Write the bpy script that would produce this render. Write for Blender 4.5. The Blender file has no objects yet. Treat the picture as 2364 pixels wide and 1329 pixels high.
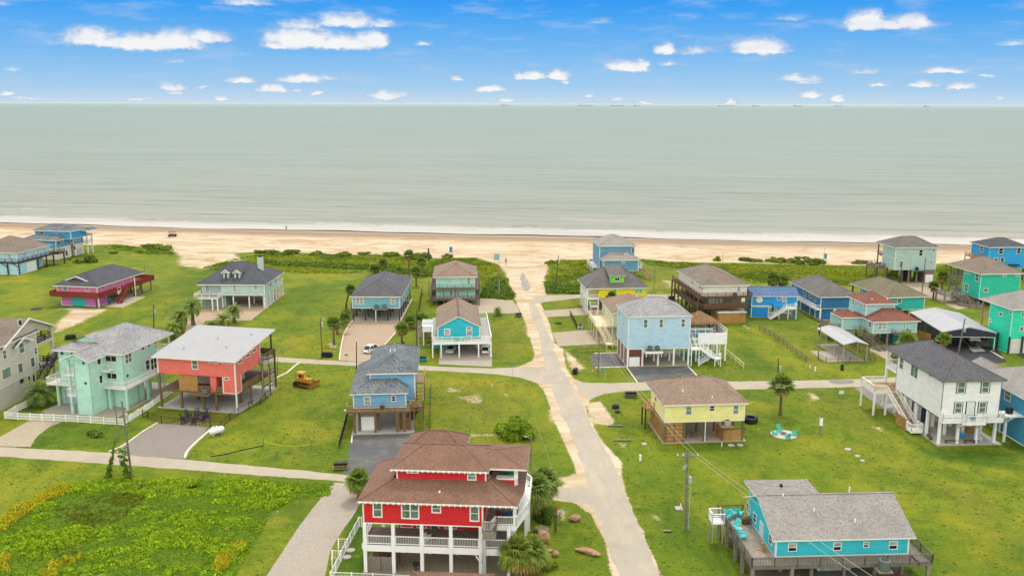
import bpy, math, random
import numpy as np
from mathutils import Vector, Matrix
random.seed(7)
R = random.random
def rr(a, b): return a + (b - a) * random.random()

# ------------------------------------------------------------------ camera, sky, sun, exposure
F, PITCH, ROLL, CAMH = 2092.8, 0.20061, 0.00298, 50.0      # focal length in photo pixels, radians, metres
scene = bpy.context.scene
cd = bpy.data.cameras.new("camera"); cam = bpy.data.objects.new("camera", cd); scene.collection.objects.link(cam)
cd.sensor_width = 36; cd.lens = 36 * F / 2364; cd.clip_start = 1; cd.clip_end = 500000
fw = Vector((0, math.cos(PITCH), -math.sin(PITCH))); up0 = Vector((0, math.sin(PITCH), math.cos(PITCH))); rt0 = Vector((1, 0, 0))
rt = rt0 * math.cos(ROLL) + up0 * math.sin(ROLL); up = up0 * math.cos(ROLL) - rt0 * math.sin(ROLL)
m = Matrix((rt, up, -fw)).transposed().to_4x4(); m.translation = (0, 0, CAMH); cam.matrix_world = m
scene.camera = cam

def ray(px, py):
    u0, v0 = px - 1182, py - 664.5
    cr, sr = math.cos(ROLL), math.sin(ROLL)
    u, v = u0 * cr + v0 * sr, -u0 * sr + v0 * cr
    c, s = math.cos(PITCH), math.sin(PITCH)
    return Vector((u / F, c - v / F * s, -s - v / F * c))
def at(px, py, z=0.0):
    d = ray(px, py); t = (z - CAMH) / d.z
    return (d.x * t, d.y * t)
# measuring windows of the survey photograph: origin and magnification
CR = {'c1': (0, 490, 3.908), 'c2': (580, 560, 3.908), 'c3': (1160, 520, 3.908), 'c4': (1760, 530, 3.909), 'c5': (0, 700, 5.111),
      'c6': (330, 720, 3.591), 'c7': (750, 780, 4.154), 'c8': (760, 980, 3.807), 'c9': (1380, 660, 5.111), 'c10': (1360, 830, 4.287),
      'c11': (1530, 1080, 3.637), 'c12': (1900, 760, 4.153), 'e1': (0, 490, 5.778), 'e2': (420, 580, 7.382), 'e3': (0, 940, 2.883),
      'e4': (960, 560, 4.429), 'e5': (1340, 530, 5.777), 'e6': (1360, 660, 6.04), 'e7': (2120, 530, 6.996), 'e8': (2200, 650, 3.323),
      'f1': (0, 820, 5.538), 'f2': (1780, 640, 6.04), 'f3': (2060, 680, 6.04), 'f4': (1560, 640, 6.04), 'f5': (760, 1150, 4.378),
      'f6': (1700, 1220, 5.139), 'f7': (360, 680, 8.443), 'g5': (1100, 560, 3.91), 'g6': (1200, 850, 2.774), 'p': (0, 0, 1)}
def PX(c, x, y):
    a, b, s = CR[c]; return a + x / s, b + y / s
def gat(c, x, y, z=0.0): return at(*PX(c, x, y), z)
def pl(c, *pts): return [gat(c, pts[i], pts[i + 1]) for i in range(0, len(pts), 2)]

def NT(tree, typ, **kw):
    n = tree.nodes.new(typ)
    for k, v in kw.items():
        if k.startswith('_'):
            key = k[1:]; key = int(key) if key.isdigit() else key
            if hasattr(v, 'links'): tree.links.new(v, n.inputs[key])
            else: n.inputs[key].default_value = v
        else: setattr(n, k, v)
    return n
def MA(t, op, a, b=None, c=None):
    n = t.nodes.new('ShaderNodeMath'); n.operation = op
    for i, v in enumerate((a, b, c)):
        if v is None: continue
        if hasattr(v, 'links'): t.links.new(v, n.inputs[i])
        else: n.inputs[i].default_value = v
    return n.outputs[0]
def VM(t, op, a, b=None):
    n = t.nodes.new('ShaderNodeVectorMath'); n.operation = op
    for i, v in enumerate((a, b)):
        if v is None: continue
        if hasattr(v, 'links'): t.links.new(v, n.inputs[i])
        else: n.inputs[i].default_value = v
    return n.outputs['Value'] if op == 'LENGTH' else n.outputs[0]
def SS(t, v, a, b):
    n = t.nodes.new('ShaderNodeMapRange'); n.interpolation_type = 'SMOOTHSTEP'; n.clamp = True
    t.links.new(v, n.inputs[0]); n.inputs[1].default_value = a; n.inputs[2].default_value = b
    n.inputs[3].default_value = 0; n.inputs[4].default_value = 1
    return n.outputs[0]
def MIX(t, f, a, b, mode='MIX'):
    n = t.nodes.new('ShaderNodeMix'); n.data_type = 'RGBA'; n.blend_type = mode; n.clamp_factor = True
    for s, v in ((n.inputs[0], f), (n.inputs[6], a), (n.inputs[7], b)):
        if hasattr(v, 'links'): t.links.new(v, s)
        elif isinstance(v, (int, float)): s.default_value = v
        else: s.default_value = (*v[:3], 1)
    return n.outputs[2]
def RAMP(t, f, stops):
    n = t.nodes.new('ShaderNodeValToRGB'); e = n.color_ramp.elements
    while len(e) < len(stops): e.new(0.5)
    for i, (p, c) in enumerate(stops): e[i].position = p; e[i].color = (*c[:3], 1)
    t.links.new(f, n.inputs[0]); return n.outputs[0]
def NOISE(t, vec, scale, detail=3, rough=.5, dist=0., out=0):
    n = NT(t, 'ShaderNodeTexNoise', _Scale=scale, _Detail=detail, _Roughness=rough, _Distortion=dist)
    if vec is not None: t.links.new(vec, n.inputs['Vector'])
    return n.outputs[out]
def lin(h):
    v = [int(h[i:i + 2], 16) / 255 for i in (0, 2, 4)]
    return tuple(c / 12.92 if c <= .04045 else ((c + .055) / 1.055) ** 2.4 for c in v)

SKY_K = 0.85                                                   # how bright the sky over the sea stands against the cloud overhead
SUN_EL, SUN_AZ = math.radians(62), math.radians(8)          # the sun stands high over the sea, slightly to the right
w = bpy.data.worlds.new("World"); scene.world = w; w.use_nodes = True
t = w.node_tree; t.nodes.clear()
tc = t.nodes.new('ShaderNodeTexCoord').outputs['Generated']
sx = NT(t, 'ShaderNodeSeparateXYZ', _0=tc)
el = MA(t, 'ARCSINE', sx.outputs[2]); az = MA(t, 'ARCTAN2', sx.outputs[0], sx.outputs[1])
nish = t.nodes.new('ShaderNodeTexSky'); nish.sky_type = 'NISHITA'; nish.sun_disc = False
nish.sun_elevation = SUN_EL; nish.sun_rotation = SUN_AZ; nish.air_density = 1.2; nish.dust_density = 2.5; nish.ozone_density = 1.5
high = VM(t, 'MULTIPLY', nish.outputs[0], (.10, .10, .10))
cover = NOISE(t, tc, 2.2, 4)                                   # thin high cloud, added out of view to soften the daylight
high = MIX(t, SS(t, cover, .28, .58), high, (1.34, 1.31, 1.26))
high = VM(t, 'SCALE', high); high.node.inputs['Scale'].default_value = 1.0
t.links.new(MA(t, 'MULTIPLY_ADD', SS(t, MA(t, 'MULTIPLY', sx.outputs[1], -1.0), -.1, .6), .38, 1.0), high.node.inputs['Scale'])   # out-of-view landward sky boosted as fill light for the house fronts
low = RAMP(t, MA(t, 'MULTIPLY', el, 5.0),                      # clear band over the sea, 0 to 0.2 radians
           [(0, lin('cbe0f0')), (.08, lin('a9d2f3')), (.26, lin('7cbef6')), (.46, lin('48a8f8')), (.62, lin('1b92f6')), (1, lin('0f86ee'))])
low = VM(t, 'MULTIPLY', low, (SKY_K,) * 3)
inland = SS(t, sx.outputs[1], .45, .05)                         # bright cloud added down to the unseen landward horizon to fill the facades
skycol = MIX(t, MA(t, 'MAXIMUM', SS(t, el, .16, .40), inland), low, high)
ae = NT(t, 'ShaderNodeCombineXYZ', _0=az, _1=el, _2=0.0).outputs[0]
n1 = NOISE(t, VM(t, 'MULTIPLY', ae, (1, 1.6, 1)), 34, 5, .62, 0, 1)
wv = VM(t, 'MULTIPLY', VM(t, 'SUBTRACT', n1, (.5, .5, .5)), (.030, .010, 0))
n1b = NOISE(t, VM(t, 'MULTIPLY', ae, (1, 1.5, 1)), 130, 4, .6, 0, 1)
wv2 = VM(t, 'MULTIPLY', VM(t, 'SUBTRACT', n1b, (.5, .5, .5)), (.010, .0045, 0))
aw = VM(t, 'ADD', VM(t, 'ADD', ae, wv), wv2)
CL = [  # cloud banks over the sea: photo x, y of the base, half width, height, density
 (215, 104, 75, 34, 1), (255, 110, 70, 30, .9), (330, 116, 95, 36, 1), (400, 114, 85, 40, 1), (480, 98, 68, 28, .9), (140, 105, 40, 12, .3),
 (700, 112, 110, 46, 1.1), (790, 114, 110, 34, 1), (860, 108, 60, 36, 1.1), (640, 112, 45, 20, .9), (700, 68, 70, 24, .6), (800, 64, 90, 32, .8), (880, 62, 60, 18, .5),
 (570, 12, 80, 22, .6), (975, 108, 24, 12, .5), (560, 192, 42, 14, .9), (700, 193, 66, 20, 1), (760, 188, 40, 11, .5), (630, 214, 44, 18, 1), (685, 212, 16, 9, .6), (730, 218, 20, 9, .6),
 (395, 210, 38, 18, .6), (398, 218, 24, 10, .6), (470, 202, 24, 8, .7), (895, 228, 62, 20, .8), (508, 234, 26, 9, .8), (320, 232, 36, 9, .6), (1057, 188, 20, 11, .7), (1135, 212, 46, 14, .9), (1172, 234, 22, 9, .7),
 (15, 220, 24, 10, .7), (60, 232, 55, 10, .6), (1222, 184, 44, 20, .9), (1285, 184, 42, 24, 1.1), (1305, 192, 16, 9, .7), (1445, 165, 62, 26, 1.05), (1480, 162, 26, 24, .9),
 (1535, 126, 34, 26, .9), (1610, 124, 70, 18, .45), (1750, 124, 78, 32, 1.1), (2000, 70, 50, 42, 1.1), (2060, 66, 115, 18, 1), (2100, 66, 60, 32, 1), (1390, 55, 40, 12, .35), (1820, 46, 60, 12, .3),
 (1850, 188, 60, 16, .7), (1865, 194, 36, 10, .6), (2000, 170, 46, 12, .5), (2180, 172, 56, 14, .85), (2030, 202, 30, 9, .6), (1870, 226, 36, 18, .9), (1935, 236, 26, 14, .8), (2130, 202, 46, 14, .7), (2215, 208, 38, 15, .8),
 (1685, 240, 26, 14, .9), (2335, 105, 44, 11, .45), (1360, 222, 18, 8, .7), (1425, 234, 20, 8, .6), (1490, 242, 36, 8, .6), (2270, 180, 26, 9, .6), (1550, 150, 40, 10, .5), (400, 146, 44, 11, .3), (2310, 228, 18, 8, .6), (30, 165, 30, 10, .35), (10, 12, 34, 16, .3)]
acc = None
for cx, cy, hw, hh, k in CL:
    d = ray(cx, cy); a0 = math.atan2(d.x, d.y); e0 = math.asin(d.z / d.length)
    v = VM(t, 'MULTIPLY', VM(t, 'SUBTRACT', aw, (a0, e0 + hh * .22 / F, 0)), (F / hw, F / hh, 0))
    v = VM(t, 'MAXIMUM', v, VM(t, 'MULTIPLY', v, (1, -3.2, 1)))
    dd = MA(t, 'MULTIPLY_ADD', VM(t, 'LENGTH', v), -k, k)
    acc = dd if acc is None else MA(t, 'MAXIMUM', acc, dd)
n2 = NOISE(t, VM(t, 'MULTIPLY', ae, (1, 1.8, 1)), 95, 6, .65)
dens = MA(t, 'ADD', acc, MA(t, 'MULTIPLY', MA(t, 'SUBTRACT', n2, .5), 1.0))
mask = MA(t, 'MULTIPLY', MA(t, 'MULTIPLY', SS(t, dens, -.16, .62), SS(t, acc, -.14, .30)), .96)
shade = NOISE(t, VM(t, 'ADD', VM(t, 'MULTIPLY', ae, (1, 1.5, 1)), (0, .006, 0)), 60, 5, .6)
ccol = MIX(t, SS(t, MA(t, 'ADD', MA(t, 'MULTIPLY', acc, .7), MA(t, 'MULTIPLY', shade, .9)), .44, .90), tuple(c * SKY_K for c in lin('b3c6e4')), (SKY_K * .97,) * 3)
skycol = MIX(t, mask, skycol, ccol)
wisp = MA(t, 'MULTIPLY', SS(t, NOISE(t, VM(t, 'MULTIPLY', ae, (1, 5, 1)), 14, 5, .6), .48, .72), .36)
skycol = MIX(t, MA(t, 'MULTIPLY', wisp, SS(t, el, .25, .12)), skycol, tuple(c * SKY_K for c in lin('c3d4ee')))
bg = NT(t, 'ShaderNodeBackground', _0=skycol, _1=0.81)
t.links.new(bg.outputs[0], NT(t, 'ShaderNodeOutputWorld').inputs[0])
sl = bpy.data.lights.new("sun", 'SUN'); so = bpy.data.objects.new("sun", sl); scene.collection.objects.link(so)
sl.energy = 1.1; sl.angle = math.radians(9); sl.color = (1, .955, .88)
sd = Vector((math.sin(SUN_AZ) * math.cos(SUN_EL), math.cos(SUN_AZ) * math.cos(SUN_EL), math.sin(SUN_EL)))
so.rotation_euler = sd.to_track_quat('Z', 'Y').to_euler(); so.location = (0, 0, 90)
vs = scene.view_settings; vs.view_transform = 'Standard'; vs.look = 'None'; vs.exposure = 0.48; vs.gamma = 1; vs.use_curve_mapping = False

# ------------------------------------------------------------------ materials
MC = {}
def newmat(name):
    mt = bpy.data.materials.new(name); mt.use_nodes = True; t = mt.node_tree
    return mt, t, t.nodes['Principled BSDF']
def OC(t): return t.nodes.new('ShaderNodeTexCoord').outputs['Object']
def bumpin(t, b, h, s=.3, d=.02):
    n = NT(t, 'ShaderNodeBump', _Strength=s, _Distance=d); t.links.new(h, n.inputs['Height']); t.links.new(n.outputs[0], b.inputs['Normal'])
def paint(col, rough=.55, var=.08, scale=1.2, name='paint'):
    key = ('p', col, rough, var)
    if key in MC: return MC[key]
    mt, t, b = newmat(name); c = lin(col) if isinstance(col, str) else col
    o = OC(t); n = NOISE(t, o, scale, 5, .65)
    dk = tuple(x * (1 - var * 1.6) for x in c)
    t.links.new(MIX(t, SS(t, n, .35, .68), c, dk), b.inputs['Base Color'])
    b.inputs['Roughness'].default_value = rough
    MC[key] = mt; return mt
def siding(col, lap=.19, vert=False, name='siding'):
    key = ('s', col, lap, vert)
    if key in MC: return MC[key]
    mt, t, b = newmat(name); c = tuple(min(.86, x * k_ + .003) for x, k_ in zip(lin(col), (1.07, 1.06, 1.02))); o = OC(t)
    s = NT(t, 'ShaderNodeSeparateXYZ', _0=o)
    ax = MA(t, 'ADD', s.outputs[0], s.outputs[1]) if vert else s.outputs[2]
    fr = MA(t, 'FRACT', MA(t, 'DIVIDE', ax, lap))
    line = SS(t, fr, .80, .97)
    stretch = (.45, .45, 1.1)
    n = NOISE(t, VM(t, 'MULTIPLY', o, stretch), 1.3, 6, .7)
    col1 = MIX(t, SS(t, n, .32, .72), tuple(min(1, x * 1.06 + .008) for x in c), tuple(x * .86 for x in c))
    board = NOISE(t, VM(t, 'MULTIPLY', o, (.25, .25, 1 / lap)), 1.0, 2)
    col1 = MIX(t, MA(t, 'MULTIPLY', SS(t, board, .35, .7), .30), col1, tuple(x * .84 + .01 for x in c))
    col2 = MIX(t, MA(t, 'MULTIPLY', line, .30), col1, tuple(x * .45 for x in c))
    t.links.new(col2, b.inputs['Base Color']); b.inputs['Roughness'].default_value = .6
    bumpin(t, b, MA(t, 'SUBTRACT', 1.0, fr) if not vert else MA(t, 'SUBTRACT', 1.0, line), .5, .03)
    MC[key] = mt; return mt
def shingle(c1, c2, c3=None, name='shingle', ctr=.8):
    key = ('sh', c1, c2)
    if key in MC: return MC[key]
    mt, t, b = newmat(name); K = .74; a, d = [tuple(x * K for x in lin(q)) for q in (c1, c2)]; e = tuple(x * K for x in lin(c3)) if c3 else a
    o = OC(t)
    br = t.nodes.new('ShaderNodeTexBrick'); br.offset = .5
    t.links.new(VM(t, 'MULTIPLY', o, (1, 1, 0)), br.inputs['Vector'])
    g = NT(t, 'ShaderNodeTexVoronoi', _Scale=1.0, feature='F1'); t.links.new(VM(t, 'MULTIPLY', o, (3.4, 3.4, 8)), g.inputs['Vector'])
    gx = NT(t, 'ShaderNodeSeparateColor'); t.links.new(g.outputs['Color'], gx.inputs[0])
    d = tuple(a[i] + (d[i] - a[i]) * ctr for i in range(3)); e = tuple(a[i] + (e[i] - a[i]) * ctr for i in range(3))
    n = NOISE(t, o, 5.5, 4, .75)
    big = NOISE(t, o, .35, 4, .6)
    c = MIX(t, SS(t, gx.outputs[0], .15, .85), a, d)
    c = MIX(t, SS(t, n, .44, .60), c, e)
    c = MIX(t, MA(t, 'MULTIPLY', SS(t, big, .35, .7), .35), c, tuple(x * .72 for x in d))
    t.nodes.remove(br)
    t.links.new(c, b.inputs['Base Color']); b.inputs['Roughness'].default_value = .9
    bumpin(t, b, gx.outputs[1], .5, .03)
    MC[key] = mt; return mt
def wood(c1, c2, name='wood', sc=1.0, boards=.14):
    key = ('w', c1, c2, sc)
    if key in MC: return MC[key]
    mt, t, b = newmat(name); o = OC(t)
    n = NOISE(t, VM(t, 'MULTIPLY', o, (7 * sc, 1.1, 3)), 1, 6, .7)
    k = NOISE(t, o, .9, 4, .7)
    c = MIX(t, SS(t, n, .34, .66), lin(c1), lin(c2))
    c = MIX(t, MA(t, 'MULTIPLY', SS(t, k, .4, .72), .4), c, tuple(x * .55 for x in lin(c2)))
    t.links.new(c, b.inputs['Base Color']); b.inputs['Roughness'].default_value = .8
    bumpin(t, b, n, .3, .01)
    MC[key] = mt; return mt
def speck(c1, c2, sc=6, rough=.95, name='gravel', c3=None, big=.25, bf=.4):
    key = ('g', c1, c2, sc, c3)
    if key in MC: return MC[key]
    mt, t, b = newmat(name); o = OC(t)
    n = NOISE(t, o, sc, 5, .8); k = NOISE(t, o, big, 5, .65)
    c1_, c2_ = [tuple(x * .76 for x in lin(q)) for q in (c1, c2)]
    c = MIX(t, SS(t, n, .38, .62), c1_, c2_)
    c = MIX(t, MA(t, 'MULTIPLY', SS(t, k, .42, .66), bf), c, lin(c3) if c3 else tuple(x * .7 for x in lin(c2)))
    t.links.new(c, b.inputs['Base Color']); b.inputs['Roughness'].default_value = rough
    bumpin(t, b, n, .25, .02)
    MC[key] = mt; return mt
def glassm(col, rough=.12, name='glass'):
    key = ('gl', col)
    if key in MC: return MC[key]
    mt, t, b = newmat(name); o = OC(t)
    n = NOISE(t, o, 1.7, 3)
    t.links.new(MIX(t, SS(t, n, .35, .65), lin(col), tuple(x * .6 for x in lin(col))), b.inputs['Base Color'])
    b.inputs['Roughness'].default_value = rough; b.inputs['Specular IOR Level'].default_value = .5
    MC[key] = mt; return mt
def metalroof(col, rib=.4, axis=0):
    key = ('mr', col, axis)
    if key in MC: return MC[key]
    mt, t, b = newmat('metal_roof'); o = OC(t); s = NT(t, 'ShaderNodeSeparateXYZ', _0=o)
    fr = MA(t, 'FRACT', MA(t, 'DIVIDE', s.outputs[axis], rib)); line = SS(t, MA(t, 'ABSOLUTE', MA(t, 'SUBTRACT', fr, .5)), .38, .48)
    k = NOISE(t, o, .5, 5, .7); c = lin(col)
    cc = MIX(t, MA(t, 'MULTIPLY', SS(t, k, .4, .7), .5), c, tuple(x * .82 for x in c))
    t.links.new(MIX(t, MA(t, 'MULTIPLY', line, .35), cc, tuple(x * .6 for x in c)), b.inputs['Base Color'])
    b.inputs['Roughness'].default_value = .45; bumpin(t, b, line, .4, .02)
    MC[key] = mt; return mt

WH = paint('ece9e2', .5, .07, name='white_trim'); WHB = paint('f2f1ee', .5, .05, name='white_paint')
GD, GG, GB, GT = glassm('20262b'), glassm('6c8276'), glassm('b0b3a8', .2), glassm('84998e', .2)
CONC = speck('c2b8a7', 'b0a593', 3, name='concrete', bf=.5)
CONCW = speck('cfcbc0', 'c0bbae', 3, name='pale_concrete')
DW = wood('7d7466', '675d50'); BRW = wood('6f5138', '55402c', 'brown_wood'); REDW = wood('8e3024', '742318', 'red_wood')
TANW = wood('b49a70', '97794e', 'tan_wood'); GREYW = wood('8f877b', '7a7065', 'grey_wood'); DARKW = wood('3f3a36', '2e2a28', 'dark_wood')
ORW = wood('bd8f52', '9a733d', 'stained_wood'); MIDW = wood('80684a', '665137', 'treated_wood')
BLK = paint('232426', .5, .1, name='black'); DKB = paint('1d2733', .7, .1, name='shade_cloth')
TEAL = paint('1fb5ac', .45, .08, name='turquoise_paint'); MET = paint('aeb2b2', .35, .08, name='metal')
GRYM = paint('6f7470', .45, .1, name='grey_metal')

# ------------------------------------------------------------------ mesh helpers
COL = scene.collection
class MB:
    def __init__(s): s.v = []; s.f = []; s.m = []
    def add(s, vs, fs, mi=0):
        n = len(s.v); s.v += [tuple(v) for v in vs]; s.f += [tuple(i + n for i in f) for f in fs]; s.m += [mi] * len(fs)
    def box(s, x0, x1, y0, y1, z0, z1, mi=0):
        if x0 > x1: x0, x1 = x1, x0
        if y0 > y1: y0, y1 = y1, y0
        s.add([(x0, y0, z0), (x1, y0, z0), (x1, y1, z0), (x0, y1, z0), (x0, y0, z1), (x1, y0, z1), (x1, y1, z1), (x0, y1, z1)],
              [(0, 3, 2, 1), (4, 5, 6, 7), (0, 1, 5, 4), (1, 2, 6, 5), (2, 3, 7, 6), (3, 0, 4, 7)], mi)
    def bar(s, p, q, w=.05, h=None, mi=0):
        p, q = Vector(p), Vector(q); h = h or w; d = q - p
        if d.length < 1e-6: return
        d.normalize(); u = Vector((0, 0, 1)) if abs(d.z) < .95 else Vector((0, 1, 0))
        a = d.cross(u).normalized() * w / 2; b = a.cross(d).normalized() * h / 2
        s.add([p - a - b, p + a - b, p + a + b, p - a + b, q - a - b, q + a - b, q + a + b, q - a + b],
              [(0, 1, 2, 3), (7, 6, 5, 4), (0, 4, 5, 1), (1, 5, 6, 2), (2, 6, 7, 3), (3, 7, 4, 0)], mi)
    def tube(s, p, q, r0, r1=None, n=8, mi=0, cap=True):
        p, q = Vector(p), Vector(q); r1 = r0 if r1 is None else r1; d = (q - p).normalized()
        u = Vector((0, 0, 1)) if abs(d.z) < .95 else Vector((1, 0, 0)); a = d.cross(u).normalized(); b = a.cross(d)
        vs = []
        for c, r in ((p, r0), (q, r1)):
            for i in range(n):
                g = 2 * math.pi * i / n; vs.append(c + a * math.cos(g) * r + b * math.sin(g) * r)
        fs = [(i, (i + 1) % n, n + (i + 1) % n, n + i) for i in range(n)]
        if cap: fs += [tuple(range(n - 1, -1, -1)), tuple(range(n, 2 * n))]
        s.add(vs, fs, mi)
    def lathe(s, prof, c=(0, 0, 0), n=16, mi=0):
        vs = []; k = len(prof)
        for r, z in prof:
            for i in range(n):
                g = 2 * math.pi * i / n; vs.append((c[0] + r * math.cos(g), c[1] + r * math.sin(g), c[2] + z))
        fs = [(j * n + i, j * n + (i + 1) % n, (j + 1) * n + (i + 1) % n, (j + 1) * n + i) for j in range(k - 1) for i in range(n)]
        fs += [tuple(range(n - 1, -1, -1)), tuple(range((k - 1) * n, k * n))]
        s.add(vs, fs, mi)
    def build(s, name, mats, parent=None, smooth=False, loc=None, rz=0):
        me = bpy.data.meshes.new(name); me.from_pydata([tuple(v) for v in s.v], [], s.f)
        if not isinstance(mats, (list, tuple)): mats = [mats]
        for mt in mats: me.materials.append(mt)
        if len(mats) > 1: me.polygons.foreach_set('material_index', s.m)
        if smooth: me.polygons.foreach_set('use_smooth', [True] * len(s.f))
        me.update()
        o = bpy.data.objects.new(name, me); COL.objects.link(o)
        if parent: o.parent = parent
        if loc is not None: o.location = (*loc, 0) if len(loc) == 2 else loc
        if rz: o.rotation_euler = (0, 0, rz)
        return o
LBL = {}
def tag(o, label, cat, group=None):
    if label in LBL: print('DUPLICATE LABEL', label)
    if len(label.split()) > 16: print('LONG LABEL', label)
    LBL[label] = 1
    o['label'] = label; o['category'] = cat
    if group: o['group'] = group
    return o
def empty(name, loc, rz=0, label=None, cat=None, group=None):
    o = bpy.data.objects.new(name, None); COL.objects.link(o); o.location = (*loc, 0) if len(loc) == 2 else loc
    o.rotation_euler = (0, 0, rz); o.empty_display_size = .2
    if label: tag(o, label, cat, group)
    return o
def copy_tree(o, parent=None):
    c = o.copy(); COL.objects.link(c)
    if parent: c.parent = parent
    for ch in list(o.children): copy_tree(ch, c)
    return c
def put(o, x, y, z=0, rz=None, s=None, label=None, group=None):
    o.location = (x, y, z)
    if rz is not None: o.rotation_euler = (0, 0, rz)
    if s: o.scale = (s, s, s) if not isinstance(s, tuple) else s
    if label:
        if label in LBL: print('DUPLICATE LABEL', label)
        LBL[label] = 1; o['label'] = label
    if group: o['group'] = group
    return o
sheet_polys = []
def sheet(name, pts, mt, z=.004, kind='structure', jit=0., sub=1.0, thick=0.0):
    """a ground-hugging sheet (or thin pad when thick) with optionally ragged edges"""
    sheet_polys.append(pts); P = []
    n = len(pts)
    for i in range(n):
        a, b = Vector(pts[i]), Vector(pts[(i + 1) % n]); L = (b - a).length; k = max(1, int(L / sub)) if jit else 1
        for j in range(k):
            q = a.lerp(b, j / k)
            if jit and j: q = q + Vector((rr(-jit, jit), rr(-jit, jit)))
            P.append(q)
    mb = MB(); N = len(P)
    ar = sum(P[i].x * P[(i + 1) % N].y - P[(i + 1) % N].x * P[i].y for i in range(N))
    if ar < 0: P.reverse()
    mb.add([(q.x, q.y, z) for q in P], [tuple(range(N))])
    if thick: mb.add([(q.x, q.y, z) for q in P] + [(q.x, q.y, z - thick) for q in P], [(i, N + i, N + (i + 1) % N, (i + 1) % N) for i in range(N)])
    o = mb.build(name, mt)
    if kind: o['kind'] = kind
    return o

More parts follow.
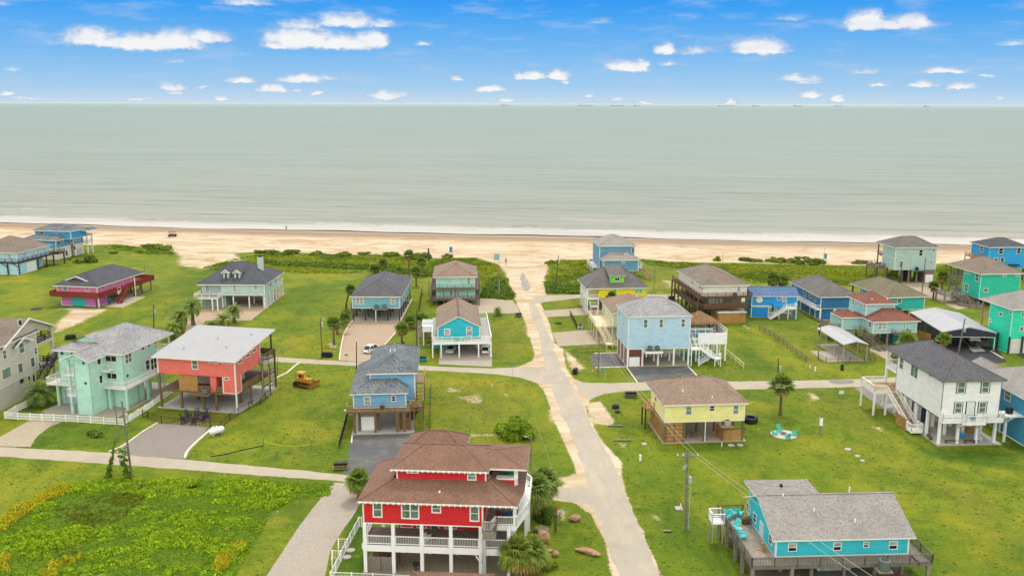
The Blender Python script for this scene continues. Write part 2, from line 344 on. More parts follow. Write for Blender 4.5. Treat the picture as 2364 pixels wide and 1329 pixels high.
# ------------------------------------------------------------------ house kit
class House:
    def __init__(s, name, label, X, Y, yaw, cat='beach house', group='stilt houses in the settlement'):
        s.X, s.Y, s.yaw = X, Y, yaw; s.root = empty(name, (X, Y, 0), yaw, label, cat, group); s.acc = {}
        s.c, s.s = math.cos(yaw), math.sin(yaw)
    def W(s, x, y): return (s.X + x * s.c - y * s.s, s.Y + x * s.s + y * s.c)
    def L(s, plane, v, crop, cx, cy):
        """local point where the sight line meets a wall plane: F (y=v), S (x=v) or Z (z=v)"""
        d = ray(*PX(crop, cx, cy)); ox, oy, oz = -s.X, -s.Y, CAMH
        o = (ox * s.c + oy * s.s, -ox * s.s + oy * s.c, oz); e = (d.x * s.c + d.y * s.s, -d.x * s.s + d.y * s.c, d.z)
        i = {'F': 1, 'B': 1, 'L': 0, 'R': 0, 'S': 0, 'Z': 2}[plane]; k = (v - o[i]) / e[i]
        return tuple(o[j] + e[j] * k for j in range(3))
    def mb(s, key, mt):
        if key not in s.acc: s.acc[key] = (MB(), mt)
        return s.acc[key][0]
    def done(s):
        for k, (m_, mt) in s.acc.items():
            if m_.f: m_.build(k, mt, s.root)
        return s
    def wall(s, x0, x1, y0, y1, z0, z1, mt, name='wall', trim=WH, tw=.14):
        m_ = MB(); m_.box(x0, x1, y0, y1, z0, z1); o = m_.build(name, mt, s.root)
        if trim:
            c = s.mb('corner_trim', trim); e = .025
            for x, sx_ in ((x0, 1), (x1, -1)):
                for y, sy_ in ((y0, 1), (y1, -1)):
                    c.box(x - sx_ * e, x + sx_ * tw, y - sy_ * e, y + sy_ * .02, z0 - .01, z1)
                    c.box(x - sx_ * e, x + sx_ * .02, y + sy_ * .021, y + sy_ * tw, z0 - .01, z1)
            c.box(x0 - .02, x1 + .02, y0 - .021, y0 - .001, z0 - .02, z0 + .10)
            c.box(x0 - .021, x0 - .001, y0 + .03, y1 - .03, z0 - .02, z0 + .10)
            c.box(x1 + .001, x1 + .021, y0 + .03, y1 - .03, z0 - .02, z0 + .10)
        return o
    def hip(s, x0, x1, y0, y1, z, h, mt, ov=.5, trim=WH, name='roof', ridge=None, f=.2, apex=None):
        x0 -= ov; x1 += ov; y0 -= ov; y1 += ov; a, b = x1 - x0, y1 - y0
        if apex: r0, r1 = apex
        elif ridge is not None:                    # explicit inset of the two hips along the longer way
            r0, r1 = (((x0 + ridge, (y0 + y1) / 2), (x1 - ridge, (y0 + y1) / 2)) if a > b else (((x0 + x1) / 2, y0 + ridge), ((x0 + x1) / 2, y1 - ridge)))
        elif a >= b: r0, r1 = (x0 + b / 2, (y0 + y1) / 2), (x1 - b / 2, (y0 + y1) / 2)
        else: r0, r1 = ((x0 + x1) / 2, y0 + a / 2), ((x0 + x1) / 2, y1 - a / 2)
        zt = z + f
        vs = [(x0, y0, z), (x1, y0, z), (x1, y1, z), (x0, y1, z), (x0, y0, zt), (x1, y0, zt), (x1, y1, zt), (x0, y1, zt), (*r0, z + h), (*r1, z + h)]
        if abs(r0[0] - r1[0]) >= abs(r0[1] - r1[1]): top = [(4, 5, 9, 8), (5, 6, 9), (6, 7, 8, 9), (7, 4, 8)]
        else: top = [(4, 5, 8), (5, 6, 9, 8), (6, 7, 9), (7, 4, 8, 9)]
        m_ = MB(); m_.add(vs, top, 0)
        m_.add(vs, [(0, 1, 5, 4), (1, 2, 6, 5), (2, 3, 7, 6), (3, 0, 4, 7), (3, 2, 1, 0)], 1)
        for p_, q_ in ((4, 8), (7, 8 if top[0] == (4, 5, 9, 8) else 9), (5, 9 if top[0] == (4, 5, 9, 8) else 8), (6, 9), (8, 9)):   # ridge and hip caps
            if (Vector(vs[p_]) - Vector(vs[q_])).length > .3: m_.bar(vs[p_], vs[q_], .24, .05, 0)
        return m_.build(name, [mt, trim], s.root)
    def gable(s, x0, x1, y0, y1, z, h, mt, axis='x', ov=.4, trim=WH, wallm=None, name='roof', th=.16, r0=None):
        """ridge runs along axis"""
        if axis == 'x': A = lambda u, v, w_: (u, v, w_); u0, u1, v0, v1 = x0, x1, y0, y1
        else: A = lambda u, v, w_: (v, u, w_); u0, u1, v0, v1 = y0, y1, x0, x1
        vm = (v0 + v1) / 2 if r0 is None else r0; sl1 = h / (vm - v0); sl2 = h / (v1 - vm)
        m_ = MB(); a0, a1 = u0 - ov, u1 + ov
        for (va, za, vb) in ((v0 - ov, z - ov * sl1, vm), (v1 + ov, z - ov * sl2, vm)):
            vs = [A(a0, va, za), A(a1, va, za), A(a1, vb, z + h), A(a0, vb, z + h), A(a0, va, za + th), A(a1, va, za + th), A(a1, vb, z + h + th), A(a0, vb, z + h + th)]
            m_.add(vs, [(4, 5, 6, 7)], 0); m_.add(vs, [(0, 1, 2, 3), (0, 1, 5, 4), (1, 2, 6, 5), (2, 3, 7, 6), (3, 0, 4, 7)], 1)
        m_.bar(A(a0, vm, z + h + th), A(a1, vm, z + h + th), .26, .05, 0)
        o = m_.build(name, [mt, trim], s.root)
        if wallm:
            for uu, e_ in ((u0, .004), (u1, -.004)):
                g = MB(); k = .12 if uu == u0 else -.12
                g.add([A(uu + e_, v0, z), A(uu + e_, v1, z), A(uu + e_, vm, z + h), A(uu + k, v0, z), A(uu + k, v1, z), A(uu + k, vm, z + h)],
                      [(0, 1, 2), (5, 4, 3), (0, 3, 4, 1), (1, 4, 5, 2), (2, 5, 3, 0)]); g.build('gable_wall', wallm, s.root)
        return o
    def post(s, x, y, z0, z1, w=.26, mt=WH, name='post'):
        m_ = MB(); m_.box(x - w / 2, x + w / 2, y - w / 2, y + w / 2, z0, z1); return m_.build(name, mt, s.root)
    def posts(s, xs, ys, z0, z1, w=.26, mt=WH):
        for x in xs:
            for y in ys: s.post(x, y, z0, z1, w, mt)
    def slab(s, x0, x1, y0, y1, mt=CONC, z=.1):
        m_ = MB(); m_.box(x0, x1, y0, y1, .002, z); m_.build('slab', mt, s.root)
    def deck(s, x0, x1, y0, y1, z, mt, t_=.28, name='deck', floor=None):
        m_ = MB(); m_.box(x0, x1, y0, y1, z - t_, z - .004, 0)
        if floor:
            n = max(2, int((y1 - y0) / .3)); st = (y1 - y0 - .06) / n
            for i in range(n): m_.box(x0 + .03, x1 - .03, y0 + .03 + i * st, y0 + .03 + (i + 1) * st - .025, z - .003, z + .02, 1)
        m_.build(name, [mt, floor or mt], s.root)
    def rail(s, pts, z, mt, h=1.0, style='picket', name='railing', w=.09, sp=2.0):
        m_ = MB()
        for (a, b) in zip(pts[:-1], pts[1:]):
            a, b = Vector((*a, z)), Vector((*b, z)); L = (b - a).length; n = max(1, round(L / sp)); U = Vector((0, 0, 1))
            for i in range(n + 1):
                p = a.lerp(b, i / n); m_.bar(p, p + U * (h + .05), w * 1.15)
            m_.bar(a + U * h, b + U * h, w * 1.3, w * .6)
            if style == 'picket':
                m_.bar(a + U * .12, b + U * .12, w * .7); k = int(L / .17)
                for i in range(1, k): p = a.lerp(b, i / k); m_.bar(p + U * .1, p + U * h, .032)
            elif style == 'h':
                for q in (.2, .42, .64): m_.bar(a + U * q * h / .85, b + U * q * h / .85, .05, .11)
            elif style == 'x':
                m_.bar(a + U * .15, b + U * .15, w * .8); m_.bar(a + U * h * .55, b + U * h * .55, w * .7)
            elif style == 'solid':
                m_.bar(a + U * h * .5, b + U * h * .5, .05, h * .86)
            elif style == 'cable':
                for q in range(1, 6): m_.bar(a + U * q * h / 6, b + U * q * h / 6, .025)
        return m_.build(name, mt, s.root)
    def stairs(s, p, q, wd, mt, tread=None, rail=True, name='stairs'):
        p, q = Vector(p), Vector(q); m_ = MB(); n = max(3, int(abs(p.z - q.z) / .19)); d = (q - p); hd = Vector((d.x, d.y, 0)).normalized(); sd_ = Vector((-hd.y, hd.x, 0)) * wd / 2
        for i in range(n):
            c = p.lerp(q, (i + .5) / n); m_.bar(c - sd_, c + sd_, .28, .05, 1)
        for k in (-1, 1):
            m_.bar(p + sd_ * k, q + sd_ * k, .06, .3)
            if rail:
                U = Vector((0, 0, .95)); m_.bar(p + sd_ * k + U, q + sd_ * k + U, .09, .07); m_.bar(p + sd_ * k + U * .5, q + sd_ * k + U * .5, .05, .07)
                for i in range(5): c = p.lerp(q, i / 4) + sd_ * k; m_.bar(c, c + U, .09)
        return m_.build(name, [mt, tread or mt], s.root)
    def box(s, key, mt, *a): s.mb(key, mt).box(*a)
    def opening(s, face, v, u0, u1, z0, z1, kind='w', glass=GG, trim=WH, tw=.11):
        sg = {'F': -1, 'L': -1, 'R': 1, 'B': 1}[face]
        if u0 > u1: u0, u1 = u1, u0
        if z0 > z1: z0, z1 = z1, z0
        def bx(m_, a, b, c, d, n0, n1, mi=0):
            if face in 'FB': m_.box(a, b, v + sg * n0, v + sg * n1, c, d, mi)
            else: m_.box(v + sg * n0, v + sg * n1, a, b, c, d, mi)
        m_ = MB(); g = MB()
        if kind in ('w', 'ww', 'sq', 'wh'):
            bx(m_, u0, u0 + tw, z0, z1, .001, .06); bx(m_, u1 - tw, u1, z0, z1, .001, .06)
            bx(m_, u0 + tw, u1 - tw, z1 - tw, z1, .001, .06); bx(m_, u0 + tw, u1 - tw, z0, z0 + tw, .001, .075)
            um, zm = (u0 + u1) / 2, (z0 + z1) / 2
            if kind == 'ww': bx(m_, um - .07, um + .07, z0 + tw, z1 - tw, .001, .055)
            if kind in ('w', 'ww'): bx(m_, u0 + tw, u1 - tw, zm - .035, zm + .035, .024, .05)
            if kind == 'wh': bx(m_, um - .035, um + .035, z0 + tw, z1 - tw, .001, .05)
            f_ = m_.build('window', trim, s.root)
            bx(g, u0 + tw * .9, u1 - tw * .9, z0 + tw * .9, z1 - tw * .9, .001, .022); g.build('pane', glass, f_)
        elif kind == 'door':
            bx(m_, u0, u0 + tw, z0, z1, .001, .06); bx(m_, u1 - tw, u1, z0, z1, .001, .06); bx(m_, u0 + tw, u1 - tw, z1 - tw, z1, .001, .06)
            f_ = m_.build('door_frame', trim, s.root); bx(g, u0 + tw, u1 - tw, z0, z1 - tw, .001, .035)
            bx(g, u0 + tw + .08, u0 + tw + .12, (z0 + z1) / 2 - .1, (z0 + z1) / 2, .036, .08); g.build('door', glass, f_)
        elif kind == 'garage':
            bx(m_, u0, u1, z0, z1, .001, .04); n = 4
            for i in range(1, n): bx(m_, u0 + .04, u1 - .04, z0 + (z1 - z0) * i / n - .015, z0 + (z1 - z0) * i / n + .015, .041, .05)
            m_.build('garage_door', glass, s.root)
        elif kind == 'round':
            n = 12; um, zm, r_ = (u0 + u1) / 2, (z0 + z1) / 2, (z1 - z0) / 2
            def ring(m2, ra, n0, n1, k):
                pts = []
                for nn in (n0, n1):
                    for i in range(k):
                        a = 2 * math.pi * (i + .5) / k; uu, zz = um + ra * math.cos(a), zm + ra * math.sin(a)
                        pts.append((uu, v + sg * nn, zz) if face in 'FB' else (v + sg * nn, uu, zz))
                m2.add(pts, [tuple(range(k)), tuple(range(2 * k - 1, k - 1, -1))] + [(i, (i + 1) % k, k + (i + 1) % k, k + i) for i in range(k)])
            ring(m_, r_, .001, .05, 8 if trim is WH else n); f_ = m_.build('window', trim, s.root); ring(g, r_ * .62, .051, .06, n); g.build('pane', glass, f_)
    def win(s, face, v, crop, cx0, cy0, cx1, cy1, kind='w', glass=GG, trim=WH, tw=.11):
        xm, ym = (cx0 + cx1) / 2, (cy0 + cy1) / 2
        a = s.L(face, v, crop, cx0, ym); b = s.L(face, v, crop, cx1, ym); c = s.L(face, v, crop, xm, cy0); d = s.L(face, v, crop, xm, cy1)
        i = 0 if face in 'FB' else 1
        s.opening(face, v, a[i], b[i], c[2], d[2], kind, glass, trim, tw)
    def vents(s, pts, zf, r_=.07, hgt=.45, mt=WHB):
        for (x, y) in pts:
            z = zf(x, y); m_ = MB(); m_.tube((x, y, z - .15), (x, y, z + hgt), r_, n=6); m_.build('vent_pipe', mt, s.root)

# ------------------------------------------------------------------ ground, beach, sea, roads
SH = [(-228, 396.5), (-106, 376), (0, 361), (104, 348), (194, 337.5)]           # the swash limit, west to east
def shore(x):
    x = np.asarray(x, float); xs = np.array([p[0] for p in SH]); ys = np.array([p[1] for p in SH])
    y = np.interp(x, xs, ys); y = np.where(x < xs[0], ys[0] + (x - xs[0]) * -.165, y); return np.where(x > xs[-1], ys[-1] + (x - xs[-1]) * -.115, y)
SEAZ = -0.9
def axis_pts(lo, a, b, hi, st):
    p = list(np.arange(a, b, st)); s = st; q = b
    while q < hi: p.append(q); s *= 1.18; q += s
    p.append(hi); s = st; q = a - st
    while q > lo: p.insert(0, q); s *= 1.18; q -= s
    p.insert(0, lo); return np.array(p)
gx, gy = axis_pts(-2500, -112, 118, 2500, .62), axis_pts(-300, 80, 300, 560, .62)
GX, GY = np.meshgrid(gx, gy)
def sdist(poly):
    """signed distance, positive inside"""
    P = np.array(poly, float); best = np.full(GX.shape, 1e9); ins = np.zeros(GX.shape, bool); n = len(P)
    for i in range(n):
        a, b = P[i], P[(i + 1) % n]; e = b - a; l2 = max(e @ e, 1e-9)
        tt = np.clip(((GX - a[0]) * e[0] + (GY - a[1]) * e[1]) / l2, 0, 1)
        best = np.minimum(best, (GX - a[0] - tt * e[0]) ** 2 + (GY - a[1] - tt * e[1]) ** 2)
        c = (a[1] > GY) != (b[1] > GY)
        if a[1] != b[1]: ins ^= c & (GX < (b[0] - a[0]) * (GY - a[1]) / (b[1] - a[1]) + a[0])
    d = np.sqrt(best); return np.where(ins, d, -d)
def soft(d, s): return np.clip(d / (2 * s) + .5, 0, 1)
sand = np.zeros(GX.shape); dry = np.zeros(GX.shape); lush = np.zeros(GX.shape); yel = np.zeros(GX.shape)
def paintm(arr, poly, s, val=1.0): np.maximum(arr, soft(sdist(poly), s) * val, out=arr)
# the edge where the grass gives way to the beach
VEG = pl('p', -900, 548, -300, 556, 0, 566, 195, 566, 260, 564, 330, 570, 375, 572, 400, 580, 430, 578, 480, 580, 540, 584, 620, 580, 760, 586, 850, 590, 900, 586, 1000, 596, 1100, 594, 1151, 611,
         1168, 632, 1177, 648, 1188, 684, 1225, 690, 1262, 676, 1256, 650, 1268, 626, 1262, 604, 1300, 600, 1480, 597, 1560, 605, 1700, 606, 1960, 612, 2020, 612, 2250, 606, 2364, 606, 2700, 600, 3400, 590)
BEACH = VEG + [(2600, 160), (2600, 600), (-2600, 900), (-2600, 520)]
paintm(sand, BEACH, 2.2)
# sandy verges of the street that runs down to the beach
STREET = (pl('p', 1416, 1329, 1398, 1245, 1366, 1185, 1330, 1160, 1277, 1153, 1284, 1126, 1322, 1112, 1336, 1094, 1319, 1052, 1287, 983, 1259, 904, 1240, 882, 1202, 868, 1202, 845, 1230, 832, 1236, 816, 1214, 744, 1205, 724, 1190, 690, 1180, 660, 1168, 620, 1150, 600)
          + pl('p', 1262, 600, 1260, 640, 1256, 672, 1262, 690, 1247, 700, 1258, 722, 1268, 748, 1280, 792, 1296, 806, 1306, 850, 1322, 872, 1344, 884, 1400, 884, 1400, 903, 1364, 918, 1350, 940, 1372, 990, 1389, 1019, 1433, 1066, 1433, 1102, 1454, 1174, 1526, 1329))
paintm(sand, STREET, .7, 1.25)
for q, v, s in ((pl('e1', 640, 1290, 1050, 1262, 1480, 1300, 1180, 1329), .62, 1.5), (pl('c1', 640, 860, 1010, 868, 760, 990, 470, 1110, 480, 1010), .72, 1.8),
                (pl('g6', 420, 225, 520, 205, 610, 330, 590, 370, 470, 350, 430, 270), .80, .8), (pl('g6', 620, 470, 690, 480, 680, 540, 650, 520), .5, .5), (pl('g6', 820, 930, 900, 940, 910, 985, 860, 975), .55, .6),
                (pl('c10', 2110, 310, 2260, 330, 2315, 400, 2200, 420), .62, 1.0), (pl('c12', 340, 880, 560, 930, 740, 1040, 560, 1000), .45, .9), (pl('c12', 130, 690, 300, 700, 500, 800, 330, 740), .38, .8),
                (pl('c7', 1150, 460, 1330, 480, 1330, 520, 1130, 530), .46, .8), (pl('c7', 1230, 560, 1500, 520, 1560, 640, 1420, 640), .44, .8), (pl('c7', 1640, 480, 1780, 520, 1800, 610, 1700, 560), .42, .7),
                (pl('c7', 1200, 910, 1700, 910, 1650, 950, 1250, 950), .42, .6), (pl('g5', 330, 1120, 520, 1060, 560, 1130, 400, 1150), .6, .8), (pl('g5', 400, 740, 470, 760, 500, 880, 440, 860), .42, .8),
                (pl('g5', 760, 930, 880, 1010, 1000, 1130, 900, 1180, 820, 1120), .55, 1.0), (pl('e3', 1760, 660, 1900, 660, 1900, 800, 1800, 820), .36, 1.0), (pl('e3', 0, 200, 60, 220, 30, 262, 0, 262), .5, .6),
                (pl('c2', 670, 900, 790, 900, 800, 960, 690, 950), .45, .7), (pl('g6', 150, 240, 220, 260, 230, 340, 180, 360), .5, .8), (pl('c3', 1400, 480, 1560, 500, 1600, 620, 1480, 560), .5, 2.0),
                (pl('p', 375, 570, 545, 578, 570, 600, 560, 618, 470, 622, 400, 614, 405, 592), .52, 2.5), (pl('g6', 240, 700, 390, 660, 410, 720, 300, 770), .75, .7), (pl('c10', 1100, 400, 2260, 590, 2200, 650, 2080, 640), .0, 1), (pl('c1', 640, 1280, 900, 1180, 480, 1180), .0, 1),
                (pl('g6', 220, 880, 300, 880, 330, 980, 240, 990), .45, .8), (pl('c4', 0, 880, 120, 860, 200, 960, 90, 930), .3, 1.2)):
    if v > 0: paintm(sand, q, s, v + (.09 if v < .6 else 0))
# drier, tanner turf and deeper green turf, worn there by mowing and wet
for q, v, s in ((pl('p', 960, 866, 1240, 880, 1310, 1060, 1330, 1100, 1180, 1100, 980, 1000), .55, 5), (pl('p', 1130, 740, 1230, 745, 1235, 820, 1140, 840), .6, 2), (pl('p', 1380, 890, 1720, 905, 1500, 1010, 1440, 990), .35, 2),
                (pl('p', 1830, 900, 2000, 910, 2130, 1090, 2364, 1150, 2364, 1300, 2200, 1200, 1950, 1010), .6, 5), (pl('p', 320, 950, 500, 950, 600, 960, 470, 1010, 360, 980), .75, 1.5), (pl('p', 1620, 830, 1900, 870, 1880, 880, 1620, 880), .5, 2),
                (pl('p', 1265, 700, 1370, 690, 1480, 860, 1340, 880, 1300, 800), .45, 2), (pl('p', 250, 630, 480, 620, 560, 760, 330, 760), .4, 8), (pl('p', 640, 640, 820, 640, 790, 820, 640, 820), .3, 5),
                (pl('p', 700, 900, 800, 930, 770, 1080, 640, 1060), .5, 4), (pl('p', 1770, 700, 2050, 800, 1900, 870, 1760, 780), .45, 3), (pl('p', 1480, 600, 1560, 620, 1600, 680, 1500, 680), .5, 3), (pl('p', 960, 730, 1000, 830, 940, 860, 900, 850), .5, 2)):
    paintm(dry, q, s, v)
for q, v, s in ((pl('p', -150, 1250, 0, 1198, 70, 1162, 146, 1118, 340, 1108, 775, 1115, 755, 1145, 680, 1160, 620, 1195, 590, 1252, 534, 1329, 520, 1380, -200, 1380), .55, 1.5), (pl('p', 1190, 960, 1330, 1100, 1290, 1110, 1200, 1080), .55, 2), (pl('p', 1400, 1040, 1640, 1100, 1640, 1329, 1500, 1329), .5, 5), (pl('p', 1600, 900, 1820, 950, 1850, 1040, 1560, 1060), .4, 4),
                (pl('p', 650, 660, 820, 650, 700, 770, 640, 790), .5, 5), (pl('p', 1690, 770, 1840, 860, 1700, 870), .6, 3), (pl('p', 60, 970, 360, 980, 240, 1040, 40, 1040), .6, 1.5), (pl('p', 30, 900, 150, 930, 60, 960), .7, 1),
                (pl('p', 800, 1180, 850, 1160, 900, 1329, 770, 1329), .8, 1), (pl('p', 1980, 930, 2140, 1030, 2364, 1040, 2364, 1090, 2140, 1060), .7, 1.5), (pl('p', 1240, 1150, 1400, 1250, 1420, 1329, 1250, 1329), .55, 2),
                (pl('p', 340, 660, 520, 600, 640, 640, 440, 720), .6, 7), (pl('p', 500, 960, 600, 900, 640, 940, 560, 1000), .4, 2)):
    paintm(lush, q, s, v)
for q, v, s in ((pl('p', 2050, 1040, 2364, 1180, 2364, 1329, 2180, 1329, 2100, 1150), .6, 8), (pl('p', 640, 760, 800, 760, 790, 820, 660, 820), .5, 3), (pl('p', 1000, 866, 1220, 880, 1240, 920, 1000, 890), .55, 2), (pl('p', 0, 620, 120, 640, 110, 720, 0, 715), .5, 4),
                (pl('p', 400, 600, 560, 640, 480, 660), .4, 4), (pl('p', 1750, 1040, 2364, 1060, 2364, 1120, 1800, 1140), .35, 4), (pl('p', 640, 1030, 790, 1080, 640, 1085), .4, 2)):
    paintm(yel, q, s, v)
SHY = shore(GX); D2S = SHY - GY
GZ = -1.5 * np.clip(1 - (D2S + 6) / 34, 0, 1) ** 1.2
GZ = np.where(D2S < -6, -1.5 - np.clip((-D2S - 6) * .03, 0, 3), GZ)
nr, nc = GX.shape
me = bpy.data.meshes.new('ground'); me.vertices.add(nr * nc)
me.vertices.foreach_set('co', np.stack([GX, GY, GZ], -1).ravel().astype(np.float32))
idx = np.arange(nr * nc).reshape(nr, nc); q = np.stack([idx[:-1, :-1], idx[:-1, 1:], idx[1:, 1:], idx[1:, :-1]], -1).reshape(-1, 4)
me.loops.add(q.size); me.loops.foreach_set('vertex_index', q.ravel().astype(np.int32)); me.polygons.add(len(q))
me.polygons.foreach_set('loop_start', np.arange(0, q.size, 4, dtype=np.int32)); me.update(calc_edges=True)
ca = me.color_attributes.new('cover', 'FLOAT_COLOR', 'POINT'); ca.data.foreach_set('color', np.stack([sand, dry, lush, yel], -1).ravel().astype(np.float32))
cb = me.attributes.new('toshore', 'FLOAT', 'POINT'); cb.data.foreach_set('value', D2S.ravel().astype(np.float32))
ground = bpy.data.objects.new('ground', me); COL.objects.link(ground); ground['kind'] = 'structure'
mt, t, b = newmat('turf_and_sand'); me.materials.append(mt)
o = OC(t); at_ = NT(t, 'ShaderNodeAttribute', attribute_name='cover'); sc = NT(t, 'ShaderNodeSeparateColor', _0=at_.outputs[0])
S_, D_, L_, Y_ = sc.outputs[0], sc.outputs[1], sc.outputs[2], at_.outputs['Alpha']
sd_ = NT(t, 'ShaderNodeAttribute', attribute_name='toshore').outputs['Fac']
nf = NOISE(t, VM(t, 'MULTIPLY', o, (1, 1, 1)), 3.4, 6, .78); nm = NOISE(t, o, .55, 6, .72); nb = NOISE(t, o, .085, 5, .62, .6); nb2 = NOISE(t, VM(t, 'ADD', o, (90, 40, 0)), .05, 5, .6, .8)
nmow = NOISE(t, VM(t, 'MULTIPLY', o, (.16, 2.0, 1)), 1.0, 4, .65)
g = MIX(t, SS(t, nm, .30, .70), lin('6f8a20'), lin('8a9c28'))
g = MIX(t, MA(t, 'MULTIPLY', SS(t, nb, .42, .64), .65), g, lin('a2a236'))
g = MIX(t, MA(t, 'MULTIPLY', SS(t, nb2, .45, .66), .7), g, lin('5a7d18'))
g = MIX(t, MA(t, 'MULTIPLY', SS(t, MA(t, 'ADD', Y_, MA(t, 'MULTIPLY', MA(t, 'SUBTRACT', nb, .5), 1.1)), .2, .8), .9), g, lin('aaa52c'))
g = MIX(t, MA(t, 'MULTIPLY', SS(t, MA(t, 'ADD', L_, MA(t, 'MULTIPLY', MA(t, 'SUBTRACT', nm, .5), 1.2)), .15, .85), .9), g, lin('4c7614'))
dr = MIX(t, SS(t, nf, .35, .65), lin('9a9548'), lin('7c8430'))
g = MIX(t, MA(t, 'MULTIPLY', SS(t, MA(t, 'ADD', D_, MA(t, 'MULTIPLY', MA(t, 'SUBTRACT', nm, .5), 1.9)), .30, .80), .8), g, dr)
sp = NOISE(t, VM(t, 'ADD', o, (31, 11, 0)), .9, 7, .78)
g = MIX(t, MA(t, 'MULTIPLY', SS(t, sp, .55, .70), .7), g, lin('b8a86c'))           # thin worn spots everywhere
g = MIX(t, MA(t, 'MULTIPLY', SS(t, nf, .38, .62), .60), g, VM(t, 'MULTIPLY', g, (.44, .52, .40)))
mott = NOISE(t, VM(t, 'ADD', VM(t, 'MULTIPLY', o, (1, .6, 1)), (7, 3, 0)), .28, 6, .74, .5)
g = MIX(t, MA(t, 'MULTIPLY', SS(t, mott, .40, .62), .55), g, VM(t, 'MULTIPLY', g, (1.38, 1.22, 1.15)))
g = MIX(t, MA(t, 'MULTIPLY', SS(t, mott, .50, .34), .45), g, VM(t, 'MULTIPLY', g, (.62, .70, .60)))
g = MIX(t, MA(t, 'MULTIPLY', SS(t, nmow, .38, .66), .38), g, VM(t, 'MULTIPLY', g, (1.25, 1.2, 1.2)))
sn = NOISE(t, VM(t, 'MULTIPLY', o, (.5, 1.0, 1)), .14, 7, .68, 1.2)
s1 = MIX(t, SS(t, sn, .36, .68), lin('ead6b4'), lin('c2a377'))
s1 = MIX(t, MA(t, 'MULTIPLY', SS(t, NOISE(t, o, 1.4, 6, .75), .45, .7), .35), s1, lin('ecdcc0'))
trk = NOISE(t, VM(t, 'MULTIPLY', o, (.10, 1.9, 1)), .55, 5, .7, 1.5)
s1 = MIX(t, MA(t, 'MULTIPLY', MA(t, 'MULTIPLY', SS(t, trk, .50, .66), .6), SS(t, sd_, 95, 70)), s1, lin('b4946a'))
wet = SS(t, MA(t, 'ADD', sd_, MA(t, 'MULTIPLY', MA(t, 'SUBTRACT', NOISE(t, VM(t, 'MULTIPLY', o, (.25, 1, 1)), .09, 5, .6), .5), 18)), 36, 19)
s1 = MIX(t, wet, s1, lin('a5875f'))
s1 = MIX(t, SS(t, sd_, 17, 9), s1, lin('b5a48c'))
edge = MA(t, 'ADD', S_, MA(t, 'MULTIPLY', MA(t, 'SUBTRACT', MA(t, 'ADD', MA(t, 'MULTIPLY', NOISE(t, o, 2.2, 7, .80), .75), MA(t, 'MULTIPLY', NOISE(t, o, .3, 4, .6), .25)), .5), 1.9))
g = VM(t, 'MULTIPLY', g, (.68, .675, .36)); s1 = VM(t, 'MULTIPLY', s1, (.78, .785, .81))
c = MIX(t, SS(t, edge, .42, .60), g, s1)
t.links.new(c, b.inputs['Base Color'])
rgh = MA(t, 'MULTIPLY_ADD', wet, -.35, .95); t.links.new(rgh, b.inputs['Roughness']); b.inputs['Specular IOR Level'].default_value = .25
bumpin(t, b, MA(t, 'ADD', nf, MA(t, 'MULTIPLY', nm, 1.4)), .75, .12)

# sea: a sheet from the swash line to beyond the horizon; its edge follows the beach
xs = np.concatenate([-np.geomspace(200000, 300, 14), np.linspace(-260, 230, 120), np.geomspace(300, 200000, 14)])
rows = [-9, 0, 6, 14, 26, 45, 80, 150, 300, 700, 2000, 8000, 40000, 240000]
me = bpy.data.meshes.new('sea'); vs_, fs_, dd_ = [], [], []
for j, r_ in enumerate(rows):
    for x in xs:
        xc = min(max(x, -2200), 2200); y0 = float(shore(xc)) + math.sin(x * .06) * 1.3 + math.sin(x * .17 + 1) * .7 + math.sin(x * .023 + 2) * 1.6
        vs_.append((x, y0 + r_, SEAZ + (.42 if j == 0 else .0))); dd_.append(r_)
n_ = len(xs)
for j in range(len(rows) - 1):
    for i in range(n_ - 1): fs_.append((j * n_ + i, j * n_ + i + 1, (j + 1) * n_ + i + 1, (j + 1) * n_ + i))
me.from_pydata(vs_, [], fs_); a_ = me.attributes.new('offshore', 'FLOAT', 'POINT'); a_.data.foreach_set('value', np.array(dd_, np.float32))
sea = bpy.data.objects.new('sea', me); COL.objects.link(sea); sea['kind'] = 'structure'
mt, t, b = newmat('sea_water'); me.materials.append(mt); o = OC(t)
rot = NT(t, 'ShaderNodeVectorRotate', _Vector=o, _Angle=.13).outputs[0]
off = NT(t, 'ShaderNodeAttribute', attribute_name='offshore').outputs['Fac']
lg = MA(t, 'DIVIDE', MA(t, 'LOGARITHM', MA(t, 'MAXIMUM', off, 1), 10), 5.0)
base = RAMP(t, lg, [(0, lin('c7bda8')), (.22, lin('b1ad9b')), (.36, lin('a3a596')), (.5, lin('9ba396')), (.64, lin('93a198')), (.78, lin('90a19b')), (.86, lin('9daca8')), (1, lin('b9c6c2'))])
big = NOISE(t, VM(t, 'MULTIPLY', rot, (.004, .02, 1)), 1, 6, .62, .8)
base = MIX(t, SS(t, big, .30, .70), VM(t, 'MULTIPLY', base, (.93, .95, .955)), VM(t, 'MULTIPLY', base, (1.05, 1.035, 1.02)))
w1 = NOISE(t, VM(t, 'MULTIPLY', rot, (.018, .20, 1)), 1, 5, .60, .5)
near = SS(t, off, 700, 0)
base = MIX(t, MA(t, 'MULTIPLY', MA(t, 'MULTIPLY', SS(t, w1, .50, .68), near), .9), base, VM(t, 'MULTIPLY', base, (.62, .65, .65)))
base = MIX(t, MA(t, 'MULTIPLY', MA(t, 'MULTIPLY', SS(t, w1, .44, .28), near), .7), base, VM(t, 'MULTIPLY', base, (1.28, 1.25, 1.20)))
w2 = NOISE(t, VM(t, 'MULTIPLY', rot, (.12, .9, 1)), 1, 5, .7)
base = MIX(t, MA(t, 'MULTIPLY', SS(t, w2, .5, .75), .30), base, VM(t, 'MULTIPLY', base, (.70, .73, .72)))
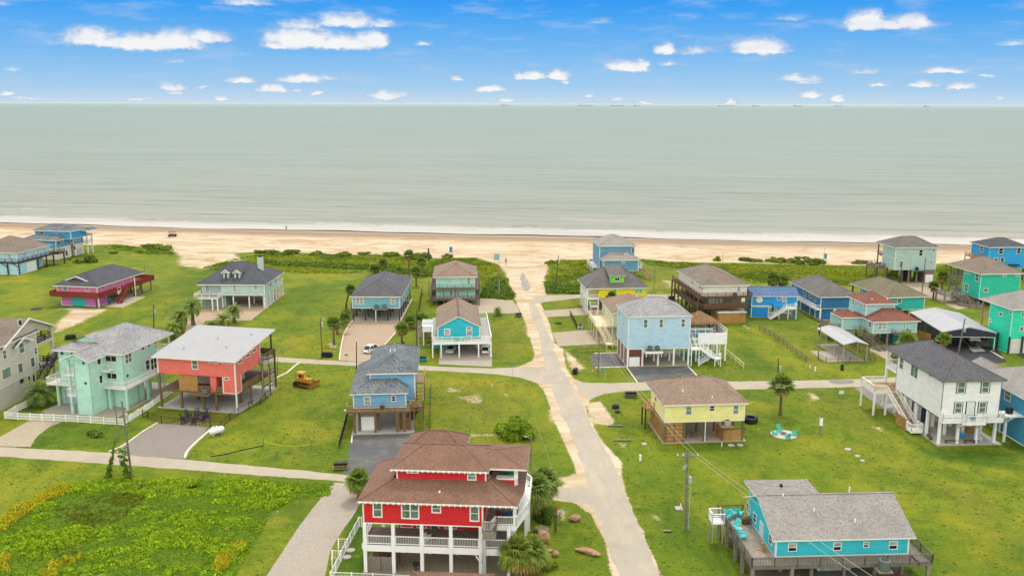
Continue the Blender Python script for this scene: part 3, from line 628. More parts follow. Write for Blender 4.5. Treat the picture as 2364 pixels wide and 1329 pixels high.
# thin sheets of foam running up the beach
fn = NOISE(t, VM(t, 'MULTIPLY', rot, (.035, .16, 1)), 1, 6, .66, .7)
fx = NOISE(t, VM(t, 'MULTIPLY', rot, (.25, 1.1, 1)), 1, 6, .75)
q0 = MA(t, 'ADD', off, MA(t, 'MULTIPLY', MA(t, 'SUBTRACT', fn, .5), 34))
band = MA(t, 'MULTIPLY', SS(t, q0, -12, -6), SS(t, q0, 15, 7))
band = MA(t, 'MULTIPLY', band, SS(t, MA(t, 'ADD', fx, MA(t, 'MULTIPLY', fn, .4)), .48, .68))
line1 = MA(t, 'MULTIPLY', SS(t, MA(t, 'ABSOLUTE', MA(t, 'SUBTRACT', q0, 13)), 3.0, .8), SS(t, fx, .42, .60))
line2 = MA(t, 'MULTIPLY', MA(t, 'MULTIPLY', SS(t, MA(t, 'ABSOLUTE', MA(t, 'SUBTRACT', q0, 46)), 4, .5), SS(t, NOISE(t, VM(t, 'MULTIPLY', rot, (.012, .03, 1)), 1, 3), .54, .60)), SS(t, fx, .40, .62))
line0 = SS(t, MA(t, 'ABSOLUTE', MA(t, 'ADD', q0, 4)), 2.2, .6)
foam = MA(t, 'MAXIMUM', MA(t, 'MAXIMUM', MA(t, 'MULTIPLY', band, .7), MA(t, 'MULTIPLY', line1, .8)), MA(t, 'MAXIMUM', line2, MA(t, 'MULTIPLY', line0, .55)))
base = MIX(t, MA(t, 'MULTIPLY', SS(t, q0, 24, 4), MA(t, 'MULTIPLY_ADD', SS(t, fx, .40, .66), .5, .32)), base, lin('c9c1b3'))
base = MIX(t, foam, base, lin('dcd6cd'))
dk = MA(t, 'MULTIPLY', MA(t, 'MULTIPLY', SS(t, MA(t, 'ABSOLUTE', MA(t, 'SUBTRACT', q0, 17.5)), 1.7, .4), SS(t, NOISE(t, VM(t, 'MULTIPLY', rot, (.03, .02, 1)), 1, 3), .52, .62)), .6)
base = MIX(t, dk, base, lin('7c7263'))
w0 = NOISE(t, VM(t, 'MULTIPLY', rot, (.005, .075, 1)), 1, 5, .65, .3)
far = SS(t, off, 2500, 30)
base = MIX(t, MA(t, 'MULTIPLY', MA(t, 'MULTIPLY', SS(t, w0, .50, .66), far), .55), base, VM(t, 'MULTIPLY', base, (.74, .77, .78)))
base = VM(t, 'MULTIPLY', base, (.765, .77, .755))
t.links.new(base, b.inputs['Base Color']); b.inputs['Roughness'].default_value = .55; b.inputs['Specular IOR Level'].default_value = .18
bumpin(t, b, MA(t, 'ADD', w1, MA(t, 'MULTIPLY', w2, .4)), .35, .5)

def roadmat(c1, c2, crack=True, name='asphalt', sandy=.5, c3='d0bd98'):
    mt, t, b = newmat(name); o = OC(t)
    n = NOISE(t, o, 9, 5, .8); k = NOISE(t, VM(t, 'MULTIPLY', o, (1.4, .35, 1)), .35, 6, .7); k2 = NOISE(t, o, .12, 5, .65)
    c = MIX(t, SS(t, n, .35, .65), lin(c1), lin(c2))
    c = MIX(t, MA(t, 'MULTIPLY', SS(t, k, .45, .66), sandy), c, lin(c3))
    c = MIX(t, MA(t, 'MULTIPLY', SS(t, k2, .48, .68), .35), c, tuple(x * .78 for x in lin(c2)))
    if crack:
        v = NT(t, 'ShaderNodeTexVoronoi', _Scale=.16, feature='DISTANCE_TO_EDGE'); t.links.new(VM(t, 'ADD', o, VM(t, 'MULTIPLY', NOISE(t, o, .8, 4, .6, 0, 1), (1.5, 1.5, 0))), v.inputs['Vector'])
        c = MIX(t, MA(t, 'MULTIPLY', SS(t, v.outputs[0], .010, .003), .12), c, lin('6b655c'))
    c = VM(t, 'MULTIPLY', c, (.8, .8, .8)); t.links.new(c, b.inputs['Base Color']); b.inputs['Roughness'].default_value = .92; bumpin(t, b, n, .2, .01)
    return mt
RD = roadmat('c3b8a6', 'b4a996', sandy=.42, c3='d3c4a9'); RDF = roadmat('a9a59c', '98958d', sandy=.4); RDC = roadmat('c4b8a4', 'b4a893', sandy=.35)
DRV = speck('c8b9a0', 'b5a58b', 2.2, name='concrete_drive', bf=.35); DRVP = speck('c9b095', 'baa085', 2.5, name='sandy_drive'); GRV = speck('a89e95', '8a817a', 7, name='brown_gravel', c3='7d736a')
DGR = speck('6f7070', '54575a', 7, name='dark_gravel', c3='87826f'); DGR2 = speck('46484b', '333538', 7, name='black_gravel')
main_l = pl('g6', 640, 1400, 640, 1329, 560, 1110, 490, 920, 445, 760, 395, 600, 340, 450, 300, 350, 250, 240, 205, 120, 180, 0) + pl('g5', 630, 1130, 606, 1020, 585, 930, 568, 850, 555, 780, 530, 720, 500, 670, 482, 610, 475, 545)
main_r = pl('g5', 533, 540, 552, 600, 590, 660, 612, 740, 640, 810, 680, 880, 700, 950, 712, 1010, 742, 1070, 775, 1160) + pl('g6', 275, 0, 330, 100, 395, 200, 420, 270, 470, 380, 510, 450, 560, 540, 605, 620, 660, 740, 700, 860, 750, 960, 800, 1070, 890, 1300, 930, 1400)
sheet('street', main_l + main_r, RD, .012, jit=.24, sub=1.0)
sheet('street_remnant', pl('g5', 395, 290, 418, 268, 440, 300, 465, 350, 490, 400, 480, 430, 445, 440, 420, 420, 405, 370), RDF, .012, jit=.3, sub=.8)
sheet('side_street', pl('p', -400, 1012, 0, 1031, 250, 1044, 427, 1060, 777, 1093, 820, 1098, 1000, 1108, 1290, 1127, 1345, 1122, 1400, 1150, 1370, 1166, 1290, 1150, 1000, 1128, 820, 1113, 555, 1093, 312, 1075, 0, 1053, -400, 1032), RDC, .008, jit=.12, sub=1.5)
sheet('side_street', pl('p', 520, 812, 636, 824, 835, 836, 1000, 845, 1133, 850, 1200, 847, 1260, 845, 1280, 888, 1240, 884, 1200, 871, 1150, 864, 1040, 857, 990, 855, 780, 842, 636, 835, 520, 822), RDC, .008, jit=.1, sub=1.5)
sheet('side_street', pl('p', 1325, 882, 1395, 884, 1500, 881, 1690, 880, 1850, 878, 2010, 874, 2110, 868, 2110, 886, 2010, 892, 1700, 899, 1500, 900, 1440, 903, 1395, 909, 1362, 922, 1340, 905), RDC, .008, jit=.1, sub=1.5)
sheet('side_street', pl('p', 1230, 682, 1330, 680, 1495, 679, 1570, 680, 1725, 688, 1725, 696, 1570, 690, 1495, 688, 1330, 688, 1235, 700), RDC, .008, jit=.1, sub=1.5)
sheet('asphalt_patch', pl('c12', 40, 480, 90, 478, 180, 482, 270, 484, 310, 500, 270, 522, 160, 526, 80, 515), GRV, .016, jit=.1)
sheet('asphalt_patch', pl('c3', 1480, 636, 1600, 630, 1600, 648, 1500, 650), GRV, .016, jit=.1)
sheet('driveway', pl('e3', -30, 205, 0, 196, 200, 85, 415, 95, 330, 130, 262, 180, 230, 215, 205, 262, -30, 258), DRV, .02, jit=.04)
sheet('driveway', pl('c5', 490, 1310, 720, 1187, 1000, 1200, 1000, 1260, 1300, 1235, 1160, 1345, 480, 1318), CONC, .02)
sheet('gravel_lot', pl('e3', 1050, 108, 1200, 112, 1390, 130, 1300, 240, 1235, 342, 950, 328, 760, 300), GRV, .02, jit=.18, sub=.8)
sheet('driveway', pl('p', 772, 1113, 836, 1117, 836, 1150, 820, 1183, 790, 1225, 763, 1270, 750, 1329, 745, 1370, 590, 1370, 615, 1329, 690, 1215, 740, 1150), CONC, .02, jit=.05)
sheet('gravel_drive', pl('c7', 255, 935, 897, 912, 850, 1000, 760, 1060, 640, 1200, 600, 1320, 300, 1310, 165, 1300, 225, 1150), DGR, .02, jit=.15, sub=.8)
sheet('driveway', pl('p', 1085, 690, 1140, 689, 1182, 693, 1196, 708, 1200, 722, 1170, 724, 1133, 722, 1085, 722), DRV, .02, jit=.1)
sheet('driveway', pl('c2', 918, 705, 1335, 705, 1320, 770, 1290, 830, 1200, 935, 1180, 1010, 1182, 1080, 990, 1075, 795, 1062, 808, 960, 835, 830, 880, 750), DRVP, .02, jit=.08)
sheet('driveway', pl('e4', 236, 1160, 776, 1168, 778, 1268, 500, 1256, 238, 1243), CONC, .02)
sheet('driveway', pl('f7', 780, 300, 1000, 250, 2150, 262, 1860, 500, 1560, 505, 970, 508, 900, 600, 870, 900, 560, 900, 600, 560, 640, 420), DRVP, .02, jit=.06)
sheet('patio', pl('e1', 1160, 1245, 1340, 1258, 1640, 1270, 1945, 1128, 1760, 1120, 1990, 1040, 1900, 1028, 1700, 1080, 1340, 1200), DRV, .02)
sheet('gravel_drive', pl('c9', -60, 800, 225, 798, 330, 952, -20, 965, -90, 900), DGR, .02, jit=.3, sub=.8)
sheet('gravel_drive', pl('c9', 345, 962, 1062, 950, 1200, 1095, 900, 1110, 520, 1125, 440, 1100), DGR, .02, jit=.25, sub=.8)
sheet('driveway', pl('p', 1252, 717, 1340, 711, 1400, 708, 1400, 724, 1262, 732), DRV, .02, jit=.08)
sheet('driveway', pl('p', 1274, 768, 1330, 763, 1440, 757, 1450, 790, 1400, 793, 1289, 799), DRV, .02, jit=.08)
sheet('driveway', pl('c12', 300, 556, 640, 548, 740, 690, 700, 760, 640, 800, 470, 690, 340, 590), GRV, .02, jit=.15)
sheet('driveway', pl('c4', 960, 1100, 985, 1050, 1180, 1040, 1240, 1200, 1120, 1170, 1030, 1120), DRV, .02, jit=.12)
sheet('gravel_drive', pl('f3', 700, 640, 760, 560, 1200, 560, 1420, 700, 1560, 880, 1600, 940, 1330, 968, 1180, 950, 760, 800, 640, 720), DGR2, .02, jit=.12)
sheet('boat_pad', pl('f3', 1060, 740, 1200, 700, 1300, 790, 1130, 800), CONCW, .028)
sheet('driveway', pl('c4', 1240, 470, 1560, 470, 1640, 560, 1900, 700, 1760, 720, 1480, 602, 1400, 560, 1250, 500), DRV, .02, jit=.1)
sheet('gravel_drive', pl('f3', 1720, 830, 2000, 820, 2000, 900, 1836, 890), DGR2, .02)
# low timber and concrete edging along the drives
def curb(name, pts, mt=WHB, w_=.22, h_=.16, label=None, g_='pale edging along drives'):
    mb = MB()
    for a, b_ in zip(pts[:-1], pts[1:]): mb.bar((*a, h_ / 2 + .01), (*b_, h_ / 2 + .01), w_, h_)
    return tag(mb.build(name, mt), label, 'edging', g_)
CRM = paint('e4dcc6', .6, .1, name='pale_timber')
curb('edging', pl('e3', 725, 298, 800, 268, 850, 238, 950, 165, 1050, 105), CRM, label='straight cream edging on the left side of the brown gravel lot')
curb('edging', pl('e3', 1232, 340, 1240, 310, 1265, 278, 1320, 225, 1425, 135), CRM, .32, .25, label='curved white edging on the right side of the brown gravel lot')
curb('edging', pl('p', 622, 890, 640, 872, 662, 862, 680, 846, 692, 838), CRM, .3, .2, label='curved pale edging beside the coral house and the bulldozer')
curb('edging', pl('c2', 795, 1060, 808, 955, 835, 825, 880, 745, 915, 706), CRM, label='left pale edging of the sandy drive before the grey-roofed teal house')
curb('edging', pl('c2', 1205, 925, 1290, 828, 1325, 765), CRM, label='right pale edging of the sandy drive before the grey-roofed teal house')
curb('edging', pl('c2', 1345, 705, 1450, 515), CRM, label='pale edging along the right flank of the teal house on black stilts')
curb('edging', pl('c9', -30, 966, 330, 956), CRM, label='yellowish edging across the grass left of the big pale blue house')
curb('edging', pl('c9', -40, 800, 225, 792), CRM, label='edging at the far side of the dark gravel left of the pale blue house')
curb('edging', pl('c9', 340, 960, 470, 1150), CRM, label='slanting edging left of the dark gravel before the pale blue house')
curb('edging', pl('c9', 1062, 948, 1195, 1092), CRM, label='slanting edging right of the dark gravel before the pale blue house')
curb('edging', pl('f3', 1370, 790, 1540, 890), CRM, label='pale edging beside the black gravel under the big metal carport')
curb('edging', pl('c12', 1640, 950, 1927, 1118), WHB, label='white footing strip along the blue house at the right edge')
curb('edging', pl('c7', 262, 938, 256, 1005), CRM, label='short pale edging at the left of the dark drive of the blue deck house')

# ------------------------------------------------------------------ the houses
SH_BR = shingle('9d8570', '7e6856', 'b29a84'); SH_GRY = shingle('8f8d8a', '6f6e6e', 'a4a19c'); SH_DK = shingle('55575c', '3c3f46', '6b6d70'); SH_LT = shingle('acabaa', '85858b', 'bebbb6', ctr=1.0)
SH_RED = shingle('8f5648', '6e3c32', 'a16a58'); SH_MID = shingle('75706c', '5a5654', '8c8781'); SH_BLUE = shingle('5d7fae', '4a6489', '7d98bb'); SH_OLV = shingle('80795c', '67624a', '948c6c')
SH_RB = shingle('8f6953', '755343', '9e7a64'); SH_SLATE = shingle('6c7377', '3f484d', '98a09f', ctr=1.1); SH_CHA = shingle('5d5c60', '48474c', '7b7a7c'); SH_PALE = shingle('a29d96', '878079', 'b9b3aa'); SH_GB = shingle('8d7e6f', '6f6357', 'a2927f')
AC_N = [0]
def ac_unit(x, y, z, label, s_=1.0, col=None):
    r = empty('air_conditioner', (x, y, z), rr(0, 1), label, 'air conditioner', 'outdoor air conditioning units')
    m_ = MB(); m_.lathe([(.42 * s_, .04), (.45 * s_, .08), (.45 * s_, .8 * s_), (.40 * s_, .86 * s_)], n=12)
    for i in range(24):
        a = i * math.pi / 12; m_.bar((.455 * s_ * math.cos(a), .455 * s_ * math.sin(a), .1), (.455 * s_ * math.cos(a), .455 * s_ * math.sin(a), .78 * s_), .02)
    m_.build('casing', col or GRYM, r); m_ = MB(); m_.tube((0, 0, .862 * s_), (0, 0, .885 * s_), .33 * s_, n=12); m_.build('fan_grille', BLK, r)
    return r
def hac(h, x, y, z, label, **k): return ac_unit(*h.W(x, y), z, label, **k)
AC_G = paint('66736f', .45, .1)

# 1 far left, pale blue with dark wrap deck
h = House('stilt_house', 'pale blue house with brown roof and dark wrap deck, cut by the left edge', -145.23, 262.79, -.124)
SB = siding('a6cfdf')
h.wall(-16, -1.3, 1.3, 17, 3.67, 6.25, SB); h.wall(-16, -.3, .3, 9.4, 0, 3.3, SB, 'lower_wall')
h.opening('R', -.3, 4.0, 8.2, .1, 3.0, 'garage', paint('e6e7e4'), WH); h.wall(-9, -3, 10.5, 15.5, 0, 3.3, SB, 'storage_wall')
h.hip(-16, -1.3, 1.3, 17, 6.25, 4.0, SH_GB, .6); h.deck(-17, 0, 0, 1.3, 3.67, DARKW, name='deck'); h.deck(-1.3, 0, 1.3, 19, 3.67, DARKW); h.deck(-6, 1.2, 17, 20.6, 3.67, DARKW)
h.rail([(-17, 0), (0, 0), (0, 17), (1.2, 17), (1.2, 20.6), (-6, 20.6)], 3.67, DARKW, style='x', w=.13)
for a in ((0, 0), (-3.66, 0), (-7.4, 0), (0, 8.8), (0, 13), (0, 16.5), (-4, 16.5), (1, 20.4)): h.post(*a, 0, 3.4, .3, DARKW)
for x in (-3.66, 0): h.mb('brace', DARKW).bar((x, 0, 2.2), (x - 2.2, -.0, 3.5), .16)
h.win('F', 1.3, 'e1', 105, 555, 155, 625, glass=GB)
for a in ((305, 540, 345, 600), (432, 508, 458, 568), (495, 492, 520, 550), (585, 470, 612, 525)): h.win('R', -1.3, 'e1', *a, glass=GB)
h.vents([(-9, 7)], lambda x, y: 8.3); h.done()
# 2 bright blue three-level house
h = House('stilt_house', 'bright blue three-level house with slate roofs and cream ground floor at far left', -156.67, 290.89, -.18)
SB = siding('2f93cf')
h.wall(1.6, 9.67, 0, 8, 3.77, 6.24, SB); h.wall(1.6, 10.1, 8, 13.2, 3.77, 6.24, SB); h.wall(1.8, 9.6, .1, 7.2, 0, 3.7, siding('d9d3c4'), 'lower_wall'); h.wall(5, 10, 9.2, 13.2, 0, 3.7, siding('d9d3c4'), 'lower_wall')
a = h.L('F', 4.2, 'e1', 470, 345); b_ = h.L('F', 4.2, 'e1', 945, 310); tz = h.L('F', 4.2, 'e1', 460, 245)[2]
h.wall(a[0], b_[0], 4.2, 12.2, 6.2, tz, SB); h.hip(a[0], b_[0], 4.2, 12.2, tz, 2.0, SH_SLATE, .6)
h.hip(-2.0, 9.9, 0, 14.5, 6.24, 2.2, SH_SLATE, .7, apex=((2, 6), (8, 8))); h.hip(b_[0] + .1, b_[0] + 2.6, 9.5, 14.5, tz - .4, .9, SH_SLATE, .3, name='porch_roof')
h.hip(8, 11.6, 9.0, 16.2, 6.0, 1.0, SH_SLATE, .3, name='porch_roof')
for a in ((755, 385, 805, 440), (820, 365, 850, 402)): h.win('R', 9.67, 'e1', *a, glass=GD)
for a in ((893, 355, 930, 415), (936, 348, 972, 408)): h.win('R', 9.67, 'e1', *a, glass=GD)
h.win('R', 10.1, 'e1', 975, 318, 1072, 385, 'ww', GB)
for a in ((532, 255, 588, 312), (727, 238, 765, 284)): h.win('F', 4.2, 'e1', *a, glass=GD)
h.win('R', 9.6, 'e1', 868, 510, 905, 580, 'w', GD); h.win('R', 9.6, 'e1', 820, 488, 855, 610, 'door', paint('d9cdb0')); h.win('R', 10.0, 'e1', 1020, 478, 1092, 565, 'garage', paint('b9bcbd'))
h.win('R', 10.0, 'e1', 975, 450, 1008, 500, 'sq', GD)
h.deck(3, 11.6, 13.2, 16.2, 3.77, WH); h.rail([(10.2, 13.2), (11.6, 13.2), (11.6, 16.2), (3, 16.2)], 3.77, WH)
for a in ((11.4, 13.4), (11.4, 16)): h.post(*a, 0, 6.1, .35, WH)
h.post(9.8, 8.9, 0, 3.7, .4, WH); h.done()
# 3 pink house with red deck
h = House('stilt_house', 'pink house with dark hip roof and a dark red wraparound deck with stairs', -113.86, 222.10, -.173)
SB = siding('d27aa0'); z = 2.84
h.wall(0, 11.13, 0, 14.6, z, 5.05, SB); h.wall(.6, 10.2, .5, 5, 0, z - .3, siding('c06aae'), 'lower_wall', trim=SB)
h.win('F', .5, 'e1', 962, 1128, 1135, 1256, 'garage', TEAL); h.wall(6.5, 8.6, 5.2, 7.5, 0, z - .3, siding('3f8f94'), 'storage_wall', trim=None)
h.hip(-.1, 11.13, 0, 19.5, 5.05, 3.0, SH_DK, .65, ridge=4.6)
m_ = MB(); x0, x1, y0, zb, zt_ = 1.2, 8.4, 2.0, 6.15, 7.35
m_.add([(x0, y0 - .9, zb - .1), (x1, y0 - .9, zb - .1), ((x0 + x1) / 2, y0 - .9, zt_), (x0, y0 + 5, zb - .1), (x1, y0 + 5, zb - .1), ((x0 + x1) / 2, y0 + 5, zt_)], [(0, 2, 5, 3), (1, 4, 5, 2)], 0)
for x in (x0, x1): m_.bar((x, y0 - .92, zb - .1), ((x0 + x1) / 2, y0 - .92, zt_), .12, .22, 1)
m_.build('gable_roof', [SH_DK, WH], h.root); m_ = MB(); m_.add([(x0 + .5, y0 - .3, zb - .4), (x1 - .5, y0 - .3, zb - .4), ((x0 + x1) / 2, y0 - .3, zt_ - .1), (x0 + .5, y0, zb - .4), (x1 - .5, y0, zb - .4), ((x0 + x1) / 2, y0, zt_ - .1)], [(0, 1, 2), (5, 4, 3), (0, 2, 5, 3), (1, 4, 5, 2)]); m_.build('gable_wall', SB, h.root)
h.deck(-1.2, 11.15, -1.2, -.02, z, REDW); h.deck(11.15, 12.4, -1.2, 23.2, z, REDW); h.deck(-1.2, -.05, -.02, 3, z, REDW); h.deck(5, 11.1, 14.7, 23.2, z, REDW)
for s_ in ([(-1.2, 3), (-1.2, -1.2), (12.4, -1.2), (12.4, 8.6)], [(12.4, 10.2), (12.4, 23.2), (5, 23.2)]): h.rail(s_, z, REDW, style='solid', h=1.1)
h.stairs((12.9, 9.6, z), (13.6, 4.8, .1), 1.1, REDW)
for a in ((11.2, -.9), (12.2, 3), (12.2, 13.8), (12.2, 17.4), (12.2, 21.7), (9, 21.7), (6, 21.7), (9, 17.4)): h.post(*a, 0, z - .25, .22, BRW)
h.post(12.5, 13.9, 0, 5.05, .22, WH); h.post(11.6, -.5, 0, z - .3, .22, WH)
h.win('F', 0, 'e1', 838, 985, 903, 1048, glass=GG); h.win('F', 0, 'e1', 1135, 992, 1195, 1052, 'sq', paint('c9789b'))
for a in ((1352, 965, 1385, 1022), (1408, 945, 1438, 990), (1495, 918, 1527, 955), (1605, 878, 1640, 918)): h.win('R', 11.13, 'e1', *a, glass=GD)
h.win('R', 12.4, 'e1', 1565, 995, 1612, 1085, 'sq', paint('dcd8cc')); h.done()
# 4 sage house with dormers
h = House('stilt_house', 'sage green house with steep dark roof, two small dormers and a chimney', -77.53, 220.11, -.011)
SB = siding('abc8c2'); z = 3.16
h.wall(5.6, 16.25, 0, 12.5, z, 5.78, SB); h.wall(.1, 5.58, 1.6, 12.5, z, 5.78, siding('b4d0d2')); h.wall(.6, 5.8, 1.7, 8, 0, z - .2, siding('8fb3a8'), 'lower_wall'); h.wall(15.6, 16.2, .5, 8.2, 0, z - .2, SB, 'lower_wall')
h.hip(0, 16.25, 0, 16.8, 5.78, 4.3, SH_DK, .45, apex=((5.6, 9.2), (9.3, 9.2)))
for k, (u, w_) in enumerate(((5.4, 1.4), (8.2, 1.4))):
    g = MB(); y0 = 2.2; g.box(u, u + w_, y0, y0 + 3.0, 6.6, 8.55); o_ = g.build('dormer', SB, h.root)
    g = MB()
    for sgn in (0, 1):
        xa = u - .4 if sgn == 0 else u + w_ + .4; g.add([(xa, y0 - .3, 8.35), (u + w_ / 2, y0 - .3, 9.2), (u + w_ / 2, y0 + 4.2, 9.2), (xa, y0 + 3.6, 8.35)], [(0, 1, 2, 3)], 0); g.bar((xa, y0 - .32, 8.35), (u + w_ / 2, y0 - .32, 9.2), .1, .2, 1)
    g.add([(u, y0 - .01, 8.5), (u + w_, y0 - .01, 8.5), (u + w_ / 2, y0 - .01, 9.1)], [(0, 1, 2)], 1); g.build('dormer_roof', [SH_DK, WH], o_)
    g = MB(); g.box(u + .3, u + 1.2, y0 - .05, y0 - .01, 7.0, 8.4); f_ = g.build('window', WH, o_); g = MB(); g.box(u + .42, u + 1.08, y0 - .07, y0 - .052, 7.12, 7.66); g.box(u + .42, u + 1.08, y0 - .07, y0 - .052, 7.76, 8.3); g.build('pane', GD, f_)
g = MB(); g.box(12.2, 13.5, 8.8, 9.9, 7.5, 11.3); o_ = g.build('chimney', siding('b4c6bd'), h.root); g = MB(); g.box(12.35, 13.35, 8.95, 9.75, 11.3, 11.7); g.build('chimney_cap', BLK, o_)
h.deck(-.3, 5.5, -3.2, 1.6, z, WH, floor=GREYW); h.rail([(-.3, 1.6), (-.3, -3.2), (5.5, -3.2), (5.5, -.05)], z, WH, style='picket'); h.deck(0, 16.25, 12.5, 17.6, z, WH, floor=GREYW); h.rail([(16.25, 12.5), (16.25, 17.6), (0, 17.6)], z, WH)
for a in ((-.2, -3.1), (4.25 - .1, -3.1), (5.4, -3.1), (.3, .1), (5.6, .15), (8.3, .15), (12.25, .15), (16.1, .15), (12, 5), (14, 9), (16.1, 11), (16.1, 13.2), (16.1, 15.2), (16.1, 17.4)): h.post(*a, 0, z - .28, .28, WH)
for u in (1.2, 4, 7, 9.6): h.post(16.35, u, 0, z, .2, WH)
for a, k in (((398, 572, 470, 690), 'w'), ((868, 572, 938, 694), 'w'), ((1010, 574, 1085, 600), 'sq'), ((1218, 574, 1292, 658), 'w')): h.win('F', 0 if a[0] > 700 else 1.6, 'e2', *a, kind=k, glass=GB)
h.win('F', 1.6, 'e2', 605, 575, 668, 690, 'door', paint('c3d3cc'))
for a in ((1450, 535, 1485, 590), (1500, 505, 1525, 610), (1575, 455, 1600, 540)): h.win('R', 16.25, 'e2', *a, glass=GD)
h.win('F', 1.7, 'e2', 362, 815, 520, 960, 'garage', paint('7fa89c')); h.slab(-.3, 16.6, -.2, 17.8, DRVP, .04); h.done()
# 5 big beige house at the left edge
h = House('stilt_house', 'large beige three-level house with gables and brown roof at the left edge', -84.23, 143.09, -.05)
SB = siding('cbc4b6'); LW = siding('b9b4a8')
h.wall(-14, 0, -8, 11.4, 3.66, 10.55, SB); h.wall(-14, -.04, -8, 9.6, 0, 3.66, LW, 'lower_wall', trim=None)
h.hip(-14, 0, -8, 11.4, 10.55, 3.6, SH_GB, .5)
def rgable(y0, y1, z, hh, x0, ov=.45):
    g = MB(); ym = (y0 + y1) / 2; k = hh / (ym - y0)
    for (ya, yb) in ((y0 - ov, ym), (y1 + ov, ym)): g.add([(.7, ya, z - ov * k), (.7, yb, z + hh), (x0, yb, z + hh), (x0, ya, z - ov * k)], [(0, 1, 2, 3)], 0); g.bar((.72, ya, z - ov * k), (.72, yb, z + hh), .12, .26, 1)
    g.build('gable_roof', [SH_GB, WH], h.root); g = MB(); g.add([(.1, y0, z), (.1, y1, z), (.1, ym, z + hh), (-3, y0, z), (-3, y1, z), (-3, ym, z + hh)], [(0, 1, 2), (3, 5, 4), (0, 3, 4, 1)]); g.build('gable_wall', siding('b9b2a0'), h.root)
rgable(1.2, 16.4, 10.4, 3.1, -10); rgable(4.4, 9.0, 9.7, .9, -4)
for zz in (3.72, 8.34): h.deck(-6, .1, 11.42, 16.4, zz, SB, .5)
h.rail([(0, 11.5), (0, 16.3), (-6, 16.3)], 8.34, DARKW, style='x', w=.16); h.rail([(0, 11.5), (0, 16.3), (-6, 16.3)], 3.72, DARKW, style='x', w=.16)
h.post(-.1, 16.2, 0, 10.4, .5, SB); h.post(-5.8, 16.2, 0, 10.4, .5, SB)
h.deck(.1, 3.2, 13.2, 16.4, 5.3, DARKW); h.rail([(.1, 16.4), (3.2, 16.4), (3.2, 13.2)], 5.3, DARKW, style='x', w=.14); h.stairs((1.6, 13.2, 5.3), (1.6, 8.9, 2.6), 1.3, DARKW); h.stairs((3.2, 14.6, 5.3), (6.5, 14.6, 2.6), 1.3, DARKW); h.post(3.1, 13.3, 0, 5.2, .22, DARKW); h.post(3.1, 16.3, 0, 5.2, .22, DARKW)
for a, k, gl in (((28, 545, 78, 660), 'w', GG), ((220, 460, 285, 592), 'w', GG), ((208, 186, 258, 264), 'sq', GD), ((400, 515, 438, 605), 'w', GG), ((18, 755, 130, 890), 'sq', GT), ((210, 700, 270, 825), 'sq', GG), ((358, 632, 410, 755), 'sq', GG), ((340, 325, 382, 375), 'sq', GD)):
    h.win('R', .1 if a[1] == 186 else 0, 'c5', *a, kind=k, glass=gl)
h.win('R', -.04, 'c5', 325, 850, 362, 960, 'sq', GD); h.win('R', -.04, 'c5', 378, 830, 415, 935, 'sq', DARKW); h.win('R', -.04, 'c5', 235, 880, 275, 940, 'sq', BLK, trim=DARKW); h.done()
# 6 mint house
h = House('stilt_house', 'mint green house with speckled pale roof and front tower behind a white picket fence', -76.05, 146.65, -.203)
SB = siding('aedccc'); z = 3.91; T = 9.31
h.wall(5.6, 12.1, 0, 9.4, z, T, SB, trim=paint('a9c8c4')); h.wall(0, 5.58, 0, 9.4, z, T, SB, trim=paint('a9c8c4')); h.wall(0, 5.2, 0, 6, 0, z - .3, SB, 'lower_wall'); h.wall(9, 11.9, .2, 3.6, 0, z - .4, SB, 'storage_wall'); h.wall(9.2, 12, 3.8, 5.2, 0, z - .4, SB, 'storage_wall')
tx0, tx1 = 6.2, 9.0
h.wall(tx0, tx1, -4.35, -.03, 0, T, SB, 'tower_wall', trim=paint('8fb4bb'))
h.hip(0, 12.1, 0, 13.6, T, 3.3, SH_LT, .65, apex=((7.4, 7.6), (7.4, 8.2))); h.gable(tx0 - 1.6, tx1 + .1, -4.6, 1.5, T + .02, 1.0, SH_LT, 'y', .5, wallm=SB)
h.post(12, 13.5, z, T, .25, WH); h.post(.2, 13.5, z, T, .25, WH); h.deck(0, 12.1, 9.42, 13.7, T - 2.9, WH, .3); h.rail([(12.1, 9.5), (12.1, 13.7), (0, 13.7)], T - 2.9, WH)
m_ = MB(); y0 = 2.0; m_.add([(1.8, y0, T + 1.15), (6.4, y0, T + 1.15), (4.1, y0, T + 2.2), (1.8, y0 + 2, T + 1.0), (6.4, y0 + 2, T + 1.0), (4.1, y0 + 2, T + 2.2)], [(0, 1, 2), (0, 3, 4, 1)]); m_.build('gable_wall', SB, h.root)
m_ = MB(); m_.add([(1.2, y0 - .4, T + 1.0), (4.1, y0 - .4, T + 2.35), (4.1, y0 + 3.3, T + 2.35), (1.2, y0 + .5, T + 1.0), (7.0, y0 - .4, T + 1.0), (7.0, y0 + .5, T + 1.0)], [(0, 1, 2, 3), (1, 4, 5, 2)]); m_.build('gable_roof', SH_LT, h.root)
h.deck(-1.6, 5.0, -1.5, -.03, z, WH); h.rail([(-1.6, 3), (-1.6, -1.5), (4.9, -1.5)], z, WH); h.deck(-1.6, -.03, -.02, 3, z, WH)
h.deck(9.05, 13.3, -1.3, -.03, z, WH); h.deck(12.13, 13.3, -.02, 13.6, z, WH); h.rail([(9.1, -1.3), (13.3, -1.3), (13.3, 13.6)], z, WH)
for q in (z - .6, z + 2.9): h.deck(4.6, 6.17, -4.5, -2.4, q, WH); h.rail([(4.6, -2.4), (4.6, -4.5), (6.15, -4.5)], q, WH)
h.post(5.2, -4.3, 0, T, .35, SB); h.deck(9.05, 10.2, -1.5, -.02, z + 2.9, WH); h.rail([(9.1, -1.5), (10.2, -1.5), (10.2, -.1)], z + 2.9, WH)
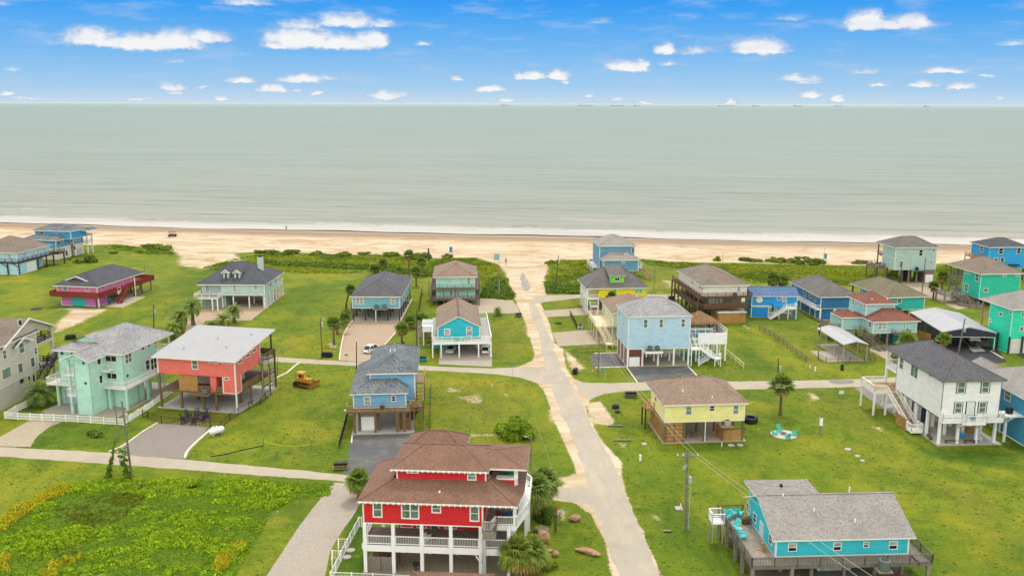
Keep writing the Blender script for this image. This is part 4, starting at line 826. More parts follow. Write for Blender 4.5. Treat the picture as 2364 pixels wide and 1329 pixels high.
for a in ((12.9, -.9), (11.7, 7.5), (11.7, 10.2), (9.7, -.8), (12.9, 5), (12.9, 9.8), (.3, -1.2), (4.8, -1.2)): h.post(*a, 0, z - .3, .35, SB)
h.win('F', 0, 'c5', 772, 1030, 905, 1200, 'garage', paint('b3bbc6')); h.win('F', 0, 'c5', 764, 790, 835, 855, 'sq', GG)
for a in ((712, 568, 752, 608), (838, 575, 872, 612)): h.win('F', 0, 'c5', *a, kind='round', glass=GD, trim=GRYM)
for a in ((968, 688, 1002, 722), (992, 925, 1028, 958)): h.win('F', -4.35, 'c5', *a, kind='round', glass=GD, trim=GRYM)
for a in ((1243, 615, 1380, 690), (1248, 818, 1384, 893)): h.win('F', 0, 'c5', *a, kind='wh', glass=GD)
h.win('R', 12.1, 'c5', 1470, 585, 1555, 705, 'ww', GG); h.win('R', 12.1, 'c5', 1715, 660, 1765, 785, 'w', GD); h.win('R', 12.1, 'c5', 1775, 638, 1850, 785, 'ww', GD)
for a in ((1818, 438, 1845, 475), (1742, 478, 1770, 513), (1672, 512, 1698, 550), (1490, 832, 1518, 875)): h.win('R', 12.1, 'c5', *a, kind='round', glass=GD, trim=GRYM)
h.win('R', tx1, 'c5', 1140, 625, 1190, 725, 'sq', GD); h.win('R', tx1, 'c5', 1165, 840, 1212, 945, 'sq', GD); h.slab(-.5, 13.4, -4.6, 13.8, CONC, .06); h.done()
# 7 coral house with metal roof
h = House('stilt_house', 'tall coral red house with a pale single-slope metal roof on long timber posts', -58.76, 144.72, -.197)
SB = siding('de6d62', .42, True); z = 3.25; z1 = 6.02
m_ = MB(); m_.add([(0, 0, z1), (13.97, 0, z1), (13.97, 8.86, z1), (0, 8.86, z1), (0, 0, 8.85), (13.97, 0, 8.85), (13.97, 8.86, 9.98), (0, 8.86, 9.98)], [(0, 3, 2, 1), (4, 5, 6, 7), (0, 1, 5, 4), (1, 2, 6, 5), (2, 3, 7, 6), (3, 0, 4, 7)]); m_.build('wall', SB, h.root)
m_ = MB(); k = (9.98 - 8.85) / 8.86; y0, y1 = -.7, 13.9; A_ = lambda x, y, e=0: (x, y, 8.87 + k * y + e)
m_.add([A_(-.6, y0), A_(14.5, y0), A_(14.5, y1), A_(-.6, y1), A_(-.6, y0, .22), A_(14.5, y0, .22), A_(14.5, y1, .22), A_(-.6, y1, .22)], [(4, 5, 6, 7)], 0); m_.add(m_.v[:8], [(3, 2, 1, 0), (0, 1, 5, 4), (1, 2, 6, 5), (2, 3, 7, 6), (3, 0, 4, 7)], 1)
m_.build('roof', [metalroof('a3a3a3', .42, 0), WH], h.root)
for u, v in ((3, 3), (6.5, 8), (10, 4.5), (11.5, 10.5)): h.box('roof_vent', MET, u, u + .2, v, v + .2, 8.87 + k * v + .2, 8.87 + k * v + .55)
h.box('corner_trim', WH, 0, .16, -.02, -.001, z1, 8.8); h.box('corner_trim', WH, 13.8, 13.99, -.02, -.001, z, 8.85); h.box('corner_trim', WH, 13.971, 13.99, -.001, .16, z, 8.85); h.box('corner_trim', WH, 13.971, 13.99, 8.7, 8.88, z1, 9.95)
h.wall(11.6, 13.95, .02, 1.9, z, z1 - .01, SB, 'room_wall'); h.wall(9.2, 10.3, .3, 3, z, z1 - .01, SB, 'room_wall', trim=None); h.wall(2, 11, 4.2, 8.6, z, z1 - .01, siding('c7bda6'), 'porch_wall', trim=None)
h.deck(.1, 13.95, .1, 14.0, z, MIDW, .35)
h.wall(3.6, 7.0, .15, .3, z - .1, z1 - .1, ORW, 'timber_screen', trim=None)
h.rail([(7, .2), (9.2, .2)], z, MIDW, style='solid'); h.rail([(10.3, .2), (11.6, .2)], z, MIDW, style='solid'); h.rail([(14.0, 2), (14.0, 8.8)], z, MIDW, style='solid', h=1.1); h.rail([(14.0, 9), (14.0, 14), (0, 14)], z1 + .1, MIDW, style='solid', h=1.15); h.deck(0, 14.1, 8.9, 14.05, z1 + .1, MIDW, .4)
h.opening('F', 4.2, 7.2, 9, z + .1, z1 - .3, 'ww', GD)
for a in ((.15, .2), (3.9, .2), (7.9, .2), (10.2, .2), (4.2, 4.6), (8.6, 4.6), (12.2, 4.6)): h.post(*a, 0, z - .3, .34, MIDW)
for a in ((.15, .2), (13.9, .05)): h.post(*a, 0, 8.8 if a[0] < 1 else z1, .2, WH if a[0] > 1 else MIDW)
for a in ((14.1, 4.6), (14.15, 8.9), (14.1, 11.5), (14.1, 13.9), (7, 13.9), (.2, 13.9)): h.post(*a, 0, z1 + 1.2 if a[1] > 8 else z, .3, MIDW)
for a in ((13.6, 13.8), (7, 13.8), (.3, 13.8)): h.post(*a, z1, 10.4, .22, DARKW)
h.deck(6.6, 9.9, -1.8, .05, z + .05, MIDW, .2, name='equipment_shelf'); m_ = h.mb('beam', MIDW)
for q in (1.6, 3.9): m_.bar((14.1, 8.9, q), (14.1, 13.9, q), .12, .2)
h.deck(14.25, 15.6, 8.4, 10.0, z1 + .2, MET, .1, name='lift_landing'); h.rail([(14.3, 8.4), (15.6, 8.4), (15.6, 10)], z1 + .2, MET, style='x')
for a in ((14.35, 8.5), (15.5, 8.5), (15.5, 9.9)): h.post(*a, 0, z1 + .2, .1, MET)
h.win('F', 0, 'c6', 405, 398, 458, 474, 'w', GG); h.win('F', 0, 'c6', 542, 396, 628, 422, 'sq', GD); h.win('F', 0, 'c6', 655, 402, 740, 428, 'sq', GD); h.win('F', .02, 'c6', 672, 540, 715, 563, 'sq', GD)
for u in ((1.0, 2.8), (3.6, 5.4), (6.1, 7.7)): h.opening('R', 13.97, u[0], u[1], 7.95 + u[0] * .1, 8.5 + u[0] * .1, 'sq', GD)
h.slab(-.3, 14.4, -.3, 14.2, CONCW, .12); hac(h, 8.9, -1.0, z + .1, 'grey air conditioner on the timber shelf in front of the coral house'); h.done()
# 8 teal-blue house on black stilts
h = House('stilt_house', 'teal blue house with hipped grey roof on rows of black stilts above a sandy drive', -37.27, 206.68, .001)
SB = siding('6fadb8'); z = 3.02
h.wall(0, 11.1, 0, 23.2, z, 5.73, SB); h.hip(0, 11.1, 0, 23.2, 5.73, 3.1, SH_CHA, .5, ridge=6.5)
h.posts((.2, 2.9, 5.55, 8.2, 10.9), (.2, 4.5, 9, 13.5, 18, 22.8), 0, z, .26, DARKW); h.deck(5.0, 8.3, -1.4, -.03, z + .1, GREYW, .2, name='equipment_shelf'); h.posts((5.6,), (-1.2,), 0, z, .18, WH)
h.win('F', 0, 'c2', 938, 496, 1018, 556, 'ww', GB); h.win('F', 0, 'c2', 1258, 496, 1300, 556, 'w', GB); h.win('F', 0, 'c2', 1075, 486, 1116, 503, 'sq', GG); h.win('F', 0, 'c2', 1134, 486, 1175, 503, 'sq', GG)
for u in (4.4, 9, 14, 18.5): h.opening('R', 11.1, u, u + 1, 4, 5.3, 'w', GG)
h.deck(-1.4, -.03, 8, 16, z, GREYW); h.rail([(-.1, 8), (-1.4, 8), (-1.4, 16)], z, GREYW, style='x'); h.posts((-1.2,), (8.2, 12, 15.8), 0, z, .2, DARKW); h.stairs((-.8, 7.9, z), (-.8, 3.6, .1), 1.1, GREYW)
h.vents([(4.6, 3.8), (5.4, 4.6), (7, 5.2), (7.2, 9.6)], lambda x, y: 7.2 if y < 6 else 7.8, .12, .3)
h.slab(-.3, 11.4, -.3, 23.4, CONC, .08); hac(h, 5.7, -.7, 3.12, 'left dark air conditioner on the shelf of the teal house with black stilts', col=AC_G); hac(h, 7.6, -.7, 3.12, 'right grey air conditioner on the shelf of the teal house with black stilts'); h.done()
# 9 pale aqua two-level with wooden decks
h = House('stilt_house', 'pale aqua two-level house with brown roof and weathered decks on both floors beside the dunes', -20.26, 223.0, .061)
SB = siding('a8d8cb'); z = 1.61; z2 = 4.38
h.wall(1.2, 11.0, 1.6, 15.5, z, z2 - .2, SB, 'lower_wall'); h.wall(1.2, 11.0, 1.6, 15.5, z2 - .15, 7.0, SB); h.hip(.9, 11.2, 1.3, 15.8, 7.0, 2.6, SH_BR, .5, ridge=4.6)
for zz in (z, z2): h.deck(0, 12.2, 0, 1.58, zz, DW); h.deck(11.02, 12.2, 1.58, 16.9, zz, DW); h.deck(0, 1.18, 1.58, 16.9, zz, DW); h.rail([(0, 16.9), (0, 0), (12.2, 0), (12.2, 16.9)], zz, DW, style='h' if zz == z else 'x')
h.posts((.1, 3.1, 6.1, 9.1, 12.1), (.1,), 0, z2, .2, DW); h.posts((1.2, 5, 9, 11), (1, 8, 15), 0, z, .35, DW)
h.win('F', 1.6, 'e4', 525, 360, 556, 422, 'w', GT); h.win('F', 1.6, 'e4', 383, 362, 440, 426, 'sq', paint('b8dcd4')); h.win('F', 1.6, 'e4', 345, 488, 375, 540, 'w', GG); h.win('F', 1.6, 'e4', 385, 488, 448, 540, 'ww', GB)
h.opening('R', 11, 5, 6, 5.2, 6.5, 'w'); h.box('vent', BRW, 5.8, 6.6, 6.2, 6.9, 9.1, 9.6); h.stairs((-.5, 10, z2), (-.5, 5, z), 1, DW); h.done()
# 10 turquoise gable house with carport
h = House('stilt_house', 'bright turquoise gabled house with a white wrap deck over two parked cars', -15.84, 175.19, .076)
SB = siding('17b3c4'); z = 3.28
h.wall(1.03, 9.6, 3.2, 21.1, z, 5.5, SB); h.gable(1.03, 9.6, 3.2, 21.1, 5.5, 2.17, SH_BR, 'y', .35, wallm=SB)
m_ = h.mb('ridge_strip', shingle('7a6656', '60503f')); m_.bar((5.3, 2.9, 7.90), (5.3, 21.3, 7.90), .34, .06)
h.deck(-.1, 11.8, -.1, 3.18, z, WHB, floor=CONCW); h.deck(9.62, 11.8, 3.18, 21.2, z, WHB, floor=CONCW); h.deck(-.1, 1.01, 3.18, 21.2, z, WHB, floor=CONCW); h.deck(-2.2, -.12, 9.5, 15.5, z, WHB)
h.rail([(-.1, 9.5), (-.1, -.1), (11.8, -.1), (11.8, 21.2), (9.7, 21.2)], z, WHB, style='cable', h=1.05); h.rail([(-.1, 9.5), (-2.2, 9.5), (-2.2, 15.5), (-.1, 15.5)], z, WHB, style='solid')
for a in ((0, 0), (1.7, 0), (5.3, 0), (9.2, 0), (11.7, 0), (11.7, 6), (11.7, 12), (11.7, 18), (0, 8), (5.3, 7), (9.2, 7), (-2, 9.7)): h.post(*a, 0, z - .25, .26, WHB)
m_ = h.mb('fascia', WHB); m_.box(-.13, 11.83, -.14, -.101, z - .5, z + .02)
h.wall(.2, 3.5, 7.4, 12, 0, z - .3, siding('1ea7bb'), 'storage_wall', trim=None); h.wall(3.5, 9, 11, 12, 0, z - .3, siding('4f86a5'), 'back_wall', trim=None)
h.win('F', 3.2, 'e4', 288, 880, 354, 944, 'w', GB, tw=.16); h.win('F', 3.2, 'e4', 513, 858, 577, 952, 'w', GB, tw=.13); h.win('F', 3.2, 'e4', 518, 860, 572, 884, 'sq', GG)
for u in (7, 11, 16): h.opening('R', 9.6, u, u + 1, 4, 5.2, 'w', GG)
h.box('surfboard_rack', TEAL, 1.2, 9.8, 2.2, 2.3, z + .1, z + .5); h.box('surfboard_rack', paint('5fa9c4'), 4.5, 5.3, -.04, 0, z + .15, z + .75); h.box('surfboard_rack', paint('a9a17c'), 5.6, 6.3, -.04, 0, z + .15, z + .75)
h.slab(1.3, 12, -.3, 11, CONC, .05); h.done()
# 11 blue two-storey with wooden deck
h = House('stilt_house', 'mid blue house with speckled slate roofs and a timber deck above a garage door', -25.23, 132.47, .082)
SB = siding('6fa6c9'); z = 3.6; z2 = 5.9; W1 = .8
h.wall(W1, 8.95, 1.6, 17, z, z2, SB); xa, xb = 3.2, 10.3
h.wall(xa, xb, 4.85, 17, z, 8.1, SB); h.hip(xa, xb, 4.85, 19.5, 8.1, 2.1, SH_SLATE, .5, ridge=4.2)
m_ = MB(); m_.add([(W1 - .5, .5, z2), (9.1, .5, z2), (9.1, 3.38, z2 + 1.35), (3.08, 3.38, z2 + 1.35), (W1 - .5, 16, z2), (3.08, 16, z2 + 1.35), (7.5, 3.38, z2 + 1.7), (3.3, 3.38, z2 + 1.7)], [])
m_.v = []; P0 = (W1 - .5, 1.1, z2 + .15); P1 = (9.35, 1.1, z2 + .15); P2 = (7.3, 4.84, z2 + 1.45); P3 = (3.19, 4.84, z2 + 1.45); P4 = (3.19, 17.4, z2 + 1.45); P5 = (W1 - .5, 17.4, z2 + .15); P6 = (9.35, 4.84, z2 + .15)
m_.add([P0, P1, P2, P3, P4, P5, P6], [(0, 1, 2, 3), (0, 3, 4, 5), (1, 6, 2)], 0)
lo = lambda p: (p[0], p[1], z2)
m_.add([P0, P1, P6, P5, lo(P0), lo(P1), lo(P6), lo(P5), (3.19, 17.4, z2)], [(4, 5, 1, 0), (5, 6, 2, 1), (7, 4, 0, 3), (4, 7, 8, 6, 5)], 1); m_.build('lower_roof', [SH_SLATE, WH], h.root)
m_ = h.mb('corner_trim', WH)
h.deck(-.1, 9.65, -.1, 1.58, z, MIDW); h.deck(9.1, 11.6, 1.59, 3.4, z, MIDW); h.rail([(-.1, 1.6), (-.1, -.1), (9.65, -.1)], z, TANW, style='picket'); h.rail([(9.65, -.1), (9.65, 1.5), (11.6, 1.5), (11.6, 3.4)], z, TANW, style='picket')
h.stairs((10.9, 10.6, z + 1.2), (10.9, 3.5, z), 1.3, TANW, rail=True); h.deck(10.1, 11.7, 10.6, 16, z + 1.2, TANW); h.rail([(11.7, 10.6), (11.7, 16)], z + 1.2, TANW, style='picket')
h.stairs((10.3, .9, z - .3), (9.2, 5.6, .1), 1.1, MIDW); h.posts((10.2, 11.5), (1, 6, 10.8, 15.8), 0, z, .22, MIDW)
for a in ((1.05, .1), (1.7, 1.1), (4.24, .1), (4.7, 1.1), (7.6, .1), (8.7, .1), (9.5, .9), (8.1, 1.1)): h.post(*a, 0, z - .28, .34, MIDW)
h.wall(1.8, 4.4, 1.3, 4, 0, z - .3, siding('9a8a72'), 'storage_wall', trim=None); h.opening('F', 1.3, 1.95, 4.25, .05, 2.3, 'garage', WHB)
h.wall(7.7, 9.1, 1.3, 1.45, 0, 1.9, ORW, 'shower_screen', trim=None); h.wall(9.1, 9.2, 1.0, 3.6, 0, 2.1, ORW, 'shower_screen', trim=None)
h.wall(4.6, 7.7, 9, 9.2, 0, z - .3, siding('8b97a0'), 'back_wall', trim=None)
h.win('F', 1.6, 'c7', 374, 558, 440, 648, 'w', GB); h.win('F', 1.6, 'c7', 637, 552, 682, 608, 'w', GD)
h.vents([(6.2, 10.6), (6.9, 10.6)], lambda x, y: 10.1, .1, .5); h.slab(.6, 10.2, -.4, 14, CONCW, .12); h.box('downspout', WHB, -.45, -.05, -.3, -.2, z + .3, z + .45)
hac(h, 5.3, .9, z, 'dark air conditioner on the front deck of the mid blue slate-roofed house', s_=.8, col=BLK); h.done()
# 12 the red house in front
h = House('stilt_house', 'large red house with stacked brown hip roofs, white porches and white columns in the foreground', -15.95, 90.58, -.069)
SB = siding('c80a1a', .17); z = 3.3; z2 = 5.74; z3 = 8.3; W0 = 12.97
h.wall(0, W0, 0, 9.6, z2, z3, SB); h.wall(3, W0 - 1, 4.2, 9.5, z, z2 - .02, SB, 'lower_wall', trim=None)
UX0, UX1, UY = 3.25, 13.07, 2.54
h.wall(UX0, UX1, UY, 9.0, z3, 10.96, SB)
# skirt roof over the main floor
def slab_roof(name, pts_out, pts_in, zo, zi, mt, f=.2):
    g = MB(); n = len(pts_out); vs = [(*p, zo + f) for p in pts_out] + [(*p, zi) for p in pts_in] + [(*p, zo) for p in pts_out]
    g.add(vs, [(i, (i + 1) % n, n + (i + 1) % n, n + i) for i in range(n)], 0); g.add(vs, [(2 * n + i, 2 * n + (i + 1) % n, (i + 1) % n, i) for i in range(n)], 1)
    g.add([(*p, zo + .01) for p in pts_out] + [(*p, zo + .01) for p in pts_in], [(n + i, n + (i + 1) % n, (i + 1) % n, i) for i in range(n)], 1)
    for i in range(n): g.bar((*pts_out[i], zo + f), (*pts_in[i], zi + .02), .26, .05, 0)
    return g.build(name, [mt, WH], h.root)
slab_roof('skirt_roof', [(-.5, -.55), (16.7, -.55), (17.2, 3.2), (17.2, 10.2), (-.5, 10.2)], [(2.9, 2.55), (13.4, 2.55), (13.5, 3.4), (13.5, 8.9), (2.9, 8.9)], z3, z3 + 1.62, SH_RB)
h.hip(UX0 - .1, UX1 - .2, UY, 9.3, 10.96, 1.75, SH_RB, .55, ridge=3.1); h.hip(UX1 - 2.6, 17.0, 3.6, 9.9, 10.9, 1.0, SH_RB, .45, name='porch_roof'); h.hip(3.4, 9.6, 8.6, 13.2, 10.7, 1.75, SH_RB, .5, name='rear_roof', ridge=2.4)
m_ = h.mb('rafter_tails', WHB)
for i in range(29): x = -.2 + i * .6; m_.box(x, x + .13, -.68, -.56, z3 - .02, z3 + .17)
for i in range(19): x = UX0 - .5 + i * .57; m_.box(x, x + .12, UY - .70, UY - .56, 10.94, 11.12)
h.win('F', 0, 'c8', 382, 672, 468, 812, 'w', GG, tw=.14); h.win('F', 0, 'c8', 632, 680, 792, 826, 'ww', GG, tw=.14); h.win('F', 0, 'c8', 898, 692, 985, 774, 'w', GG, tw=.14); h.win('F', 0, 'c8', 1234, 706, 1320, 848, 'w', GG, tw=.14)
h.win('F', UY, 'c8', 680, 388, 788, 424, 'sq', GD, tw=.12); h.win('F', UY, 'c8', 1213, 408, 1294, 486, 'w', GT, tw=.12)
h.opening('F', 4.2, 5.0, 6.2, z, z2 - .1, 'w', GT); h.opening('F', 4.2, 6.6, 7.6, z, z2 - .1, 'door', paint('2c4a66')); h.opening('F', 4.2, 8.2, 9.6, z, z2 - .1, 'w', GT); h.opening('F', 4.2, 3.2, 4.6, z, z2 - .2, 'sq', SB)
# porches
h.deck(-.1, 15.9, -.1, 4.15, z, WHB, .75, floor=GREYW); h.deck(W0 + .1, 15.9, 4.2, 9.6, z, WHB, .75, floor=GREYW)
h.deck(W0 + .05, 16.5, .6, 9.7, z2, WHB, .6, floor=GREYW); h.deck(-.2, -.12, -.1, 4, z, WHB, .5)
m_ = MB(); pg = [(16.5, .6), (17.6, 4.72), (17.6, 11.3), (16.0, 14), (6, 14), (6, 9.7), (16.5, 9.7)]
m_.add([(*p, z2 - .45) for p in pg] + [(*p, z2) for p in pg], [tuple(range(7, 14))] + [tuple(range(6, -1, -1))] + [(i, (i + 1) % 7, 7 + (i + 1) % 7, 7 + i) for i in range(7)]); m_.build('side_deck', WHB, h.root)
h.rail([(16.5, .6), (17.6, 4.72), (17.6, 11.3), (16.0, 14)], z2 + .001, WHB, w=.12); h.rail([(14.2, .55), (16.5, .6)], z2, WHB, w=.12); h.rail([(W0 + .15, -.8), (13.9, -.8), (14.2, .5)], z2, WHB, w=.1)
h.deck(W0 + .05, 14.4, -.9, .58, z2, GREYW, .9, name='landing'); h.rail([(W0 + .1, -.9), (14.4, -.9), (14.4, .5)], z2, GREYW, style='picket')
CX = [.15, 3.25, 6.35, 9.5, 12.7]
for a, b_ in zip(CX[:-1], CX[1:]): h.rail([(a + .2, .05), (b_ - .2, .05)], z, WHB, w=.12)
h.rail([(-.05, .3), (-.05, 4.1)], z, WHB, w=.12); h.rail([(12.9, .05), (15.8, .05), (15.8, 4)], z, WHB, w=.12)
for x in CX: h.post(x, .02, 0, z2, .36, WHB)
h.post(15.7, .3, 0, z2, .36, WHB); h.post(16.3, .8, z2, z3, .36, WHB); h.post(15.7, 9, 0, z2, .36, WHB); h.post(17.3, 5, 0, z2, .34, WHB); h.post(17.3, 11, 0, z2, .34, WHB); h.post(16.4, 9.4, z2, 10.9, .36, WHB)
for x in CX: h.post(x + .1, 4.6, 0, z - .7, .36, WHB); h.post(x, 9.2, 0, z2, .36, WHB)
# upper corner balcony
h.wall(UX1 + .02, 16.2, 3.8, 4.6, z3 + .3, 9.6, SB, 'balcony_wall', trim=WH); h.deck(UX1 + .02, 16.4, 4.61, 9, 9.2, GREYW, .1, name='balcony'); h.post(16.2, 4.3, z3, 10.9, .42, WHB); h.box('balcony_cap', WHB, UX1 + .02, 16.4, 3.7, 4.7, 9.601, 9.72)
# ground level: slatted storage, stairs, slab
for u in (.4, 1.85):
    m_ = MB()
    for i in range(14): m_.box(u, u + 1.38, .0, .05, .12 + i * .12, .21 + i * .12)
    m_.box(u, u + 1.38, .06, .09, .1, 1.85); m_.build('slatted_panel', GREYW, h.root)
m_ = MB(); m_.box(.2, 3.1, 2.9, 3.0, 0, 3.0); m_.box(3.3, 3.4, .4, 3, 0, 2.4); m_.build('storage_wall', MIDW, h.root); h.stairs((1.9, 2.8, 2.9), (1.9, .5, 1.2), 1.0, MIDW, rail=False)
m_ = MB(); m_.box(13.0, 13.35, -.8, -.5, 0, z2 + .9); m_.build('lift_mast', MET, h.root); h.mb('bracket', WHB).bar((12.8, -.5, z2 - .2), (13.1, -.6, z2 - 1.1), .1); h.mb('bracket', WHB).bar((12.2, -.2, z - .8), (13.0, -.5, z - 1.8), .1)
h.slab(-.2, 17.4, -2.5, 10, speck('a79a7e', '92866c', 3, name='patio_slab'), .08); h.vents([(2.6, 6.5), (2.2, 6.9), (8.2, .9)], lambda x, y: 8.9 if y < 2 else 9.1, .12, .4)
h.done(); RED = h
# 13 tall blue house at the beach
h = House('stilt_house', 'tall steel blue house with two stepped grey hip roofs standing by the beach road end', 26.01, 261.46, .067)
SB = siding('5f94b5'); SBL = siding('7ea9bf')
h.wall(0, 10.5, 3, 15.6, 2.07, 8.77, SB); h.wall(.6, 11, -.65, 2.98, 2.07, 5.17, SB); h.hip(0, 10.5, 3, 15.6, 8.77, 2.7, SH_PALE, .5); h.hip(.5, 11, -.65, 3.1, 5.17, 2.1, SH_PALE, .5, apex=((3, 2.9), (8, 2.9)))
h.win('F', 3, 'e5', 680, 245, 718, 308, 'w', GD); h.win('F', -.65, 'e5', 548, 420, 600, 446, 'sq', GB)
h.posts((.8, 3, 5.2, 7.4, 9.4, 10.9), (-.4, 4, 9, 15), 0, 2.1, .26, TANW); h.posts((-1.6, -.1), (6, 9, 12, 15.4), 0, 2.1, .22, WH); h.deck(-1.7, -.02, 6, 15.6, 2.1, WH); h.rail([(-.1, 6), (-1.7, 6), (-1.7, 15.6)], 2.1, WH)
h.deck(11.05, 12.6, 1, 4, 2.6, WH); h.rail([(11.1, 1), (12.6, 1), (12.6, 4)], 2.6, WH); h.stairs((12, 1, 2.6), (13.6, -4.6, .1), 1.0, TANW); h.vents([(7.2, .8), (8, 1.1)], lambda x, y: 6.6, .12, .5); h.done()
# 14 yellow with green dormer
h = House('stilt_house', 'bright yellow house with lime green dormer and shutters and a white porch', 18.34, 215.19, .089)
SB = siding('e6cf12'); z = 3.69; LG = siding('6fca2a')
h.wall(2.87, 14.72, .1, 10.6, z, 6.03, SB, trim=paint('9bd48c')); h.hip(-.1, 14.8, 0, 12.5, 6.03, 4.5, SH_MID, .4, ridge=5.7)
a = h.L('F', 1.2, 'e5', 398, 708); b_ = h.L('F', 1.2, 'e5', 582, 620)
h.wall(a[0], b_[0], 1.2, 5, a[2] - .2, b_[2] + .05, LG, 'dormer')
m_ = MB(); m_.add([(a[0] - .4, .8, b_[2]), (b_[0] + .4, .8, b_[2]), (b_[0] + .3, 6.4, b_[2] + 1.75), (a[0] - .6, 6.4, b_[2] + 1.75), (a[0] - .4, .8, b_[2] + .15), (b_[0] + .4, .8, b_[2] + .15), (b_[0] + .3, 6.4, b_[2] + 1.9), (a[0] - .6, 6.4, b_[2] + 1.9)], [(4, 5, 6, 7)], 0)
m_.add(m_.v[:8], [(0, 1, 5, 4), (1, 2, 6, 5), (3, 0, 4, 7), (0, 3, 2, 1)], 1); m_.build('dormer_roof', [SH_MID, paint('9bd48c')], h.root)
h.win('F', 1.2, 'e5', 455, 637, 525, 685, 'wh', GD); h.win('F', .1, 'e5', 432, 792, 488, 872, 'sq', paint('58b62c')); h.win('F', .1, 'e5', 724, 788, 832, 848, 'ww', paint('58b62c'))
h.deck(-.1, 2.85, 0, 9.8, z, WHB); h.rail([(2.85, 0), (-.1, 0), (-.1, 9.8)], z, WHB)
for y in (0.1, 2.4, 4.8, 7.2, 9.6): h.post(0, y, 0, 6.0, .26, WHB)
h.post(2.7, .1, 0, z, .26, WHB); h.posts((5.5, 8.5, 11.5, 14.5), (.2, 5), 0, z, .26, WHB); h.wall(4, 9, 3, 9, 0, z - .3, siding('5b5a33'), 'lower_wall', trim=None)
h.deck(.6, 2.4, -1.2, 0, 2.0, WHB); h.rail([(.6, 0), (.6, -1.2), (2.4, -1.2)], 2.0, WHB); h.posts((.7, 2.3), (-1.1,), 0, 2, .14, WHB)
h.vents([(4.6, 1.2), (11.3, 2.6)], lambda x, y: 6.7 if y < 2 else 7.2, .12, .35); h.done()
# 15 tan house with brown roof
h = House('stilt_house', 'pale green house with brown roof and tall cream stairway behind the pale blue house', 21.76, 189.26, .078)
SB = siding('c3c79c'); CR2 = paint('e2d2ae', .6, .08)
h.wall(0, 10, 0, 13.6, 3.1, 6.0, SB); h.hip(0, 10, 0, 13.6, 6.0, 2.5, SH_BR, .55); h.wall(.5, 9, 2, 10, 0, 3.0, SB, 'lower_wall')
h.deck(-3.6, -.02, 0.5, 11, 3.1, CR2); h.rail([(-.1, 11), (-3.6, 11), (-3.6, 1.9)], 3.1, CR2, style='x', w=.14); h.rail([(-1.9, .5), (-.1, .5)], 3.1, CR2, style='x')
h.stairs((-2.8, .5, 3.1), (-1.9, -5.2, 1.0), 1.3, CR2); h.deck(-2.6, -1.2, -6.6, -5.2, 1.0, CR2); h.stairs((-1.2, -5.9, 1.0), (1.2, -5.9, .05), 1.2, CR2)
for a in ((-3.5, .6), (-3.5, 4), (-3.5, 7.5), (-3.5, 10.8), (-1.9, .6), (-2.5, -6.5), (-1.3, -6.5), (-2.5, -2.6), (-1.4, -2.6)): h.post(*a, 0, 3.0 if a[1] > -2 else (1.0 if a[1] < -5 else 1.9), .16, CR2)
for y in (.5, 4, 8, 12): h.post(-.1, y, 0, 5.9, .2, WH)
h.vents([(4.2, 9.5), (5.8, 8.8), (6.8, 8.2)], lambda x, y: 8.0, .12, .25); h.done()
# 16 big pale blue house
h = House('stilt_house', 'big pale blue three-level house with speckled roof and white stilts above dark gravel', 22.36, 169.43, .083)
SB = siding('a9cbe0', .16); z = 3.48; T = 9.85
h.wall(0, 12.24, 0, 10.6, z, T, SB); h.hip(0, 12.24, 0, 10.6, T, 2.9, SH_LT, .3, ridge=4.9)
for a in ((538, 390, 592, 494), (722, 388, 774, 492), (982, 384, 1033, 485)): h.win('F', 0, 'c9', *a, kind='w', glass=GG)
for a in ((248, 300, 262, 345), (280, 322, 290, 345), (305, 430, 316, 460), (335, 545, 344, 575)): h.win('L', 0, 'c9', *a, kind='sq', glass=GD, tw=.04)
xs = [0.15, 3.0, 6.1, 9.2, 12.1]
for x in xs:
    for y in (.15, 3.4, 6.6, 9.7): h.post(x, y, 0, z, .32, WHB)
BRS = wood('7c5341', '694334', 'slat_cladding')
m_ = MB()
for i in range(9): m_.box(.35, 2.8, .0, .04, 2.02 + i * .155, 2.15 + i * .155)
m_.box(.35, 2.8, .045, .1, 1.95, z - .02); m_.build('slat_wall', BRS, h.root); h.wall(.4, 2.75, .12, .2, 0, 1.98, BRS, 'storage_wall', trim=None); h.opening('F', .12, .45, 2.5, .05, 1.95, 'garage', WHB)
m_ = MB()
for y0, y1 in ((.4, 3.2), (3.7, 6.4), (6.9, 9.5)): m_.box(.05, .1, y0, y1, .1, z - .05)
m_.build('side_slat_wall', wood('9c8174', '84695d', 'faded_slats'), h.root)
h.deck(3.2, 6.6, -1.6, -.03, z - .05, WHB, .45, floor=GREYW, name='equipment_shelf'); h.posts((3.4, 6.4), (-1.4,), z - 1.2, z - .5, .12, WHB)
hac(h, 4.2, -.8, z, 'left round grey air conditioner on the front shelf of the big pale blue house', s_=.95, col=AC_G); hac(h, 5.7, -.8, z, 'right round grey air conditioner on the front shelf of the big pale blue house', s_=.95, col=AC_G)
